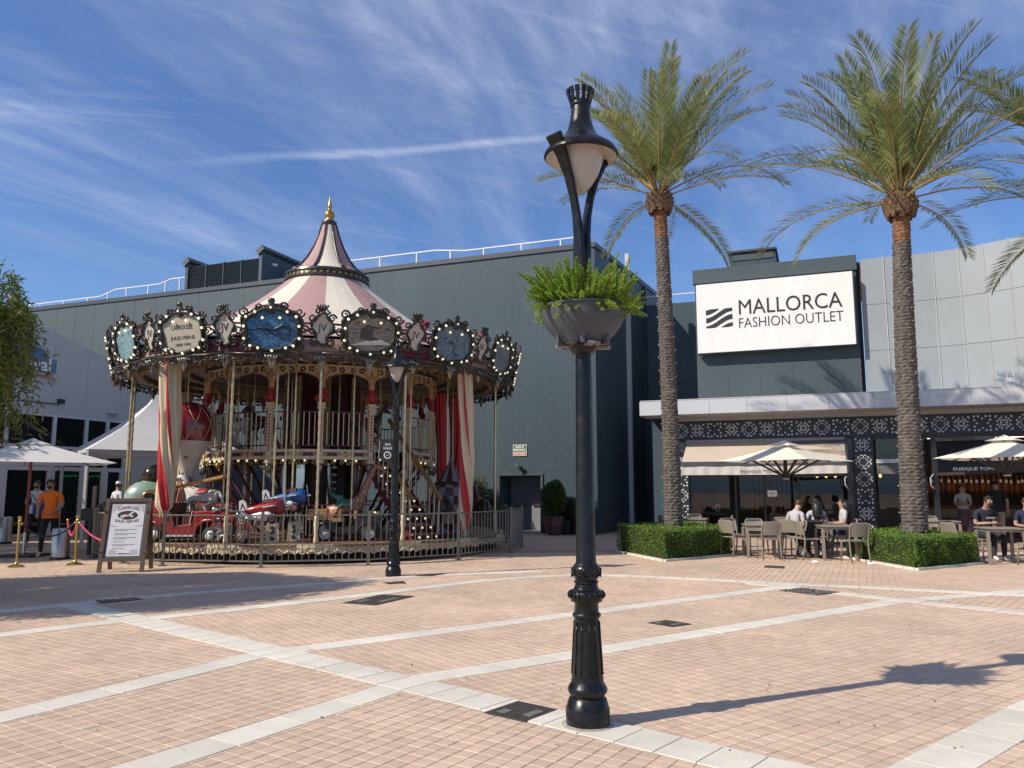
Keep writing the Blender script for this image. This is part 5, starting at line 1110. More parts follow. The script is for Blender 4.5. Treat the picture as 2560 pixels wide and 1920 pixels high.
# ---- red fire engine with a wooden ladder
t = ride('toy_fire_engine', 'red toy fire engine with wooden ladder on the carousel deck', 'toy car', -2.78, -3.32, R(-18))
m = MB(); m.prism([(-0.82, 0.16), (0.25, 0.16), (0.32, 0.30), (0.50, 0.44), (0.92, 0.40), (0.92, 0.62), (0.50, 0.68), (0.22, 0.66), (0.18, 0.40), (-0.20, 0.36), (-0.26, 0.62), (-0.55, 0.66), (-0.60, 0.86), (-0.80, 0.90), (-0.88, 0.84), (-0.90, 0.30)], -0.27, 0.27); o = m.build('body', M_fred, t)
bv = o.modifiers.new('b', 'BEVEL'); bv.width = 0.025; bv.segments = 2
for y in (-0.285, 0.285):
    m = MB(); m.tube([(0.26, y, 0.18), (0.33, y, 0.36), (0.48, y, 0.47), (0.68, y, 0.48), (0.88, y, 0.40), (0.95, y, 0.28)], 0.035, 6); m.tube([(-0.86, y, 0.20), (-0.80, y, 0.38), (-0.66, y, 0.44), (-0.5, y, 0.38), (-0.42, y, 0.2)], 0.035, 6); m.build('mudguard', M_fred, t, smooth=True)
    m = MB(); m.box(-0.40, 0.26, y - 0.05, y + 0.05, 0.13, 0.16); m.build('running_board', M_lt, t)
    m = MB(); m.tube([(0.20, y, 0.66), (0.17, y, 0.5), (0.16, y, 0.36)], 0.012, 5); m.tube([(-0.6, y, 0.88), (-0.57, y, 0.68), (-0.3, y, 0.64), (-0.22, y, 0.38)], 0.012, 5); m.build('cream_line', M_ivory, t)
    for x in (0.62, -0.62): wheel(t, x, y, 0.165)
    m = MB(); m.ball((0.70, y * 0.9, 0.70), (0.09, 0.07, 0.07), 10, 7); m.build('headlight', M_chrome, t, smooth=True)
m = MB(); m.box(-0.52, -0.2, -0.25, 0.25, 0.62, 0.84); m.build('seat', mat('brown_seat', (0.09, 0.025, 0.015), 0.5), t)
m = MB(); m.box(-0.05, 0.1, -0.2, 0.2, 0.36, 0.62); m.build('bench', M_fred, t)
m = MB(); m.lathe([(0.12, -0.01), (0.135, 0.0), (0.12, 0.012)], 20, M=Matrix.Translation((0.12, 0, 0.78)) @ Matrix.Rotation(R(60), 4, 'Y'), cap=False); m.bar((0.12, 0, 0.78), (0.24, 0, 0.62), 0.02); m.build('steering_wheel', M_blk2, t)
for y in (-0.13, 0.13):
    m = MB(); m.bar((-0.62, y, 1.10), (0.78, y, 1.42), 0.035, 0.06); m.build('ladder_rail', M_plank, t)
for k in range(9):
    u = (k + 0.5) / 9; m = MB(); m.bar((-0.62 + 1.4 * u, -0.13, 1.10 + 0.32 * u), (-0.62 + 1.4 * u, 0.13, 1.10 + 0.32 * u), 0.025); m.build('ladder_rung', M_plank, t)
for x in (-0.5, 0.5):
    m = MB(); m.bar((x, 0, 0.66), (x, 0, 1.12 + 0.23 * (x + 0.62)), 0.02); m.build('ladder_stand', M_brass, t)
# ---- black vintage car
t = ride('toy_vintage_car', 'black vintage toy car with wooden trunk and spoked wheels', 'toy car', 0.62, -3.72, R(-7))
m = MB(); m.prism([(-0.62, 0.17), (0.66, 0.17), (0.70, 0.30), (0.66, 0.50), (0.22, 0.52), (0.18, 0.34), (-0.30, 0.32), (-0.34, 0.46), (-0.62, 0.46)], -0.22, 0.22); o = m.build('body', M_blk2, t); bv = o.modifiers.new('b', 'BEVEL'); bv.width = 0.02
m = MB(); m.box(-0.86, -0.46, -0.2, 0.2, 0.46, 0.70)
m.build('trunk', M_plank, t)
for z in (0.52, 0.58, 0.64):
    m = MB(); m.box(-0.863, -0.457, -0.203, 0.203, z, z + 0.008); m.build('trunk_groove', M_deck, t)
m = MB(); m.box(-0.44, -0.1, -0.19, 0.19, 0.42, 0.50); m.build('seat', mat('tan_leather', (0.35, 0.2, 0.1), 0.5), t)
m = MB(); m.box(-0.20, -0.14, -0.19, 0.19, 0.50, 0.68); m.box(0.14, 0.2, -0.19, 0.19, 0.48, 0.66); m.build('wooden_back', M_plank, t)
for y in (-0.26, 0.26):
    for x in (-0.48, 0.48): wheel(t, x, y, 0.165, 0.07, 10)
    m = MB(); m.tube([(0.70, y, 0.34), (0.5, y, 0.42), (0.32, y, 0.36), (0.18, y, 0.18), (-0.16, y, 0.16), (-0.28, y, 0.34), (-0.48, y, 0.42), (-0.66, y, 0.34)], 0.03, 6); m.build('mudguard', M_blk2, t, smooth=True)
    m = MB(); m.lathe([(0.0, -0.06), (0.05, -0.04), (0.065, 0.05), (0.06, 0.06), (0, 0.05)], 14, M=Matrix.Translation((0.62, y * 0.75, 0.60)) @ Matrix.Rotation(R(90), 4, 'Y')); m.build('headlight', M_brass, t, smooth=True)
m = MB(); m.box(0.24, 0.64, -0.2, 0.2, 0.52, 0.60); m.build('bonnet', M_blk2, t)
m = MB(); m.lathe([(0.11, -0.01), (0.12, 0.0), (0.11, 0.01)], 18, M=Matrix.Translation((0.06, 0, 0.66)) @ Matrix.Rotation(R(60), 4, 'Y'), cap=False); m.bar((0.06, 0, 0.66), (0.2, 0, 0.48), 0.02); m.build('steering_wheel', M_blk2, t)
# ---- aeroplanes
def plane(x, y, z, head, body, label, pitch=R(-8)):
    t = ride('toy_plane', label, 'toy plane', x, y, head, z)
    m = MB(); m.lathe([(0.0, -0.52), (0.04, -0.50), (0.09, -0.2), (0.14, 0.1), (0.15, 0.32), (0.12, 0.40), (0, 0.42)], 14, M=Matrix.Rotation(R(90), 4, 'Y') , sx=1.2); m.build('fuselage', body, t, smooth=True)
    m = MB(); m.lathe([(0.0, -0.46), (0.05, -0.38), (0.12, -0.1), (0.14, 0.08), (0.10, 0.2), (0, 0.24)], 14, (0.07, 0, 0), M=Matrix.Translation((0, 0, -0.06)) @ Matrix.Rotation(R(90), 4, 'Y')); m.build('white_belly', M_swhite, t, smooth=True)
    m = MB(); m.box(0.05, 0.28, -0.48, 0.48, 0.03, 0.055); m.build('wing', M_wrim, t)
    m = MB(); m.box(-0.50, -0.38, -0.2, 0.2, 0.02, 0.04); m.build('tailplane', M_wrim, t)
    m = MB(); m.prism([(-0.54, 0.02), (-0.36, 0.02), (-0.38, 0.2), (-0.44, 0.26), (-0.52, 0.24)], -0.015, 0.015); fn = m.build('fin', M_wrim, t)
    m = MB()
    for y_ in (-0.0165, 0.0165):
        m.prism([(-0.51, 0.06), (-0.455, 0.20), (-0.40, 0.06), (-0.43, 0.06), (-0.455, 0.13), (-0.48, 0.06)], y_ - 0.001, y_ + 0.001)
    m.build('fin_letter', M_lett, fn)
    m = MB(); m.lathe([(0.0, 0.0), (0.05, 0.02), (0.03, 0.1), (0, 0.12)], 10, M=Matrix.Translation((0.41, 0, 0)) @ Matrix.Rotation(R(90), 4, 'Y')); m.build('spinner', M_chrome, t, smooth=True)
    m = MB(); m.box(0.45, 0.46, -0.025, 0.025, -0.24, 0.24); m.build('propeller', mat('prop_grey', (0.35, 0.42, 0.5), 0.4), t)
    for y_ in (-0.16, 0.16):
        M_ = Matrix.Translation((0.16, y_, -0.24)) @ Matrix.Rotation(R(90), 4, 'X'); m = MB(); m.lathe([(0.05, -0.03), (0.09, -0.03), (0.105, 0), (0.09, 0.03), (0.05, 0.03)], 18, M=M_, cap=False); wh = m.build('wheel', M_rub, t, smooth=True)
        m = MB(); m.lathe([(0, -0.034), (0.085, -0.02), (0.085, 0.02), (0, 0.034)], 16, M=M_); m.build('rim', M_wrim, wh, smooth=True); m = MB(); m.lathe([(0, -0.04), (0.04, -0.036), (0.04, 0.036), (0, 0.04)], 12, M=M_); m.build('hub', M_cred, wh)
        m = MB(); m.bar((0.16, y_, -0.24), (0.16, y_ * 0.6, 0.0), 0.02); m.build('strut', M_dark, t)
    m = MB(); m.box(0.0, 0.22, -0.1, 0.1, 0.13, 0.2); m.build('cockpit', M_deck, t)
    t.rotation_euler = (0, pitch, CR + head); return t
M_pblue = mat('plane_blue', (0.012, 0.07, 0.26), 0.35, coat=0.3)
plane(-1.16, -4.0, 1.12, R(-8), M_fred, 'small red toy plane with white belly lifted off the carousel deck'); plane(-0.72, -3.55, 1.34, R(-8), M_pblue, 'small blue toy plane behind the red one on the carousel')
for x, y, z in ((-1.0, -4.0, 1.3), (-0.62, -3.55, 1.5)):
    om(ob('ride_pole', pole_mesh(0.024, z, 4.48), car), Matrix.Translation((x, y, 0)))
for x, y, lb in ((-0.98, -4.02, 'ivory pedestal with dark relief under the red toy plane'), (-0.55, -3.6, 'ivory pedestal with dark relief under the blue toy plane')):
    t = ride('pedestal', lb, 'pedestal', x, y, 0); m = MB(); m.box(-0.14, 0.14, -0.1, 0.1, 0, 0.42, taper=0.85); m.build('block', M_ivory, t); m = MB()
    for k in range(3): curl(m, 0, 0.1 + 0.11 * k, 0.05, 1.4, 1 if k % 2 else -1, -0.105 + 0.01 * k, 0.016)
    m.build('relief', M_bronze, t)
# ---- animals
def beast(t, s, mats, region, neck, head, legs, trunk, tail=None, ears=0.05):
    nd = []; ed = []
    def N(p, r_): nd.append((tuple(c * s for c in p), r_ * s if not isinstance(r_, tuple) else tuple(q * s for q in r_))); return len(nd) - 1
    a = N(trunk[0][0], trunk[0][1]); prev = a; ids = [a]
    for p, r_ in trunk[1:]: k = N(p, r_); ed.append((prev, k)); prev = k; ids.append(k)
    for p, r_ in neck + head: k = N(p, r_); ed.append((prev, k)); prev = k
    for root, chain in legs:
        q = ids[root]
        for p, r_ in chain: k = N(p, r_); ed.append((q, k)); q = k
    if tail:
        q = a
        for p, r_ in tail: k = N(p, r_); ed.append((q, k)); q = k
    return skin('body', nd, ed, mats, region, t, sub=1)
def horse(t, s, mb, mm, saddle):
    tr = [((-0.32, 0, 0.0), (0.15, 0.17)), ((-0.05, 0, -0.02), (0.15, 0.16)), ((0.22, 0, 0.01), (0.15, 0.18))]
    nk = [((0.36, 0, 0.17), 0.115), ((0.46, 0, 0.36), 0.08), ((0.50, 0, 0.48), 0.075)]; hd = [((0.60, 0, 0.47), 0.075), ((0.76, 0, 0.36), 0.05), ((0.80, 0, 0.33), 0.045)]
    lg = []
    for y in (-0.09, 0.09):
        f = 0.14 if y > 0 else -0.02
        lg.append((2, [((0.26, y, -0.18), 0.075), ((0.34 + f, y, -0.36), 0.045), ((0.26 + f * 0.6, y, -0.52), 0.032), ((0.24 + f * 0.6, y, -0.58), 0.042)]))
        lg.append((0, [((-0.36, y, -0.18), 0.085), ((-0.30 + f, y, -0.33), 0.05), ((-0.42 + f, y, -0.48), 0.034), ((-0.42 + f, y, -0.60), 0.03), ((-0.40 + f, y, -0.64), 0.042)]))
    tl = [((-0.48, 0, 0.10), 0.04), ((-0.58, 0, -0.05), 0.05), ((-0.60, 0, -0.25), 0.03)]
    beast(t, s, [mb], None, nk, hd, lg, tr, tl)
    m = MB(); m.tube([Vector(p) * s for p in ((0.54, 0, 0.58), (0.44, 0, 0.50), (0.36, 0, 0.36), (0.27, 0, 0.24))], [0.02 * s, 0.045 * s, 0.05 * s, 0.02 * s], 6); m.build('mane', mm, t, smooth=True)
    m = MB(); m.lathe([(0.17 * s, -0.16 * s), (0.185 * s, 0.0), (0.17 * s, 0.16 * s)], 14, a0=R(-70), a1=R(70), M=Matrix.Translation((-0.05 * s, 0, -0.02 * s)) @ Matrix.Rotation(R(-90), 4, 'Y') , cap=False); m.build('saddle', saddle, t, smooth=True)
    for y in (-0.04, 0.04):
        m = MB(); m.tube([Vector((0.54, y, 0.53)) * s, Vector((0.55, y * 1.2, 0.62)) * s], [0.025 * s, 0.006 * s], 6); m.build('ear', mb, t, smooth=True)
    m = MB(); m.tube([Vector(p) * s for p in ((0.70, -0.06, 0.41), (0.62, -0.085, 0.44), (0.50, -0.09, 0.40), (0.2, -0.16, 0.2))], 0.009 * s, 5); m.tube([Vector(p) * s for p in ((0.70, 0.06, 0.41), (0.62, 0.085, 0.44), (0.50, 0.09, 0.40), (0.2, 0.16, 0.2))], 0.009 * s, 5); m.build('bridle', M_blk2, t, smooth=True)
M_hw = mat('horse_white', (0.55, 0.55, 0.53), 0.35, var=0.12, vscale=5, coat=0.3); M_hd = mat('horse_dark', (0.05, 0.038, 0.035), 0.35, coat=0.3); M_gold2 = mat('mane_gold', (0.3, 0.2, 0.08), 0.5)
t = ride('carousel_horse', 'white galloping carousel horse behind the toy fire engine', 'horse', -2.62, -2.95, R(160), 1.42); horse(t, 0.85, M_hw, mat('grey_mane', (0.12, 0.12, 0.13), 0.6), M_cred)
t = ride('carousel_horse', 'dark brown carousel horse beside the chequered rocket', 'horse', 4.05, -1.75, R(100), 1.15); horse(t, 0.95, M_hd, mat('grey_mane', (0.12, 0.12, 0.13), 0.6), M_cred)
for k, (a, lb) in enumerate(((-62, 'white carousel horse on the upper deck behind the balloon'), (-38, 'dark carousel horse on the upper deck, beside the white one'), (28, 'dark carousel horse on the upper deck above the stairs'))):
    p = cp(2.35, a, 3.18); t = thing('carousel_horse', lb, 'horse', cl(p.x, p.y, 3.18), CR + R(a) + (0 if a > 0 else math.pi)); horse(t, 0.8, M_hw if k == 0 else M_hd, M_gold2, M_cred)
# giraffe
t = ride('carousel_giraffe', 'spotted giraffe with a green saddle behind the vintage car', 'giraffe', 0.55, -3.2, R(-6), 1.12)
def gmat():
    m = bpy.data.materials.new('giraffe_coat'); m.use_nodes = True; tt = m.node_tree; b = tt.nodes['Principled BSDF']; tc = tt.nodes.new('ShaderNodeTexCoord'); vo_ = tt.nodes.new('ShaderNodeTexVoronoi'); vo_.feature = 'DISTANCE_TO_EDGE'; vo_.inputs['Scale'].default_value = 13
    tt.links.new(tc.outputs['Object'], vo_.inputs['Vector']); r_ = tt.nodes.new('ShaderNodeMapRange'); r_.inputs[1].default_value = 0.03; r_.inputs[2].default_value = 0.07; tt.links.new(vo_.outputs['Distance'], r_.inputs[0])
    mx = tt.nodes.new('ShaderNodeMixRGB'); mx.inputs[1].default_value = (0.45, 0.30, 0.17, 1); mx.inputs[2].default_value = (0.24, 0.085, 0.045, 1); tt.links.new(r_.outputs[0], mx.inputs[0]); tt.links.new(mx.outputs[0], b.inputs['Base Color']); b.inputs['Roughness'].default_value = 0.45; return m
beast(t, 1.0, [gmat()], None, [((0.36, 0, 0.20), 0.13), ((0.46, 0, 0.46), 0.095), ((0.58, 0, 0.74), 0.07), ((0.66, 0, 0.92), 0.062)], [((0.73, 0, 0.97), 0.068), ((0.86, 0, 0.86), 0.045), ((0.93, 0, 0.80), 0.04)],
      [(2, [((0.30, y, -0.22), 0.07), ((0.30, y, -0.46), 0.045), ((0.30, y, -0.70), 0.035)]) for y in (-0.08, 0.08)] + [(0, [((-0.26, y, -0.2), 0.08), ((-0.20, y, -0.34), 0.05), ((-0.28, y, -0.5), 0.036), ((-0.28, y, -0.70), 0.035)]) for y in (-0.08, 0.08)],
      [((-0.25, 0, 0.0), (0.15, 0.17)), ((0.0, 0, 0.0), (0.16, 0.17)), ((0.24, 0, 0.04), (0.16, 0.19))], [((-0.36, 0, 0.02), 0.035), ((-0.42, 0, -0.14), 0.02), ((-0.42, 0, -0.3), 0.03)])
m = MB(); m.lathe([(0.17, -0.2), (0.20, -0.1), (0.215, 0.05), (0.17, 0.18)], 14, a0=R(-80), a1=R(80), M=Matrix.Translation((0.0, 0, 0.0)) @ Matrix.Rotation(R(-90), 4, 'Y'), cap=False); m.tube([(-0.05, 0, 0.20), (-0.2, 0, 0.24), (-0.32, 0, 0.34), (-0.38, 0, 0.34)], [0.09, 0.07, 0.03, 0.015], 8); m.build('green_saddle', mat('saddle_green', (0.05, 0.22, 0.10), 0.3, col2=(0.02, 0.10, 0.12), vscale=5, coat=0.4), t, smooth=True)
for y in (-0.03, 0.03):
    m = MB(); m.tube([(0.70, y, 1.0), (0.68, y * 1.3, 1.10)], [0.012, 0.018], 6); m.build('horn', M_hd, t, smooth=True); m = MB(); m.tube([(0.68, y * 1.5, 0.97), (0.64, y * 3.6, 1.0)], [0.025, 0.008], 6); m.build('ear', M_flesh, t, smooth=True)
m = MB(); m.tube([(0.62, 0, 0.98), (0.52, 0, 0.74), (0.38, 0, 0.46), (0.26, 0, 0.24)], [0.015, 0.02, 0.02, 0.01], 6); m.build('mane', M_hd, t, smooth=True)
for x in (-0.3, 0.28):
    m = MB(); m.box(x - 0.07, x + 0.07, -0.12, 0.12, -0.715, -0.69); m.build('stand', M_deck, t)
# ---- hot air balloon cabin
t = ride('toy_balloon', 'maroon and white hot air balloon cabin netted with ropes', 'balloon', -2.98, -2.68, 0, 0.405)
m = MB(); m.lathe([(0.47, 2.22), (0.52, 2.40), (0.53, 2.60), (0.48, 2.82), (0.36, 3.0), (0.2, 3.1), (0, 3.13)], 24, cap=False); m.build('envelope', mat('balloon_maroon', (0.17, 0.012, 0.022), 0.2, coat=0.6), t, smooth=True)
m = MB(); m.lathe([(0.13, 1.42), (0.15, 1.55), (0.26, 1.80), (0.40, 2.03), (0.475, 2.22)], 24, cap=False); m.build('white_skirt', mat('balloon_white', (0.5, 0.46, 0.40), 0.35, var=0.06), t, smooth=True)
def br(z): 
    P = [(2.0, 0.39), (2.22, 0.475), (2.40, 0.525), (2.60, 0.535), (2.82, 0.485), (3.0, 0.365), (3.1, 0.205), (3.13, 0.02)]
    for (a, b), (c, d) in zip(P, P[1:]):
        if a <= z <= c: return b + (d - b) * (z - a) / (c - a)
    return 0.02
for k in range(8):
    for sg_ in (-1, 1):
        m = MB(); m.tube([((br(2.2 + 0.85 * j / 10) + 0.004) * math.cos(k * math.pi / 4 + sg_ * j * 0.08), (br(2.2 + 0.85 * j / 10) + 0.004) * math.sin(k * math.pi / 4 + sg_ * j * 0.08), 2.2 + 0.85 * j / 10) for j in range(11)], 0.006, 4); m.build('net_rope', M_ivory, t)
for k in range(6):
    a = k * math.pi / 3; m = MB(); m.bar((0.13 * math.cos(a), 0.13 * math.sin(a), 1.42), (0.36 * math.cos(a), 0.36 * math.sin(a), 0.62), 0.02); m.build('suspension_rope', M_cred, t)
m = MB(); m.lathe([(0.30, 0.05), (0.38, 0.6), (0.40, 0.64), (0.37, 0.64), (0.28, 0.1)], 16, cap=False); m.build('basket', mat('wicker', (0.2, 0.11, 0.05), 0.7, var=0.4, vscale=30), t, smooth=True)
m = MB(); m.ball((0, -0.30, 1.85), (0.05, 0.02, 0.025), 8, 6); m.build('vent', M_dark, t)
# ---- chequered rocket
t = ride('toy_rocket', 'red and white chequered rocket cabin with a dark porthole', 'rocket', 3.12, -2.55, R(12), 0.405); t.scale = (0.92, 0.92, 1.0)
prof = [(0.46, 0.12), (0.54, 0.32), (0.57, 0.54), (0.56, 0.76), (0.52, 0.98), (0.45, 1.18), (0.40, 1.26)]
for j in range(len(prof) - 1):
    for k in range(14):
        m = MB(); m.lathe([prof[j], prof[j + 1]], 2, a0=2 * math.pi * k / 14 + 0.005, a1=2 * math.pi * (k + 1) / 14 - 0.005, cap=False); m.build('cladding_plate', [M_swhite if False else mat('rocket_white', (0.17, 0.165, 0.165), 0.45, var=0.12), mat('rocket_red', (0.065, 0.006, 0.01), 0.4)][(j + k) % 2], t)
m = MB(); m.lathe([(0.42, 1.24), (0.44, 1.28), (0.40, 1.32)], 24); m.build('band', M_bronze, t)
for k in range(14):
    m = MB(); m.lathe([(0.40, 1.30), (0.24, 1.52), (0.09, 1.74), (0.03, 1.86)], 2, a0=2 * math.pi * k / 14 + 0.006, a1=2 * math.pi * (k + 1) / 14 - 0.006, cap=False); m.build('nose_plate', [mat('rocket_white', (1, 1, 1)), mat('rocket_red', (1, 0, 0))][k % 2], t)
m = MB(); m.lathe([(0.05, 1.80), (0.03, 1.9), (0.0, 1.96)], 10); m.build('nose_tip', M_bronze, t)
m = MB(); m.lathe([(0.17, -0.03), (0.2, 0.0), (0.17, 0.04), (0.13, 0.03), (0.12, 0.0), (0, 0.0)], 20, M=Matrix.Rotation(R(-38), 4, 'Z') @ Matrix.Translation((0, -0.56, 0.78)) @ Matrix.Rotation(R(90), 4, 'X')); m.build('porthole', M_bronze, t, smooth=True)
for k in range(3):
    a = R(30 + 120 * k); m = MB(); m.prism([(0.48, 0.0), (0.75, -0.02), (0.60, 0.5), (0.50, 0.6)], -0.02, 0.02, Matrix.Rotation(a, 4, 'Z')); m.build('fin', M_bronze, t)
for k in range(8):
    a = 2 * math.pi * k / 8; m = MB(); m.ball((0.42 * math.cos(a), 0.42 * math.sin(a), 0.12), (0.16, 0.16, 0.11), 8, 5); m.build('smoke_puff', mat('smoke_blue', (0.10, 0.15, 0.28), 0.6, var=0.2), t, smooth=True)
# ---- green submarine
t = ride('toy_submarine', 'mint green and bronze submarine cabin with black portholes', 'submarine', -3.82, -1.95, R(25), 0.405)
m = MB(); m.ball((0, 0, 0.95), (0.62, 0.42, 0.42), 22, 14); m.build('hull', mat('sub_green', (0.30, 0.42, 0.33), 0.28, metal=0.3, var=0.1, coat=0.4), t, smooth=True)
m = MB(); m.ball((0.02, 0, 1.42), (0.28, 0.26, 0.30), 16, 12); m.build('dome', mat('sub_dome', (0.06, 0.05, 0.035), 0.15, metal=0.6), t, smooth=True)
for a in (-70, -20, 30):
    M_ = Matrix.Rotation(R(a), 4, 'Z') @ Matrix.Translation((0, -0.44, 0.93)); m = MB(); m.lathe([(0.17, -0.02), (0.19, 0.0), (0.16, 0.04), (0.14, 0.02)], 20, M=M_ @ Matrix.Rotation(R(90), 4, 'X')); m.build('porthole_ring', M_brass, t, smooth=True); m = MB(); m.ball((0, 0, 0), (0.14, 0.05, 0.14), 14, 8, M_.to_3x3().to_4x4()); o = m.build('porthole', M_blk2, t, smooth=True, loc=M_.translation)
m = MB(); m.tube([(-0.6, 0, 0.95), (-0.3, 0, 1.34), (0, 0, 1.40), (0.35, 0, 1.30), (0.62, 0, 0.95)], 0.035, 6); m.build('keel_band', M_bronze, t, smooth=True)
m = MB(); m.lathe([(0.36, 0.0), (0.40, 0.3), (0.46, 0.62)], 20, cap=False, sx=1.2); m.build('base', mat('sub_base', (0.08, 0.12, 0.09), 0.4), t, smooth=True)
# ---- motorcycle
t = ride('toy_motorcycle', 'maroon toy motorcycle with silver headlamp between fire engine and planes', 'motorcycle', -1.86, -4.05, R(-35), 0.405)
for x in (-0.30, 0.36): wheel(t, x, 0, 0.19, 0.06, 8, M_chrome)
m = MB(); m.tube([(-0.15, 0, 0.48), (0.0, 0, 0.52), (0.15, 0, 0.50)], [0.06, 0.09, 0.05], 10); m.build('tank', M_fred, t, smooth=True)
m = MB(); m.tube([(-0.42, 0, 0.47), (-0.30, 0, 0.49), (-0.14, 0, 0.46)], [0.05, 0.07, 0.05], 8); m.build('saddle', M_blk2, t, smooth=True)
m = MB(); m.tube([(0.36, 0.04, 0.19), (0.26, 0.04, 0.56), (0.22, 0.05, 0.66)], 0.018, 6); m.tube([(0.36, -0.04, 0.19), (0.26, -0.04, 0.56), (0.22, -0.05, 0.66)], 0.018, 6); m.build('fork', M_chrome, t, smooth=True)
m = MB(); m.tube([(0.14, -0.26, 0.70), (0.22, -0.1, 0.68), (0.22, 0.1, 0.68), (0.14, 0.26, 0.70)], 0.014, 6); m.build('handlebar', M_chrome, t, smooth=True)
m = MB(); m.ball((0.34, 0, 0.60), (0.07, 0.08, 0.08), 12, 8); m.build('headlamp', M_chrome, t, smooth=True)
m = MB(); m.tube([(-0.48, 0, 0.26), (-0.42, 0, 0.40), (-0.26, 0, 0.42), (-0.12, 0, 0.34)], 0.04, 8); m.tube([(0.18, 0, 0.36), (0.30, 0, 0.42), (0.46, 0, 0.38), (0.54, 0, 0.26)], 0.04, 8); m.build('mudguard', M_fred, t, smooth=True)
m = MB(); m.box(-0.12, 0.14, -0.07, 0.07, 0.18, 0.38); m.build('engine', M_dark, t); m = MB(); m.tube([(0.1, -0.09, 0.2), (-0.1, -0.1, 0.16), (-0.45, -0.1, 0.2)], 0.02, 6); m.build('exhaust', M_chrome, t, smooth=True); m = MB(); m.bar((0.0, 0.05, 0.2), (0.05, 0.16, 0.0), 0.02); m.build('stand', M_dark, t)
# ================================================================ railing fence around the carousel
M_fence = mat('fence_grey', (0.17, 0.155, 0.135), 0.45, metal=0.3, var=0.1, vscale=4)
fence = thing('carousel_fence', 'grey steel railing fence curving round the carousel', 'fence', (CC[0], CC[1], 0), CR)
FR = 5.42; FP = [-150, -128, -107, -86, -66, -47.5, -34.5, -11.8, 10.5, 33.5, 57.5, 79, 100, 122, 145]
FH = 1.02
for i, a in enumerate(FP):
    p = cp(FR, a); m = MB(); m.bar((p.x, p.y, 0), (p.x, p.y, FH + 0.08), 0.06); m.box(p.x - 0.07, p.x + 0.07, p.y - 0.07, p.y + 0.07, 0, 0.012); m.build('post', M_fence, fence)
for a, b in zip(FP, FP[1:]):
    if a == -66: pass
    p, q = cp(FR, a), cp(FR, b)
    for z in (0.12, FH):
        m = MB(); m.bar((p.x, p.y, z), (q.x, q.y, z), 0.04, 0.03); m.build('rail', M_fence, fence)
    n = int((q - p).length / 0.13)
    for k in range(1, n):
        c = p.lerp(q, k / n); m = MB(); m.bar((c.x, c.y, 0.13), (c.x, c.y, FH - 0.01), 0.018); m.build('baluster', M_fence, fence)
# ================================================================ sign stand and queue posts
M_walnut = mat('stained_wood', (0.10, 0.062, 0.042), 0.5, var=0.25, vscale=5, stretch=(8, 8, 1)); M_poster = mat('poster_white', (0.70, 0.69, 0.72), 0.35); M_crimson = mat('crimson_print', (0.22, 0.015, 0.04), 0.5); M_lilac = mat('lilac_print', (0.48, 0.44, 0.47), 0.5); M_greyp = mat('grey_print', (0.28, 0.24, 0.25), 0.5)
sg2 = thing('sandwich_board', 'wooden sandwich board with carousel poster standing in front of the fence', 'sign', (-7.33, 15.0, 0), R(9.8))
LEAN = Matrix.Rotation(R(-13.2), 4, 'X'); W2 = 0.41; HT = 1.40
def fr_board(nm, M_, back=False):
    for x in (-W2, W2 - 0.07):
        m = MB(); m.box(x, x + 0.07, -0.02, 0.02, 0, HT, M_); m.build('leg', M_walnut, sg2)
    for z0, z1 in ((HT - 0.07, HT), (0.20, 0.27)):
        m = MB(); m.box(-W2 + 0.071, W2 - 0.071, -0.018, 0.018, z0, z1, M_); m.build('frame_rail', M_walnut, sg2)
    m = MB(); m.box(-W2 + 0.071, W2 - 0.071, 0.0, 0.012, 0.271, HT - 0.071, M_); m.build('backing_panel', mat('panel_grey', (0.12, 0.11, 0.11), 0.6), sg2)
fr_board('f', LEAN); fr_board('b', Matrix.Translation((0, 0.64, 0)) @ Matrix.Rotation(R(13.2), 4, 'X'))
def lean_obj(o): o.matrix_local = LEAN @ o.matrix_local; return o
m = MB(); m.box(-0.29, 0.30, -0.006, -0.001, 0.30, 1.285, LEAN); m.build('poster', M_poster, sg2)
def bend(o, k):
    for v in o.data.vertices: v.co.y += k * v.co.x ** 2
    return o
RX = (math.pi / 2, 0, 0)
def pl_text(s_, w, h, mt, x, z, k=0.0):
    o = fittext('lettering', s_, w, h, mt, sg2, (0, 0, 0), depth=0.001); bend(o, k); o.matrix_local = LEAN @ Matrix.Translation((x, -0.0085, z)) @ Matrix.Rotation(math.pi / 2, 4, 'X'); return o
pl_text('CARRUSEL', 0.40, 0.062, M_crimson, 0.01, 1.225, -0.9); pl_text('JULES VERNES', 0.43, 0.06, M_crimson, 0.0, 0.945, 0.7)
m = MB(); m.prism([(0.18 * math.cos(2 * math.pi * i / 32), 1.075 + 0.085 * math.sin(2 * math.pi * i / 32)) for i in range(32)], -0.009, -0.006, LEAN); m.build('emblem_oval', M_lett, sg2)
m = MB()
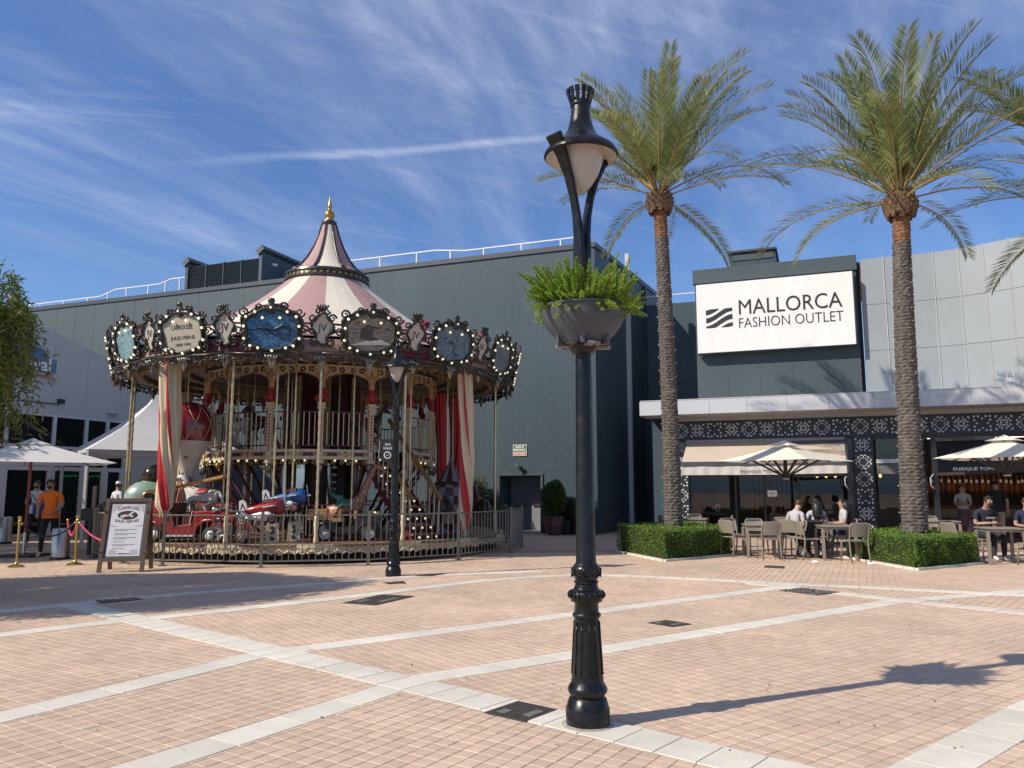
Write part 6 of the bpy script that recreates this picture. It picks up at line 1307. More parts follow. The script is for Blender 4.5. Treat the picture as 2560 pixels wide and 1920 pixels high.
for P, r_ in (([(-0.08, 1.06), (-0.02, 1.07), (0.05, 1.09)], 0.022), ([(0.05, 1.09), (0.075, 1.125)], 0.016), ([(0.07, 1.13), (0.105, 1.12)], 0.012), ([(-0.08, 1.06), (-0.12, 1.03), (-0.10, 1.005)], 0.009), ([(-0.06, 1.05), (-0.10, 1.0)], 0.008), ([(0.05, 1.08), (0.10, 1.06), (0.09, 1.035)], 0.008), ([(0.03, 1.07), (0.08, 1.04)], 0.008), ([(-0.09, 1.07), (-0.13, 1.06)], 0.008)):
    for (x0, z0), (x1, z1) in zip(P, P[1:]):
        d = Vector((x1 - x0, z1 - z0)); n_ = Vector((-d.y, d.x)).normalized() * r_; m.prism([(x0 - n_.x, z0 - n_.y), (x1 - n_.x * 0.85, z1 - n_.y * 0.85), (x1 + n_.x * 0.85, z1 + n_.y * 0.85), (x0 + n_.x, z0 + n_.y)], -0.0115, -0.0092, LEAN)
m.build('emblem_horse', mat('horse_print', (0.7, 0.66, 0.64), 0.5), sg2)
m = MB(); m.prism([(-0.03, 1.075), (0.03, 1.085), (0.02, 1.11), (-0.03, 1.10)], -0.0135, -0.0118, LEAN); m.build('emblem_saddle', M_cred, sg2)
z = 0.80
for n_ in (2, 2, 2, 1, 2, 1):
    for k in range(n_):
        wd_ = 0.40 if k == 0 and n_ > 1 else (0.24 if n_ > 1 else 0.2); x0 = -0.20; m = MB()
        while x0 < -0.20 + wd_: w_ = rnd.uniform(0.018, 0.05); m.box(x0, min(x0 + w_, -0.2 + wd_), -0.0085, -0.006, z, z + 0.011, LEAN); x0 += w_ + 0.008
        o = m.build('print_line', M_greyp, sg2); o['kind'] = 'stuff'; z -= 0.026
    z -= 0.026
for sx in (-1, 1):
    m = MB(); m.prism([(sx * 0.28, 1.28), (sx * 0.12, 1.28), (sx * 0.20, 1.22), (sx * 0.28, 1.12)], -0.0085, -0.006, LEAN); m.build('corner_print', M_lilac, sg2)
    m = MB(); m.prism([(sx * 0.28, 0.88), (sx * 0.13, 0.86), (sx * 0.28, 0.865)], -0.0085, -0.006, LEAN); m.build('flourish', M_greyp, sg2)
    m = MB(); m.prism([(sx * 0.12, 0.33), (sx * 0.25, 0.33), (sx * 0.26, 0.40), (sx * 0.18, 0.43), (sx * 0.12, 0.40)], -0.0085, -0.006, LEAN); m.build('corner_print', M_lilac, sg2)
m = MB(); m.box(-0.09, 0.02, -0.0085, -0.006, 0.335, 0.355, LEAN); m.build('strip_print', M_crimson, sg2); m = MB(); m.box(0.022, 0.12, -0.0085, -0.006, 0.335, 0.352, LEAN); m.build('strip_print', mat('blue_print', (0.12, 0.15, 0.3), 0.5), sg2)
for x in (-W2 - 0.004, W2 - 0.074):
    for z in (0.36, 1.12):
        m = MB(); m.box(x, x + 0.078, -0.026, 0.024, z, z + 0.03, LEAN); m.build('hinge', M_brass, sg2)
def stanchion(x, y, label):
    t = thing('queue_post', label, 'post', (x, y, 0)); m = MB(); m.lathe([(0.155, 0), (0.155, 0.012), (0.13, 0.03), (0.05, 0.055), (0.03, 0.075), (0.022, 0.09)], 24); m.build('base', M_brass, t, smooth=True, auto=40)
    m = MB(); m.lathe([(0.022, 0.085), (0.022, 0.84), (0.034, 0.85), (0.034, 0.90), (0.022, 0.92), (0.036, 0.95), (0.04, 0.975), (0.03, 1.0), (0.0, 1.01)], 16); m.build('pole', M_brass, t, smooth=True, auto=40); return t
S1, S2 = (-9.89, 15.98), (-9.0, 16.48)
stanchion(*S1, 'brass queue post at the open end of the black rope'); stanchion(*S2, 'brass queue post between the black rope and the pink rope')
def rope(name, label, a, b, sag, mt, r_=0.019, tw=False):
    a, b = Vector(a), Vector(b); P = []
    for i in range(21): t = i / 20; p = a.lerp(b, t); p.z -= sag * 4 * t * (1 - t); P.append(p - a)
    t_ = thing(name, label, 'rope', a); m = MB(); m.tube(P, [r_ * (1 + (0.15 * (i % 2) if tw else 0)) for i in range(21)], 7); m.build('cord', mt, t_, smooth=True)
    for p, q in ((P[0], P[1]), (P[-1], P[-2])):
        m = MB(); m.tube([p, p.lerp(q, 0.6)], 0.024, 8); m.build('end_cap', M_brass, t_, smooth=True)
M_bro = mat('black_rope', (0.012, 0.012, 0.014), 0.7); M_pk = mat('pink_rope', (0.62, 0.06, 0.16), 0.6)
rope('barrier_rope', 'black barrier rope hanging between the two brass posts', (S1[0] + 0.03, S1[1], 0.87), (S2[0] - 0.03, S2[1], 0.87), 0.28, M_bro)
rope('barrier_rope', 'pink barrier rope sagging from the brass post behind the sandwich board', (S2[0] + 0.03, S2[1], 0.87), (-7.75, 16.2, 0.72), 0.30, M_pk, 0.018, True)
rope('barrier_rope', 'short pink rope end looped on the brass post', (S2[0] - 0.04, S2[1] + 0.06, 0.86), (S2[0] - 0.32, S2[1] + 0.2, 0.92), 0.30, M_pk, 0.018, True)
def bin_(x, y, label, s=1.0):
    t = thing('litter_bin', label, 'bin', (x, y, 0)); m = MB(); m.lathe([(0.20 * s, 0.0), (0.20 * s, 0.05), (0.185 * s, 0.05)], 28); m.build('base', M_rub, t, smooth=True, auto=40)
    m = MB(); m.lathe([(0.18 * s, 0.05), (0.18 * s, 0.66 * s), (0.165 * s, 0.68 * s), (0.155 * s, 0.68 * s), (0.155 * s, 0.5 * s)], 32, cap=False); m.build('drum', mat('brushed_steel', (0.45, 0.44, 0.43), 0.32, metal=0.9, var=0.1, vscale=30, stretch=(1, 1, 0.02)), t, smooth=True, auto=40)
bin_(-10.05, 17.78, 'round steel litter bin beside the man in the orange shirt'); bin_(-14.6, 22.9, 'steel litter bin beside the glass doors, half hidden', 1.1)
# ticket stand
t = thing('ticket_stand', 'dark ticket stand with a screen behind the queue posts', 'stand', (-10.0, 18.9, 0), R(-20)); m = MB(); m.box(-0.04, 0.04, -0.04, 0.04, 0, 0.95); m.build('column', M_dark, t)
m = MB(); m.box(-0.28, 0.28, -0.06, 0.06, 0.80, 1.08); m.build('cabinet', mat('stand_dark', (0.035, 0.03, 0.032), 0.5), t); m = MB(); m.bar((0.1, 0, 1.08), (0.62, 0.05, 1.28), 0.05, 0.12); m.build('lectern_top', M_dark, t); m = MB(); m.box(0.0, 0.10, -0.02, 0.02, 1.08, 1.62); m.build('notice_post', M_inb, t)
# turnstile posts behind
for i, (x, y) in enumerate(((-9.55, 18.3), (-9.2, 19.0))):
    t = thing('gate_post', ['tall grey gate post beside the steel bin', 'tall grey gate post behind the ticket stand'][i], 'post', (x, y, 0)); m = MB(); m.box(-0.05, 0.05, -0.05, 0.05, 0, 1.12); m.build('post', M_fence, t); m = MB(); m.box(-0.08, 0.08, -0.08, 0.08, 0, 0.012); m.build('foot_plate', M_fence, t)
# low grey railing behind
t = thing('queue_railing', 'straight grey queue railing beside the ticket stand', 'railing', (-9.2, 19.05, 0), R(55))
for z in (0.12, 1.02):
    m = MB(); m.bar((0, 0, z), (3.2, 0, z), 0.04, 0.03); m.build('rail', M_fence, t)
for k in range(25):
    m = MB(); m.bar((0.06 + k * 0.13, 0, 0.12), (0.06 + k * 0.13, 0, 1.02), 0.018); m.build('baluster', M_fence, t)
for x in (1.6, 3.2):
    m = MB(); m.bar((x, 0, 0), (x, 0, 1.1), 0.06); m.build('post', M_fence, t)
# ================================================================ white tent and parasols
M_tent = mat('tent_white', (0.74, 0.74, 0.73), 0.7, var=0.04, vscale=1.0, trans=0.3)
def pyramid(t, half, z0, z1, mt, name='canopy', ang=0.0, sag=0.12, sides=4, vent=True, r0=0.0):
    m = MB(); n = 10; k = sides * 8; vs = []
    for j in range(n + 1):
        f = r0 + (1 - r0) * j / n
        for i in range(k):
            u = i / 8.0; s0 = int(u); w = u - s0; a0 = ang + 2 * math.pi * s0 / sides; a1 = ang + 2 * math.pi * (s0 + 1) / sides
            p = Vector((math.cos(a0), math.sin(a0))).lerp(Vector((math.cos(a1), math.sin(a1))), w) * half * f
            z = z1 + (z0 - z1) * (f ** (1 - sag * 2 if sag < 0.4 else 0.6)) - sag * 0.25 * math.sin(math.pi * w) * f * half * 0.25
            vs.append((p.x, p.y, z))
    fs = [(j * k + i, j * k + (i + 1) % k, (j + 1) * k + (i + 1) % k, (j + 1) * k + i) for j in range(n) for i in range(k)]
    if r0 == 0: fs = [f for f in fs]
    m.add(vs, fs); return m.build(name, mt, t, smooth=True, auto=25)
tent = thing('pagoda_tent', 'white pointed pagoda tent behind the carousel poles', 'tent', (-12.0, 26.3, 0), 0)
pyramid(tent, 3.3, 2.70, 4.75, M_tent, 'tent_roof', R(-97.6), 0.14)
for k in range(4):
    a = R(-97.6) + k * math.pi / 2; b = a + math.pi / 2; p = Vector((math.cos(a), math.sin(a), 0)) * 3.28; q = Vector((math.cos(b), math.sin(b), 0)) * 3.28
    m = MB(); m.bar((p.x, p.y, 0), (p.x, p.y, 2.7), 0.08); m.build('tent_pole', M_lt, tent); m = MB(); m.bar((p.x, p.y, 2.66), (q.x, q.y, 2.66), 0.06, 0.10); m.build('eave_bar', M_lt, tent)
M_ucream = mat('parasol_cream', (0.80, 0.76, 0.66), 0.75, var=0.03, trans=0.22); M_brown = mat('rib_brown', (0.045, 0.033, 0.028), 0.5)
def cantilever(cx, cy, px, py, ze, za, hub, label, half=1.8):
    t = thing('cantilever_parasol', label, 'parasol', (cx, cy, 0), 0); A0 = R(-92)
    pyramid(t, half, ze, za - 0.05, M_ucream, 'canopy', A0, 0.08, r0=0.14); pyramid(t, half * 0.28, za - 0.12, za + 0.04, M_ucream, 'vent_cap', A0, 0.08)
    for k in range(8):
        a = A0 + k * math.pi / 4; rr = half if k % 2 == 0 else half * 0.7071; d = Vector((math.cos(a), math.sin(a), 0))
        m = MB(); m.bar((d.x * 0.15, d.y * 0.15, za - 0.19), (d.x * rr * 0.97, d.y * rr * 0.97, ze - 0.035), 0.025, 0.03); m.build('rib', M_brown, t); m = MB(); m.bar((d.x * 0.05, d.y * 0.05, hub), (d.x * rr * 0.62, d.y * rr * 0.62, ze + (za - ze) * 0.28), 0.045 if k % 2 == 0 else 0.03); m.build('strut', M_brown, t)
    m = MB(); m.lathe([(0.09, hub - 0.06), (0.1, hub), (0.06, hub + 0.06), (0.03, za - 0.1)], 14); m.build('hub', M_brown, t, smooth=True); m = MB(); m.lathe([(0.0, hub - 0.085), (0.085, hub - 0.08), (0.085, hub - 0.06)], 14); m.build('hub_lamp', M_swhite, t)
    q = Vector((px - cx, py - cy, 0)); m = MB(); m.box(q.x - 0.05, q.x + 0.05, q.y - 0.06, q.y + 0.06, 0.05, 2.95); m.build('post', M_fr, t)
    m = MB(); m.bar((q.x, q.y, 2.9), (q.x * 0.12, q.y * 0.12, za - 0.02), 0.06, 0.09); m.build('arm', M_fr, t); m = MB(); m.bar((q.x, q.y, 1.95), (q.x * 0.1, q.y * 0.1, hub + 0.02), 0.05, 0.08); m.build('brace', M_brown, t)
    m = MB(); m.box(q.x - 0.4, q.x + 0.4, q.y - 0.4, q.y + 0.4, 0.0, 0.05); m.build('base_plate', M_dark, t); m = MB(); m.tube([(q.x - 0.07, q.y - 0.03, 1.95), (q.x - 0.16, q.y - 0.03, 1.85), (q.x - 0.16, q.y - 0.03, 1.65), (q.x - 0.07, q.y - 0.03, 1.55)], 0.018, 6); m.build('handle', M_white, t, smooth=True)
    return t
cantilever(7.25, 20.9, 9.55, 22.3, 2.27, 2.80, 1.88, 'cream cantilever parasol spread in front of the cream awning'); cantilever(12.3, 19.6, 11.75, 21.9, 2.30, 2.86, 1.95, 'cream cantilever parasol spread in front of the ham shop')
t = thing('market_parasol', 'white market parasol on a red pole beside the leaning tree', 'parasol', (-11.3, 18.5, 0), 0); pyramid(t, 2.2, 2.14, 2.70, M_tent, 'canopy', R(-98), 0.06); pyramid(t, 0.5, 2.58, 2.74, M_tent, 'vent_cap', R(-98), 0.05)
m = MB(); m.bar((0, 0, 0.5), (0, 0, 2.7), 0.05); m.build('pole', mat('red_pole', (0.22, 0.035, 0.025), 0.5), t); m = MB(); m.lathe([(0.035, 0.02), (0.035, 0.55)], 12); m.build('pole_socket', M_steel, t); m = MB(); m.box(-0.4, 0.4, -0.4, 0.4, 0, 0.05); m.build('base_plate', M_dark, t)
for k in range(8):
    a = R(-98) + k * math.pi / 4; rr = 2.15 if k % 2 == 0 else 1.5; m = MB(); m.bar((0, 0, 2.6), (rr * math.cos(a), rr * math.sin(a), 2.14), 0.02); m.build('rib', M_plank, t)
# ================================================================ cafe furniture
M_taupe = mat('taupe_resin', (0.24, 0.205, 0.165), 0.55, var=0.05)
def make_chair(label):
    t = thing('cafe_chair', label, 'chair', (0, 0, 0), 0, 'cafe chairs')   # faces -y, backrest at +y
    m = MB(); m.box(-0.215, 0.215, -0.22, 0.20, 0.435, 0.46); o = m.build('seat', M_taupe, t); bv = o.modifiers.new('b', 'BEVEL'); bv.width = 0.012; bv.segments = 2
    for sx in (-1, 1):
        m = MB(); m.tube([(sx * 0.20, 0.26, 0.0), (sx * 0.20, 0.21, 0.25), (sx * 0.20, 0.19, 0.45), (sx * 0.205, 0.23, 0.62), (sx * 0.205, 0.265, 0.76), (sx * 0.18, 0.275, 0.81), (sx * 0.13, 0.278, 0.825)], 0.017, 7); m.build('leg', M_taupe, t, smooth=True); m = MB(); m.tube([(sx * 0.205, -0.235, 0.0), (sx * 0.20, -0.20, 0.30), (sx * 0.195, -0.19, 0.445)], 0.017, 7); m.build('leg', M_taupe, t, smooth=True)
    m = MB(); m.bar((-0.15, 0.277, 0.825), (0.15, 0.277, 0.825), 0.03); m.build('top_rail', M_taupe, t)
    m = MB(); n = 9; vs = []
    for i in range(n + 1):
        u = -1 + 2 * i / n
        for z in (0.54, 0.68, 0.815):
            y = 0.205 + (z - 0.54) * 0.26 + 0.02 * (1 - u * u); vs += [(u * 0.195, y, z), (u * 0.195, y + 0.012, z)]
    k = 6; fs = []
    for i in range(n):
        for j in (0, 2): fs += [(i * k + j, (i + 1) * k + j, (i + 1) * k + j + 2, i * k + j + 2), (i * k + j + 1, i * k + j + 3, (i + 1) * k + j + 3, (i + 1) * k + j + 1)]
    m.add(vs, fs); m.build('backrest', M_taupe, t, smooth=True)
    return t
def make_table(label, loc, rz):
    t = thing('cafe_table', label, 'table', loc, rz); m = MB(); m.box(-0.37, 0.37, -0.37, 0.37, 0.72, 0.745); m.build('tabletop', M_taupe, t)
    m = MB(); m.box(-0.34, 0.34, -0.34, 0.34, 0.67, 0.719); m.build('apron', M_taupe, t)
    for sx in (-1, 1):
        for sy in (-1, 1): m = MB(); m.box(sx * 0.34 - 0.028, sx * 0.34 + 0.028, sy * 0.34 - 0.028, sy * 0.34 + 0.028, 0, 0.669); m.build('leg', M_taupe, t)
    return t
ch0 = make_chair('x'); used = False
def chair(x, y, face, label):
    """face: azimuth (deg from +y, clockwise) the sitter looks at"""
    global used
    rz = math.pi - R(face) if False else -R(face) + math.pi
    if not used: used = True; ch0.location = (x, y, 0); ch0.rotation_euler = (0, 0, rz); ch0['label'] = label; return ch0
    return dup(ch0, (x, y, 0), rz, label)
G1, G2, G3 = (5.72, 18.35), (7.2, 17.75), (10.25, 16.75)
make_table('taupe cafe table at the corner of the first hedge', (*G1, 0), R(-8)); make_table('empty taupe cafe table behind the long haired woman', (*G2, 0), R(-8)); make_table('taupe cafe table at the corner of the second hedge', (*G3, 0), R(-12))
make_table('taupe cafe table the long haired woman faces', (7.35, 19.45, 0), R(-8)); make_table('taupe cafe table beside the standing woman, near the shop', (10.95, 20.3, 0), R(-15)); make_table('taupe cafe table tucked behind the first palm', (5.0, 21.9, 0), R(-20))
chair(5.70, 17.72, 2, 'taupe cafe chair on the plaza side of the first hedge table'); chair(5.15, 18.5, 60, 'taupe cafe chair between the first hedge and its table'); chair(6.42, 18.2, -80, 'taupe cafe chair standing free on the far side from the first hedge'); chair(5.85, 19.05, 185, 'taupe cafe chair on the window side of the first hedge table')
chair(5.35, 19.3, 170, 'taupe cafe chair drawn back towards the window behind the first hedge table')
chair(7.35, 17.12, -2, 'taupe cafe chair on the plaza side of the empty table'); chair(6.62, 17.75, 85, 'taupe cafe chair on the open side of the empty table'); chair(7.15, 18.72, 8, 'taupe cafe chair the long haired woman sits on'); chair(6.62, 18.75, 50, 'taupe cafe chair of the leaning person in white'); chair(8.0, 19.2, -80, 'taupe cafe chair of the woman in the white top')
chair(9.6, 17.15, 75, 'taupe cafe chair pushed to the table beside the second hedge'); chair(10.55, 16.15, 2, 'taupe cafe chair on the plaza side of the second hedge table'); chair(10.45, 17.55, 185, 'taupe cafe chair of the man with the phone'); chair(9.85, 17.65, 160, 'empty taupe chair beside the man with the phone')
chair(10.35, 20.2, 80, 'taupe cafe chair beside the shop post'); chair(11.1, 21.0, 190, 'taupe cafe chair below the standing man in black'); chair(11.55, 19.9, -80, 'taupe cafe chair behind the seated man in navy')
chair(4.35, 21.9, 80, 'taupe cafe chair tucked behind the first hedge'); chair(5.7, 21.6, -70, 'taupe cafe chair beside the palm trunk, near the window'); chair(5.3, 22.6, 170, 'taupe cafe chair close under the window'); chair(7.0, 20.6, 20, 'taupe cafe chair under the cream parasol')
# indoor table with a menu card
x, y, _ = bw(3.95, 0.9); t = make_table('pale topped table with a menu card behind the glass', (x, y, 0), TH); m = MB(); m.box(-0.42, 0.42, -0.3, 0.3, 0.746, 0.772); m.build('pale_top', M_inb, t)
mc_ = thing('menu_card', 'white menu card standing on the pale indoor table', 'card', (x, y, 0.773), TH); m = MB(); m.prism([(-0.09, 0), (0.09, 0), (0.085, 0.26), (-0.085, 0.26)], -0.005, 0.005); m.build('card', M_swhite, mc_); m = MB(); m.box(-0.05, 0.05, -0.008, -0.0055, 0.07, 0.17); m.build('card_print', mat('green_print', (0.15, 0.2, 0.12), 0.6), mc_)
# stroller wheel and dropped napkins
t = thing('pushchair', 'dark pushchair with a large white rimmed wheel under the parasol', 'pushchair', (6.85, 18.25, 0), R(100))
wheel(t, 0.0, -0.25, 0.16, 0.05, 6, M_wrim); wheel(t, 0.0, 0.25, 0.16, 0.05, 6, M_wrim); wheel(t, 0.55, 0.0, 0.1, 0.05)
m = MB(); m.tube([(0, -0.22, 0.16), (0.25, -0.2, 0.45), (-0.35, -0.2, 0.95)], 0.015, 6); m.tube([(0, 0.22, 0.16), (0.25, 0.2, 0.45), (-0.35, 0.2, 0.95)], 0.015, 6); m.bar((-0.35, -0.2, 0.95), (-0.35, 0.2, 0.95), 0.03); m.build('frame', M_dark, t); m = MB(); m.prism([(0.0, 0.35), (0.4, 0.32), (0.45, 0.5), (0.1, 0.55), (-0.1, 0.85), (-0.2, 0.8)], -0.18, 0.18); m.build('seat', M_blk, t)
for x, y, lb in ((6.42, 16.95, 'crumpled white napkin on the paving by the free standing chair'), (7.42, 16.55, 'larger white napkin on the paving by the second hedge')):
    t = thing('napkin', lb, 'napkin', (x, y, 0.004)); m = MB(); m.add([(-0.09, -0.05, 0), (0.07, -0.06, 0.015), (0.10, 0.05, 0.0), (-0.04, 0.07, 0.03), (0.0, 0.0, 0.045)], [(0, 1, 4), (1, 2, 4), (2, 3, 4), (3, 0, 4)]); m.build('paper', M_swhite, t)
# ================================================================ people
SKIN = [mat('skin_tan', (0.36, 0.21, 0.145), 0.55), mat('skin_light', (0.46, 0.29, 0.21), 0.55)]
HAIR = mat('hair_black', (0.012, 0.010, 0.009), 0.5, var=0.3, vscale=40); HAIRB = mat('hair_brown', (0.05, 0.028, 0.016), 0.55, var=0.3, vscale=40); EYE = mat('eye_dark', (0.01, 0.01, 0.01), 0.3)
def cm_(n, c): return mat(n, c, 0.85, var=0.08, vscale=9, bump=0.12, bscale=18)
def person(label, loc, face, pose='stand', h=1.72, shirt=(0.7, 0.7, 0.7), legs=(0.02, 0.02, 0.02), shoes=(0.6, 0.6, 0.58), skin_i=0, hair='short', hairm=None, look=0.0, arms=None, lean=0.0, build=1.0, beard=False, skirt=False, extra=None, sleeve='short', cap=False):
    """face = azimuth in degrees (0 = away from the camera, 180 = towards it); local -y is forward"""
    t = thing('person', label, 'person', (loc[0], loc[1], loc[2] if len(loc) > 2 else 0.0), -R(face) + math.pi); s = h / 1.72; hm = hairm or HAIR; b = build
    msh, mlg, mso = cm_('cloth_%02d%02d%02d' % tuple(int(c * 99) for c in shirt), shirt), cm_('cloth_%02d%02d%02d' % tuple(int(c * 99) for c in legs), legs), cm_('cloth_%02d%02d%02d' % tuple(int(c * 99) for c in shoes), shoes); sk = SKIN[skin_i]
    sit = pose == 'sit'; pz = 0.56 if sit else 0.93; dz = pz - 0.93
    def tz(y, z):   # lean the upper body forward around the pelvis
        a = lean; z0 = z - 0.93; return (y - math.sin(a) * z0 + (math.cos(a) - 1) * 0, 0.93 + z0 * math.cos(a) + dz)
    def U(x, y, z): yy, zz_ = tz(y, z); return (x * s, yy * s, zz_ * s)
    J = {'pel': (U(0, 0, 0.93), (0.155 * b, 0.115 * b)), 'wai': (U(0, 0.0, 1.08), (0.135 * b, 0.10 * b)), 'che': (U(0, 0.005, 1.27), (0.155 * b, 0.11 * b)), 'upc': (U(0, 0.01, 1.39), (0.12 * b, 0.085 * b)), 'nec': (U(0, 0.0, 1.475), 0.055), 'hea': (U(0, -0.02 - look * 0.05, 1.56), (0.075, 0.085)), 'hed': (U(0, -0.02 - look * 0.07, 1.645), (0.072, 0.088)), 'cro': (U(0, -0.01 - look * 0.07, 1.70), (0.05, 0.06))}
    bones = [('pel', 'wai', 0), ('wai', 'che', 0), ('che', 'upc', 0), ('upc', 'nec', 2), ('nec', 'hea', 2), ('hea', 'hed', 2), ('hed', 'cro', 2)]
    ar = arms or {}
    for sd, sx in (('l', -1), ('r', 1)):
        el, wr = ar.get(sd, ((0.25, 0.02, 1.13), (0.26, -0.06, 0.90)))
        J['sh' + sd] = (U(sx * 0.175 * b, 0.01, 1.40), 0.062 * b); J['el' + sd] = (U(sx * el[0], el[1], el[2]), 0.044); J['wr' + sd] = (U(sx * wr[0], wr[1], wr[2]), 0.03)
        md = Vector(J['sh' + sd][0]).lerp(Vector(J['el' + sd][0]), 0.55); J['ms' + sd] = (tuple(md), 0.055 if sleeve != 'none' else 0.045)
        bones += [('upc', 'sh' + sd, 0), ('sh' + sd, 'ms' + sd, 0 if sleeve != 'none' else 2), ('ms' + sd, 'el' + sd, 0 if sleeve == 'long' else 2), ('el' + sd, 'wr' + sd, 0 if sleeve == 'long' else 2)]
        if sit: hip, kn, an, to = (0.095, -0.02, 0.56), (0.11, -0.44, 0.53), (0.11, -0.40, 0.09), (0.12, -0.54, 0.045)
        elif pose == 'walk': f = -sx; hip, kn, an, to = (0.095, 0.0, 0.88), (0.10, -0.02 - 0.10 * f, 0.49), (0.10, 0.06 - 0.22 * f, 0.09), (0.11, -0.10 - 0.22 * f, 0.035)
        else: hip, kn, an, to = (0.095, 0.0, 0.88), (0.105, -0.015, 0.49), (0.105, 0.03, 0.09), (0.12, -0.14, 0.04)
        for nm, p, r_ in (('hi', hip, 0.098 * b), ('kn', kn, 0.064), ('an', an, 0.046), ('to', to, 0.04)): J[nm + sd] = ((sx * p[0] * s, p[1] * s, p[2] * s), r_)
        bones += [('pel', 'hi' + sd, 1), ('hi' + sd, 'kn' + sd, 1), ('kn' + sd, 'an' + sd, 1 if not skirt else 2), ('an' + sd, 'to' + sd, 3)]
    names = list(J); nd = [(J[n_][0], tuple(q * s for q in J[n_][1]) if isinstance(J[n_][1], tuple) else J[n_][1] * s) for n_ in names]; ix = {n_: i for i, n_ in enumerate(names)}
    segs = [(Vector(J[a][0]), Vector(J[c][0]), m_, (max(J[a][1]) if isinstance(J[a][1], tuple) else J[a][1])) for a, c, m_ in bones]
    def reg(p):
        best, k = 1e9, 0
        for a, c, m_, rr in segs:
            d = c - a; u = max(0, min(1, (p - a).dot(d) / d.length_squared)); e = (p - a - d * u).length - rr * 0.5
            if e < best: best, k = e, m_
        return k
    skin('body', nd, [(ix[a], ix[c]) for a, c, _ in bones], [msh, mlg, sk, mso], reg, t, sub=1)
    hc = Vector(J['hed'][0])
    m = MB(); m.ball(hc + Vector((0, -0.098 * s, -0.03 * s)), (0.014 * s, 0.02 * s, 0.02 * s), 8, 6); m.build('nose', sk, t, smooth=True)
    for sx in (-1, 1):
        m = MB(); m.ball(hc + Vector((sx * 0.03 * s, -0.083 * s, 0.0)), (0.011 * s, 0.008 * s, 0.006 * s), 8, 5); m.build('eye', EYE, t, smooth=True); m = MB(); m.ball(hc + Vector((sx * 0.078 * s, 0.005 * s, -0.02 * s)), (0.012 * s, 0.02 * s, 0.032 * s), 8, 6); m.build('ear', sk, t, smooth=True)
    m = MB(); m.ball(hc + Vector((0, -0.082 * s, -0.065 * s)), (0.024 * s, 0.01 * s, 0.006 * s), 8, 5); m.build('mouth', mat('lips', (0.25, 0.09, 0.08), 0.5), t, smooth=True)
    m = MB(); n_, k_ = 18, 10; hv = []
    for j in range(k_ + 1):
        th_ = math.pi * 0.5 * (1 - j / k_) * 1.15 if False else math.pi / 2 - j / k_ * (math.pi * 0.62)
        for i in range(n_):
            a = 2 * math.pi * i / n_; fr_ = -math.sin(a); cut = -0.05 if fr_ > 0.25 else (-0.55 if fr_ > -0.2 else -1.0)
            el = max(th_, math.radians(28) if fr_ > 0.35 else (math.radians(-15) if fr_ > -0.15 else math.radians(-48)))
            hv.append(hc + Vector((0.090 * math.cos(el) * math.cos(a), 0.104 * math.cos(el) * math.sin(a) + 0.006, 0.098 * math.sin(el) + 0.004)) * s)
    m.add(hv, [(j * n_ + i, (j + 1) * n_ + i, (j + 1) * n_ + (i + 1) % n_, j * n_ + (i + 1) % n_) for j in range(k_) for i in range(n_)]); m.build('hair', M_swhite if False else hm, t, smooth=True)
    if hair == 'long':
        m = MB(); m.tube([hc + Vector((0, 0.06, 0.03)) * s, hc + Vector((0, 0.105, -0.10)) * s, hc + Vector((0, 0.13, -0.26)) * s, hc + Vector((0, 0.13, -0.42)) * s], [0.085 * s, 0.115 * s, 0.12 * s, 0.07 * s], 12); m.build('hair_fall', hm, t, smooth=True)
    if beard: m = MB(); m.ball(hc + Vector((0, -0.045 * s, -0.085 * s)), (0.058 * s, 0.045 * s, 0.04 * s), 12, 8); m.build('beard', hm, t, smooth=True)
    if cap:
        m = MB(); m.lathe([(0.098 * s, 0.0), (0.096 * s, 0.05 * s), (0.07 * s, 0.09 * s), (0, 0.105 * s)], 16, hc + Vector((0, 0.0, 0.02 * s))); m.build('cap', M_swhite, t, smooth=True); m = MB(); m.ball(hc + Vector((0, -0.12 * s, 0.03 * s)), (0.07 * s, 0.07 * s, 0.01 * s), 10, 5); m.build('cap_peak', M_swhite, t, smooth=True)
    for sd, sx in (('l', -1), ('r', 1)):   # hands: palm, four fingers and a thumb
        w = Vector(J['wr' + sd][0]); d = (w - Vector(J['el' + sd][0])).normalized(); sdv = d.cross(Vector((0, 1, 0)))
        sdv = sdv.normalized() if sdv.length > 0.1 else Vector((1, 0, 0)); nn = sdv.cross(d); m = MB(); m.tube([w - d * 0.01, w + d * 0.035 * s, w + d * 0.085 * s], [0.027 * s, 0.036 * s, 0.033 * s], 8)
        for f in range(4):
            o_ = w + d * 0.08 * s + sdv * (f - 1.5) * 0.017 * s; L_ = (0.07, 0.08, 0.075, 0.06)[f] * s; m.tube([o_, o_ + d * L_ * 0.55 + nn * 0.006, o_ + d * L_ * 0.9 + nn * 0.03 * s], [0.009 * s, 0.0085 * s, 0.007 * s], 6)
        o_ = w + d * 0.03 * s + sdv * sx * 0.03 * s; m.tube([o_, o_ + d * 0.03 * s + sdv * sx * 0.02 * s + nn * 0.01, o_ + d * 0.06 * s + sdv * sx * 0.02 * s + nn * 0.025], [0.012 * s, 0.010 * s, 0.008 * s], 6); m.build('hand', sk, t, smooth=True)
    if not sit:   # hem of the shirt
        m = MB(); m.lathe([(0.168 * b, -0.10), (0.165 * b, 0.0), (0.15 * b, 0.12)], 20, (0, 0, 0.96), cap=False, sy=0.78); o = m.build('shirt_hem', msh, t, smooth=True); o.scale = (s, s, s)
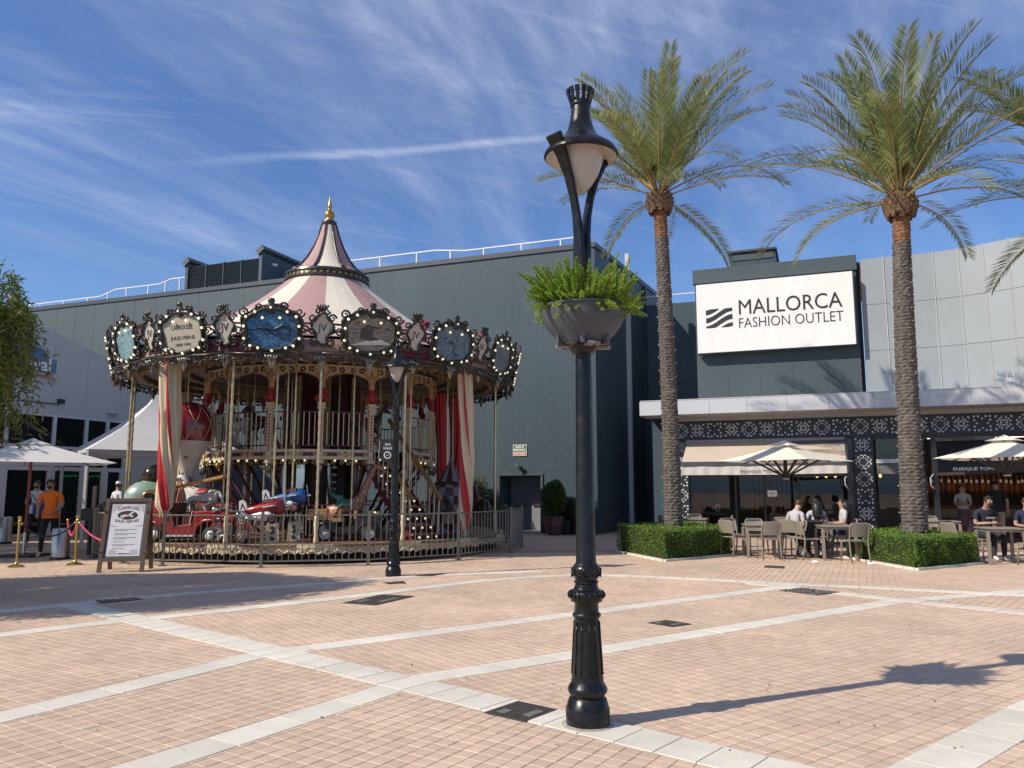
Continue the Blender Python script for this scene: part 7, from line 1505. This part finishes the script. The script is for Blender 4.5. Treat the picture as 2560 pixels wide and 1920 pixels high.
    if skirt: m = MB(); m.lathe([(0.23, 0.45), (0.20, 0.7), (0.165, 0.98)], 20, cap=False, sy=0.85); o = m.build('skirt', mat('pattern_skirt', (0.22, 0.10, 0.10), 0.8, col2=(0.05, 0.03, 0.04), vscale=18), t, smooth=True); o.scale = (s, s, s)
    return t
AFW = lambda dy=0: {'l': ((0.24, -0.02, 1.14), (0.12, -0.26, 1.12)), 'r': ((0.24, -0.02, 1.14), (0.12, -0.26, 1.12))}
p1 = person('man in bright orange t-shirt and black trousers, looking down by the queue posts', (-10.72, 18.45), 168, 'walk', 1.75, (0.75, 0.17, 0.012), (0.014, 0.013, 0.015), (0.55, 0.53, 0.48), 0, beard=True, look=0.8, lean=0.08, arms={'l': ((0.26, 0.0, 1.14), (0.20, -0.20, 0.98)), 'r': ((0.25, 0.0, 1.14), (0.14, -0.24, 1.0))}, build=1.08)
m = MB(); hcz = 1.645 * 1.75 / 1.72; m.tube([(-0.05, -0.125, hcz - 0.02), (0.0, -0.135, hcz - 0.015), (0.05, -0.125, hcz - 0.02)], 0.006, 5); m.build('glasses', M_dark, p1)
p2 = person('bearded man in white t-shirt with a blue bag behind the red parasol pole', (-13.2, 22.0), 172, 'walk', 1.76, (0.62, 0.62, 0.63), (0.02, 0.022, 0.03), (0.5, 0.5, 0.5), 1, hairm=HAIRB, beard=True, look=0.3, arms=AFW())
m = MB(); m.box(0.05, 0.32, -0.30, -0.16, 0.86, 1.16); m.build('shoulder_bag', mat('bag_blue', (0.01, 0.04, 0.15), 0.6), p2); m = MB(); m.tube([(-0.15, -0.10, 1.46), (0.05, -0.16, 1.25), (0.2, -0.2, 1.15)], 0.012, 5); m.build('bag_strap', mat('bag_blue', (0.01, 0.04, 0.15), 0.6), p2)
person('small child in white t-shirt at the glass doors', (-14.05, 21.6), 20, 'stand', 1.18, (0.55, 0.56, 0.6), (0.08, 0.12, 0.2), skin_i=1)
person('man in white cap and white shirt behind the sandwich board', (-11.95, 24.0), 30, 'stand', 1.74, (0.58, 0.6, 0.66), (0.05, 0.05, 0.06), cap=True)
person('woman with long black hair seated with her back turned', (7.15, 18.66), 8, 'sit', 1.66, (0.42, 0.41, 0.42), (0.02, 0.02, 0.03), hair='long', skin_i=1, arms=AFW())  # white tops of this seated trio darkened to stand for shade
person('leaning person in white seated beside the long haired woman', (6.60, 18.72), 55, 'sit', 1.68, (0.42, 0.41, 0.41), (0.05, 0.05, 0.06), hairm=HAIRB, lean=0.35, look=0.6, arms=AFW(), skin_i=1)
person('woman in loose white top sitting in profile at the pillar', (8.0, 19.2), -80, 'sit', 1.66, (0.45, 0.45, 0.45), (0.03, 0.03, 0.05), hair='long', skin_i=0, arms=AFW())
p = person('man in dark navy t-shirt sitting and looking at his phone', (10.45, 17.6), 176, 'sit', 1.76, (0.016, 0.02, 0.032), (0.03, 0.03, 0.04), beard=True, look=0.9, lean=0.15, build=1.12, arms={'l': ((0.27, -0.06, 1.14), (0.07, -0.32, 1.17)), 'r': ((0.27, -0.06, 1.14), (0.07, -0.32, 1.17))})
m = MB(); m.box(-0.04, 0.04, -0.47, -0.455, 0.82, 0.97); m.build('phone', M_blk2, p); m = MB(); m.box(-0.1, 0.1, -0.235, -0.22, 0.90, 0.94); m.build('chest_print', mat('shirt_print', (0.35, 0.25, 0.24), 0.7), p)
person('person in navy shirt with a yellow badge at the next table', (11.25, 17.35), 200, 'sit', 1.72, (0.012, 0.018, 0.05), (0.02, 0.02, 0.03), hairm=HAIRB, look=0.3, arms=AFW())
q = bw(11.25, 0.6); person('woman in white top and patterned skirt standing at the ham shop', (q[0], q[1]), 215, 'stand', 1.66, (0.5, 0.48, 0.46), (0.3, 0.2, 0.18), hairm=HAIRB, look=0.5, skirt=True, skin_i=1, arms={'l': ((0.22, -0.05, 1.12), (0.0, -0.2, 1.18)), 'r': ((0.22, -0.05, 1.12), (-0.02, -0.22, 1.08))})
q = bw(12.0, -0.2); person('man in black shirt and beige trousers standing with his back turned', (q[0], q[1]), 15, 'stand', 1.78, (0.008, 0.008, 0.009), (0.3, 0.24, 0.17), build=1.12)
# ================================================================ hedges
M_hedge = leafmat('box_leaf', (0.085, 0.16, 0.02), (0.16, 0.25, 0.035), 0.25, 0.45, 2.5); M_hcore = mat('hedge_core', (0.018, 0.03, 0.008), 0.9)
def leaves(P, Nn, rs, l0, l1, w):
    """diamond leaves at P, leaning along Nn"""
    k = len(P); d = Nn + rs.normal(0, 0.75, (k, 3)); d /= np.linalg.norm(d, axis=1)[:, None]; sd = np.cross(d, rs.normal(size=(k, 3))); sd /= np.linalg.norm(sd, axis=1)[:, None] + 1e-9
    L_ = rs.uniform(l0, l1, k)[:, None]; ww = L_ * w; return np.stack([P, P + d * L_ * 0.5 + sd * ww, P + d * L_, P + d * L_ * 0.5 - sd * ww], 1)
def hedge(corners, h, label, seed, n=15000):
    rs = np.random.RandomState(seed); A_, B_, C_, D_ = [np.array(c) for c in corners]; c = (A_ + B_ + C_ + D_) / 4
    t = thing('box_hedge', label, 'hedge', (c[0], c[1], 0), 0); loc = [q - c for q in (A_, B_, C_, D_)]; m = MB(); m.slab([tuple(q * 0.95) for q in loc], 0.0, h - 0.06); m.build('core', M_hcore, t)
    P = []; Nn = []
    for i in range(4):
        a, b = loc[i], loc[(i + 1) % 4]; k = int(n * 0.19); u = rs.rand(k); z = rs.rand(k) ** 0.9 * h; e = b - a; nr = np.array([e[1], -e[0]]) / np.linalg.norm(e)
        q = a + u[:, None] * e; wav = 0.032 * np.sin(q[:, 0] * 7 + z * 6 + i) + 0.026 * np.sin(q[:, 1] * 9 - z * 8) - 0.05 * np.clip(z / h - 0.85, 0, 1) / 0.15; q = q + nr * (wav - np.abs(rs.normal(0, 0.022, k)))[:, None]; P.append(np.c_[q, z]); Nn.append(np.tile([nr[0], nr[1], 0.35], (k, 1)))
    k = int(n * 0.28); u, v = rs.rand(k), rs.rand(k); q = (loc[0] * (1 - u)[:, None] + loc[1] * u[:, None]) * (1 - v)[:, None] + (loc[3] * (1 - u)[:, None] + loc[2] * u[:, None]) * v[:, None]; P.append(np.c_[q, h - np.abs(rs.normal(0, 0.02, k)) + 0.035 * np.sin(q[:, 0] * 8) * np.cos(q[:, 1] * 7)]); Nn.append(np.tile([0, 0, 1.0], (k, 1)))
    k = int(n * 0.05); i_ = rs.randint(0, 4, k); u = rs.rand(k); la = np.array(loc); q = la[i_] * (1 - u)[:, None] + la[(i_ + 1) % 4] * u[:, None]; P.append(np.c_[q, np.full(k, h) + rs.uniform(-0.02, 0.035, k)]); Nn.append(np.tile([0, 0, 1.0], (k, 1)))
    P = np.concatenate(P); Nn = np.concatenate(Nn); S = leaves(P, Nn, rs, 0.025, 0.05, 0.28); o = npmesh('foliage', S.reshape(-1, 3), np.arange(len(S) * 4).reshape(-1, 4), M_hedge, t); o['kind'] = 'stuff'
    for i in (3, 0):   # pale edging stones
        a, b = loc[i], loc[(i + 1) % 4]; L_ = np.linalg.norm(b - a); kk = int(L_ / 0.3)
        for j in range(kk): p0, p1 = a + (b - a) * j / kk * 1.0, a + (b - a) * (j + 0.95) / kk; m = MB(); m.bar((p0[0] * 1.05, p0[1] * 1.05, 0.02), (p1[0] * 1.05, p1[1] * 1.05, 0.02), 0.09, 0.05); m.build('edging_stone', M_slab, t)
    return t
hedge([(3.3, 17.29), (5.21, 18.84), (4.55, 21.33), (2.64, 19.78)], 0.66, 'clipped box hedge round the first palm, beside the planter lamp', 1)
hedge([(7.78, 15.44), (9.72, 16.66), (9.53, 19.3), (7.59, 18.08)], 0.60, 'clipped box hedge round the second palm with pale edging stones', 2)
# ================================================================ palms
M_frond = [leafmat('palm_leaf_a', (0.13, 0.18, 0.06), (0.27, 0.315, 0.13), 0.3, 0.4, 1.2), leafmat('palm_leaf_b', (0.18, 0.215, 0.065), (0.35, 0.37, 0.145), 0.3, 0.4, 1.2)]
M_rach = mat('palm_stalk', (0.30, 0.22, 0.07), 0.5, var=0.15, vscale=4)
def frond_mesh(el, L_, seed, mi, droop=1.0):
    """frond leaving the origin in +x at elevation el; bends under its weight"""
    rs = np.random.RandomState(seed); n = 26; pts = []; a = el; p = np.array([0.0, 0, 0]); ds = L_ / n
    for i in range(n + 1):
        pts.append(p.copy()); t = i / n; a -= droop * (0.006 + 0.085 * t ** 1.6) * (0.45 + 0.75 * math.cos(a)); p = p + ds * np.array([math.cos(a), 0, math.sin(a)])
    pts = np.array(pts); tv = np.gradient(pts, axis=0); tv /= np.linalg.norm(tv, axis=1)[:, None]
    up = np.cross(tv, np.array([0, 1.0, 0]) * -1); up = np.cross(np.array([0, 1.0, 0]), tv) * -1
    V = []; k = 78
    for sgn in (-1, 1):
        for j in range(k):
            t = 0.17 + 0.83 * (j + rs.rand() * 0.6) / k; f = t * n; i = min(int(f), n - 1); w = f - i; c = pts[i] * (1 - w) + pts[i + 1] * w; T = tv[i]; UU = np.cross(T, [0, 1.0, 0]); UU = UU if UU[2] > 0 else -UU
            ln = L_ * 0.145 * (0.45 + 0.75 * math.sin(math.pi * min(1, t * 0.92 + 0.06)) ** 0.7) * rs.uniform(0.85, 1.1); fw = 0.75 + 0.75 * t
            d = np.array([0, sgn * 1.0, 0]) + T * fw + UU * (0.55 + rs.normal(0, 0.12)); d /= np.linalg.norm(d); tip = c + d * ln; tip[2] -= 0.16 * ln * (1.1 - abs(T[2])); md = c + d * ln * 0.45
            sv = np.cross(d, UU + 0.2 * rs.normal(size=3)); sv /= np.linalg.norm(sv); hw_ = 0.0155 * (1 - 0.3 * t); V.append([c, md + sv * hw_, tip, md - sv * hw_])
    S = np.array(V); o = npmesh('f', S.reshape(-1, 3), np.arange(len(S) * 4).reshape(-1, 4), M_frond[mi]); me = o.data; bpy.data.objects.remove(o)
    m = MB(); m.tube([tuple(q) for q in pts], [0.022 * (1 - 0.85 * i / n) + 0.003 for i in range(n + 1)], 5); o = m.build('s', M_rach, None, smooth=True); ms = o.data; bpy.data.objects.remove(o); return me, ms
FRONDS = {}
for e in (88, 78, 66, 54, 42, 30, 16, 2, -14):
    FRONDS[e] = [frond_mesh(R(e), 3.2 + 0.3 * (10 < e < 70) - 0.3 * (e < 5), 100 + e + 1000 * q, q, 0.72 + 0.36 * q) for q in (0, 1)]
M_trunk = mat('palm_trunk', (0.108, 0.094, 0.08), 0.9, var=0.35, vscale=7, bump=0.6, bscale=30); M_trunk2 = mat('palm_trunk_top', (0.19, 0.095, 0.05), 0.9, var=0.3, vscale=8, bump=0.6, bscale=30); M_boot = mat('frond_boot', (0.145, 0.088, 0.05), 0.85, var=0.4, vscale=9)
M_tiny = mat('fairy_light', (0.55, 0.55, 0.5), 0.3)
def palm(loc, h, r0, r1, label, seed, n=52, lean=(0, 0), rotz=0.0, sc=1.0):
    rs = np.random.RandomState(seed); t = thing('date_palm', label, 'palm', (loc[0], loc[1], 0), rotz)
    rows = int(h / 0.075); na = 20; vs = []; fs = []; mi = []
    def ax(z): f = z / h; return np.array([lean[0] * f * f, lean[1] * f * f])
    for j in range(rows + 1):
        z0 = h * j / rows; f = z0 / h; r_ = r0 + (r1 - r0) * f + 0.05 * math.exp(-z0 * 4)
        for lv in (0, 1):
            z = z0 + (0.0 if lv == 0 else h / rows * 0.62); c = ax(z)
            for i in range(na):
                a = 2 * math.pi * (i + 0.5 * (j % 2)) / na; bump = (0.020 if lv else -0.006) * (0.35 + 0.65 * (i % 2)) + rs.normal(0, 0.006)
                vs.append((c[0] + (r_ + bump) * math.cos(a), c[1] + (r_ + bump) * math.sin(a), z + 0.012 * ((i % 2) * 2 - 1) * lv + rs.normal(0, 0.006)))
    nr = 2 * (rows + 1)
    for j in range(nr - 1):
        for i in range(na): fs.append((j * na + i, j * na + (i + 1) % na, (j + 1) * na + (i + 1) % na, (j + 1) * na + i))
    m = MB(); m.add(vs, fs); m.mi = [1 if j / nr > 0.90 else 0 for j in range(nr - 1) for i in range(na)]; m.build('trunk', [M_trunk, M_trunk2], t)
    top = ax(h); cz = h
    # old frond boots form a bulb under the crown
    for k in range(70):
        a = k * 2.39996; f = k / 70; rr = r1 + 0.07 + 0.09 * math.sin(math.pi * (0.15 + f * 0.8)); z = cz - 0.05 + f * 0.42; M_ = Matrix.Translation((top[0] + rr * math.cos(a), top[1] + rr * math.sin(a), z)) @ Matrix.Rotation(a, 4, 'Z') @ Matrix.Rotation(R(22), 4, 'Y'); m = MB(); m.box(-0.06, 0.03, -0.055, 0.055, -0.09, 0.10, M_, taper=0.72); m.build('frond_boot', M_boot, t)
    m = MB(); m.lathe([(r1, -0.05), (r1 + 0.08, 0.1), (r1 + 0.1, 0.3), (r1, 0.5), (0, 0.6)], 14, (top[0], top[1], cz)); m.build('crown_heart', M_boot, t)
    els = [88, 78, 66, 54, 42, 30, 16, 2, -14]; wts = np.array([3, 6.5, 9, 8, 6, 4, 3, 1.8, 0.8]); cnt = np.round(wts / wts.sum() * n).astype(int); k = 0
    for e, c_ in zip(els, cnt):
        for i in range(c_):
            a = k * 2.39996 + rs.uniform(-0.25, 0.25); k += 1; q = rs.randint(2); me, ms = FRONDS[e][q]; o = ob('frond', me, t, (top[0] + 0.10 * math.cos(a), top[1] + 0.10 * math.sin(a), cz + 0.42 - 0.10 * (e < 20)), (rs.uniform(-0.25, 0.25), rs.uniform(-0.06, 0.06), a)); s_ = sc * rs.uniform(0.88, 1.1); o.scale = (s_, s_, s_); ob('stalk', ms, o)
    # string lights wound round the trunk
    P = []
    kk = 230; mm = MB()
    for i in range(kk):
        z = 0.7 + (h - 1.1) * i / kk; a = i * 0.62 + rs.uniform(-0.3, 0.3); f = z / h; r_ = r0 + (r1 - r0) * f + 0.02; c = ax(z); p = Vector((c[0] + r_ * math.cos(a), c[1] + r_ * math.sin(a), z)); mm.bar(p, p + Vector((0.03 * math.cos(a), 0.03 * math.sin(a), rs.uniform(-0.012, 0.03))), 0.007)
    o = mm.build('string_lights', M_tiny, t); o['kind'] = 'stuff'
    return t
palm((3.92, 19.3), 8.62, 0.215, 0.155, 'tall date palm rising from the hedge beside the planter lamp', 21, 44, (-0.15, 0), 0.3)
palm((8.78, 17.35), 7.75, 0.265, 0.175, 'thick trunked date palm rising from the hedge before the ham shop', 22, 46, (-0.2, 0), 1.9, 1.0)
palm((12.75, 16.1), 7.45, 0.23, 0.165, 'date palm at the plaza edge whose fronds reach in from the side', 23, 46, (0, 0), 0.9, 1.05)
# ================================================================ pepper trees on the left
M_pep = leafmat('pepper_leaf', (0.105, 0.135, 0.022), (0.19, 0.22, 0.045), 0.35, 0.5, 1.0); M_bark = mat('bark', (0.11, 0.08, 0.055), 0.9, var=0.3, vscale=5, bump=0.5, bscale=20)
def pepper(loc, trunk_h, c, rad, label, seed, ns=620, lpf=46, lsz=1.0, hang=1.3):
    rs = np.random.RandomState(seed); t = thing('pepper_tree', label, 'tree', (loc[0], loc[1], 0)); c = np.array(c); rad = np.array(rad)
    m = MB(); m.tube([(0, 0, 0), (0.08, 0.02, trunk_h * 0.5), (0.0, 0.05, trunk_h), (c[0] * 0.5, c[1] * 0.5, (trunk_h + c[2]) / 2)], [0.22, 0.17, 0.14, 0.07], 10); m.build('trunk', M_bark, t, smooth=True)
    ends = []
    for k in range(16):
        a = k * 2.4; e = rs.uniform(-0.2, 0.9); q = c + rad * np.array([math.cos(a) * math.cos(e), math.sin(a) * math.cos(e), math.sin(e)]) * 0.8; st = np.array([0, 0.03, trunk_h * rs.uniform(0.75, 1.0)]); md = (st + q) / 2 + np.array([0, 0, 0.35]); m = MB(); m.tube([tuple(st), tuple(md), tuple(q)], [0.07, 0.045, 0.015], 6); m.build('limb', M_bark, t, smooth=True)
    S = []
    for k in range(ns):
        u = rs.normal(size=3); u /= np.linalg.norm(u); rr = rs.uniform(0.45, 1.0) ** 0.5; p0 = c + rad * u * rr * np.array([1, 1, 1.0]); 
        p0 = p0 + 0.18 * np.sin(p0[[1, 2, 0]] * 3.1 + seed)
        out = np.array([u[0], u[1], 0.25]); L_ = rs.uniform(0.4, hang); kk = int(lpf * L_); tt = np.sort(rs.rand(kk)); ctr = p0 + out * (0.30 * L_ * tt)[:, None]; ctr[:, 2] -= L_ * tt ** 1.35 * 0.85
        Nn = np.tile([u[0] * 0.3, u[1] * 0.3, -0.75], (kk, 1)) + rs.normal(0, 0.5, (kk, 3)); S.append(leaves(ctr + rs.normal(0, 0.035, (kk, 3)), Nn, rs, 0.09 * lsz, 0.19 * lsz, 0.10))
    S = np.concatenate(S); o = npmesh('crown', S.reshape(-1, 3), np.arange(len(S) * 4).reshape(-1, 4), M_pep, t); o['kind'] = 'stuff'; return t
pepper((-10.3, 10.4), 2.3, (0.25, 0.25, 3.8), (3.05, 2.2, 1.5), 'weeping pepper tree hanging in from the side above the white parasol', 31, 2500, 80, 0.8, 1.5)
pepper((-17.5, 17.6), 3.0, (0, 0, 4.9), (3.9, 3.4, 1.9), 'large pepper tree beyond the side shading the entrance', 32, 1500, 30, 1.9, 1.5)
# ================================================================ pots by the hall door
M_potb = mat('glazed_pot', (0.11, 0.045, 0.038), 0.35, var=0.2, vscale=4, coat=0.3)
def topiary(loc, label, seed, h=1.35, w=0.42, pot=True):
    rs = np.random.RandomState(seed); t = thing('potted_topiary', label, 'plant', (loc[0], loc[1], 0)); m = MB()
    m.lathe([(0.22, 0), (0.26, 0.06), (0.34, 0.35), (0.36, 0.52), (0.385, 0.60), (0.395, 0.64), (0.36, 0.64), (0.33, 0.56)], 24, cap=False); m.lathe([(0.0, 0.58), (0.34, 0.58)], 24, cap=False); m.build('pot', M_potb, t, smooth=True, auto=50)
    for k in range(6): m = MB(); m.lathe([(0.338 + 0.008 * k, 0.30 + 0.045 * k), (0.352 + 0.007 * k, 0.32 + 0.045 * k), (0.343 + 0.008 * k, 0.34 + 0.045 * k)], 24, cap=False); m.build('pot_ring', M_potb, t, smooth=True)
    k = 9000; u = rs.normal(size=(k, 3)); u /= np.linalg.norm(u, axis=1)[:, None]; rr = rs.uniform(0.7, 1.0, k)[:, None]; P = u * rr * np.array([w, w, h / 2]) * (1 - 0.22 * np.clip(u[:, 2:3], 0, 1)); P += 0.04 * np.sin(P[:, [1, 2, 0]] * 11); P[:, 2] += 0.62 + h / 2; S = leaves(P, u, rs, 0.04, 0.075, 0.3); o = npmesh('foliage', S.reshape(-1, 3), np.arange(k * 4).reshape(-1, 4), leafmat('laurel_leaf', (0.05, 0.08, 0.02), (0.11, 0.14, 0.04), 0.2, 0.4, 4), t); o['kind'] = 'stuff'
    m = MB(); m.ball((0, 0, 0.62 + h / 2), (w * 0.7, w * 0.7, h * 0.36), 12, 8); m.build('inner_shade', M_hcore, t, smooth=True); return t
topiary(gnd(1385, 1337), 'clipped laurel in a ribbed brown glazed pot beside the emergency door', 41)
def shrub(loc, label, seed, h, w, c1, c2, box=True):
    rs = np.random.RandomState(seed); t = thing('potted_shrub', label, 'plant', (loc[0], loc[1], 0), TH); m = MB(); m.box(-0.22, 0.22, -0.22, 0.22, 0, 0.5, taper=1.05); m.build('planter_box', mat('planter_dark', (0.03, 0.032, 0.036), 0.5), t); k = 3500
    u = rs.normal(size=(k, 3)); u /= np.linalg.norm(u, axis=1)[:, None]; P = u * rs.uniform(0.2, 1, k)[:, None] * np.array([w, w, h / 2]); P += 0.07 * np.sin(P[:, [1, 2, 0]] * 9 + seed); P[:, 2] += 0.45 + h / 2; S = leaves(P, u, rs, 0.05, 0.10, 0.25); o = npmesh('foliage', S.reshape(-1, 3), np.arange(k * 4).reshape(-1, 4), leafmat('shrub_%d' % seed, c1, c2, 0.25, 0.5, 4), t); o['kind'] = 'stuff'
    m = MB(); m.bar((0, 0, 0.4), (0.02, 0, 0.5 + h * 0.6), 0.03); m.build('stem', M_bark, t)
q = bw(-1.05, -0.4); shrub(q, 'loose dark shrub in a black box beside the glazed pot', 42, 0.9, 0.36, (0.03, 0.045, 0.02), (0.08, 0.06, 0.03)); q = bw(-0.35, -0.5); shrub(q, 'low shrub in a black box at the hall corner', 43, 0.45, 0.3, (0.05, 0.08, 0.025), (0.10, 0.12, 0.05))
q = bw(-4.35, -0.5); shrub(q, 'yellow green shrub in a black box on the carousel side of the emergency door', 44, 1.6, 0.42, (0.10, 0.11, 0.03), (0.17, 0.17, 0.06)); q = bw(-3.9, -0.9); shrub(q, 'dark shrub in a black box close to the emergency door', 45, 0.75, 0.36, (0.03, 0.045, 0.02), (0.05, 0.07, 0.03))
# no smoking sign on the second lamp
t = thing('no_smoking_sign', 'dark pennant sign with no smoking symbol hung on the second lamp', 'sign', (L2[0] - 0.145, L2[1] - 0.02, 2.22), R(8)); M_pen = mat('pennant_dark', (0.02, 0.021, 0.024), 0.5)
m = MB(); m.prism([(-0.115, 0.20), (0.115, 0.20), (0.115, -0.10)] + [(0.115 * math.cos(a), -0.10 - 0.085 * math.sin(a)) for a in [math.pi * i / 10 for i in range(1, 10)]] + [(-0.115, -0.10)], -0.006, 0.006); m.build('plate', M_pen, t); m = MB(); m.bar((-0.16, 0, 0.215), (0.14, 0, 0.215), 0.02); m.build('bracket', M_black, t); m = MB(); m.bar((-0.16, 0, -0.13), (-0.14, 0, 0.215), 0.008); m.build('brace', M_lt, t)
fittext('lettering', 'zona', 0.10, 0.04, M_swhite, t, (0, -0.009, 0.135), depth=0.001); fittext('lettering', 'infantil', 0.16, 0.055, M_swhite, t, (0, -0.009, 0.07), depth=0.001)
m = MB(); m.lathe([(0.052, -0.002), (0.066, -0.002), (0.066, 0.002), (0.052, 0.002), (0.052, -0.002)], 28, M=Matrix.Translation((0, -0.009, -0.06)) @ Matrix.Rotation(R(90), 4, 'X'), cap=False); m.build('symbol_ring', M_swhite, t)
m = MB(); m.bar((-0.04, -0.009, -0.10), (0.04, -0.009, -0.02), 0.004, 0.012, up=(0, 1, 0)); m.build('symbol_bar', M_swhite, t); m = MB(); m.bar((-0.035, -0.008, -0.065), (0.035, -0.008, -0.065), 0.003, 0.012, up=(0, 1, 0)); m.build('symbol_cigarette', M_swhite, t)
# ================================================================ leaf litter and an access plate
rs = np.random.RandomState(77); k = 70; px = rs.uniform(20, 2540, k); py = rs.uniform(1500, 1900, k); P = np.array([(*gnd(a, b), 0.006) for a, b in zip(px, py)]); d = rs.normal(size=(k, 3)); d[:, 2] = np.abs(d[:, 2]) * 0.25; d /= np.linalg.norm(d, axis=1)[:, None]; sd = np.cross(d, [0, 0, 1.0]); L_ = rs.uniform(0.012, 0.035, k)[:, None]
S = np.stack([P, P + d * L_ * 0.5 + sd * L_ * 0.3, P + d * L_, P + d * L_ * 0.5 - sd * L_ * 0.3 + [0, 0, 0.004]], 1); o = npmesh('leaf_litter', S.reshape(-1, 3), np.arange(k * 4).reshape(-1, 4), mat('dry_leaf', (0.10, 0.055, 0.03), 0.8, island=0.4)); tag(o, 'scattered dry leaf crumbs on the pink paving', 'litter', kind='stuff')
m = MB(); m.lathe([(0.1475, 0.012), (0.1485, 0.012), (0.1485, 0.075), (0.1475, 0.075)], 10, a0=R(-110), a1=R(-60), cap=False); m.build('access_plate', M_black, lampA)
m = MB(); m.lathe([(0.205, 0.0), (0.16, 0.009), (0.143, 0.014)], 32, cap=False); o = m.build('mortar_ring', mat('mortar', (0.30, 0.27, 0.22), 0.9, var=0.4, vscale=20), lampA)
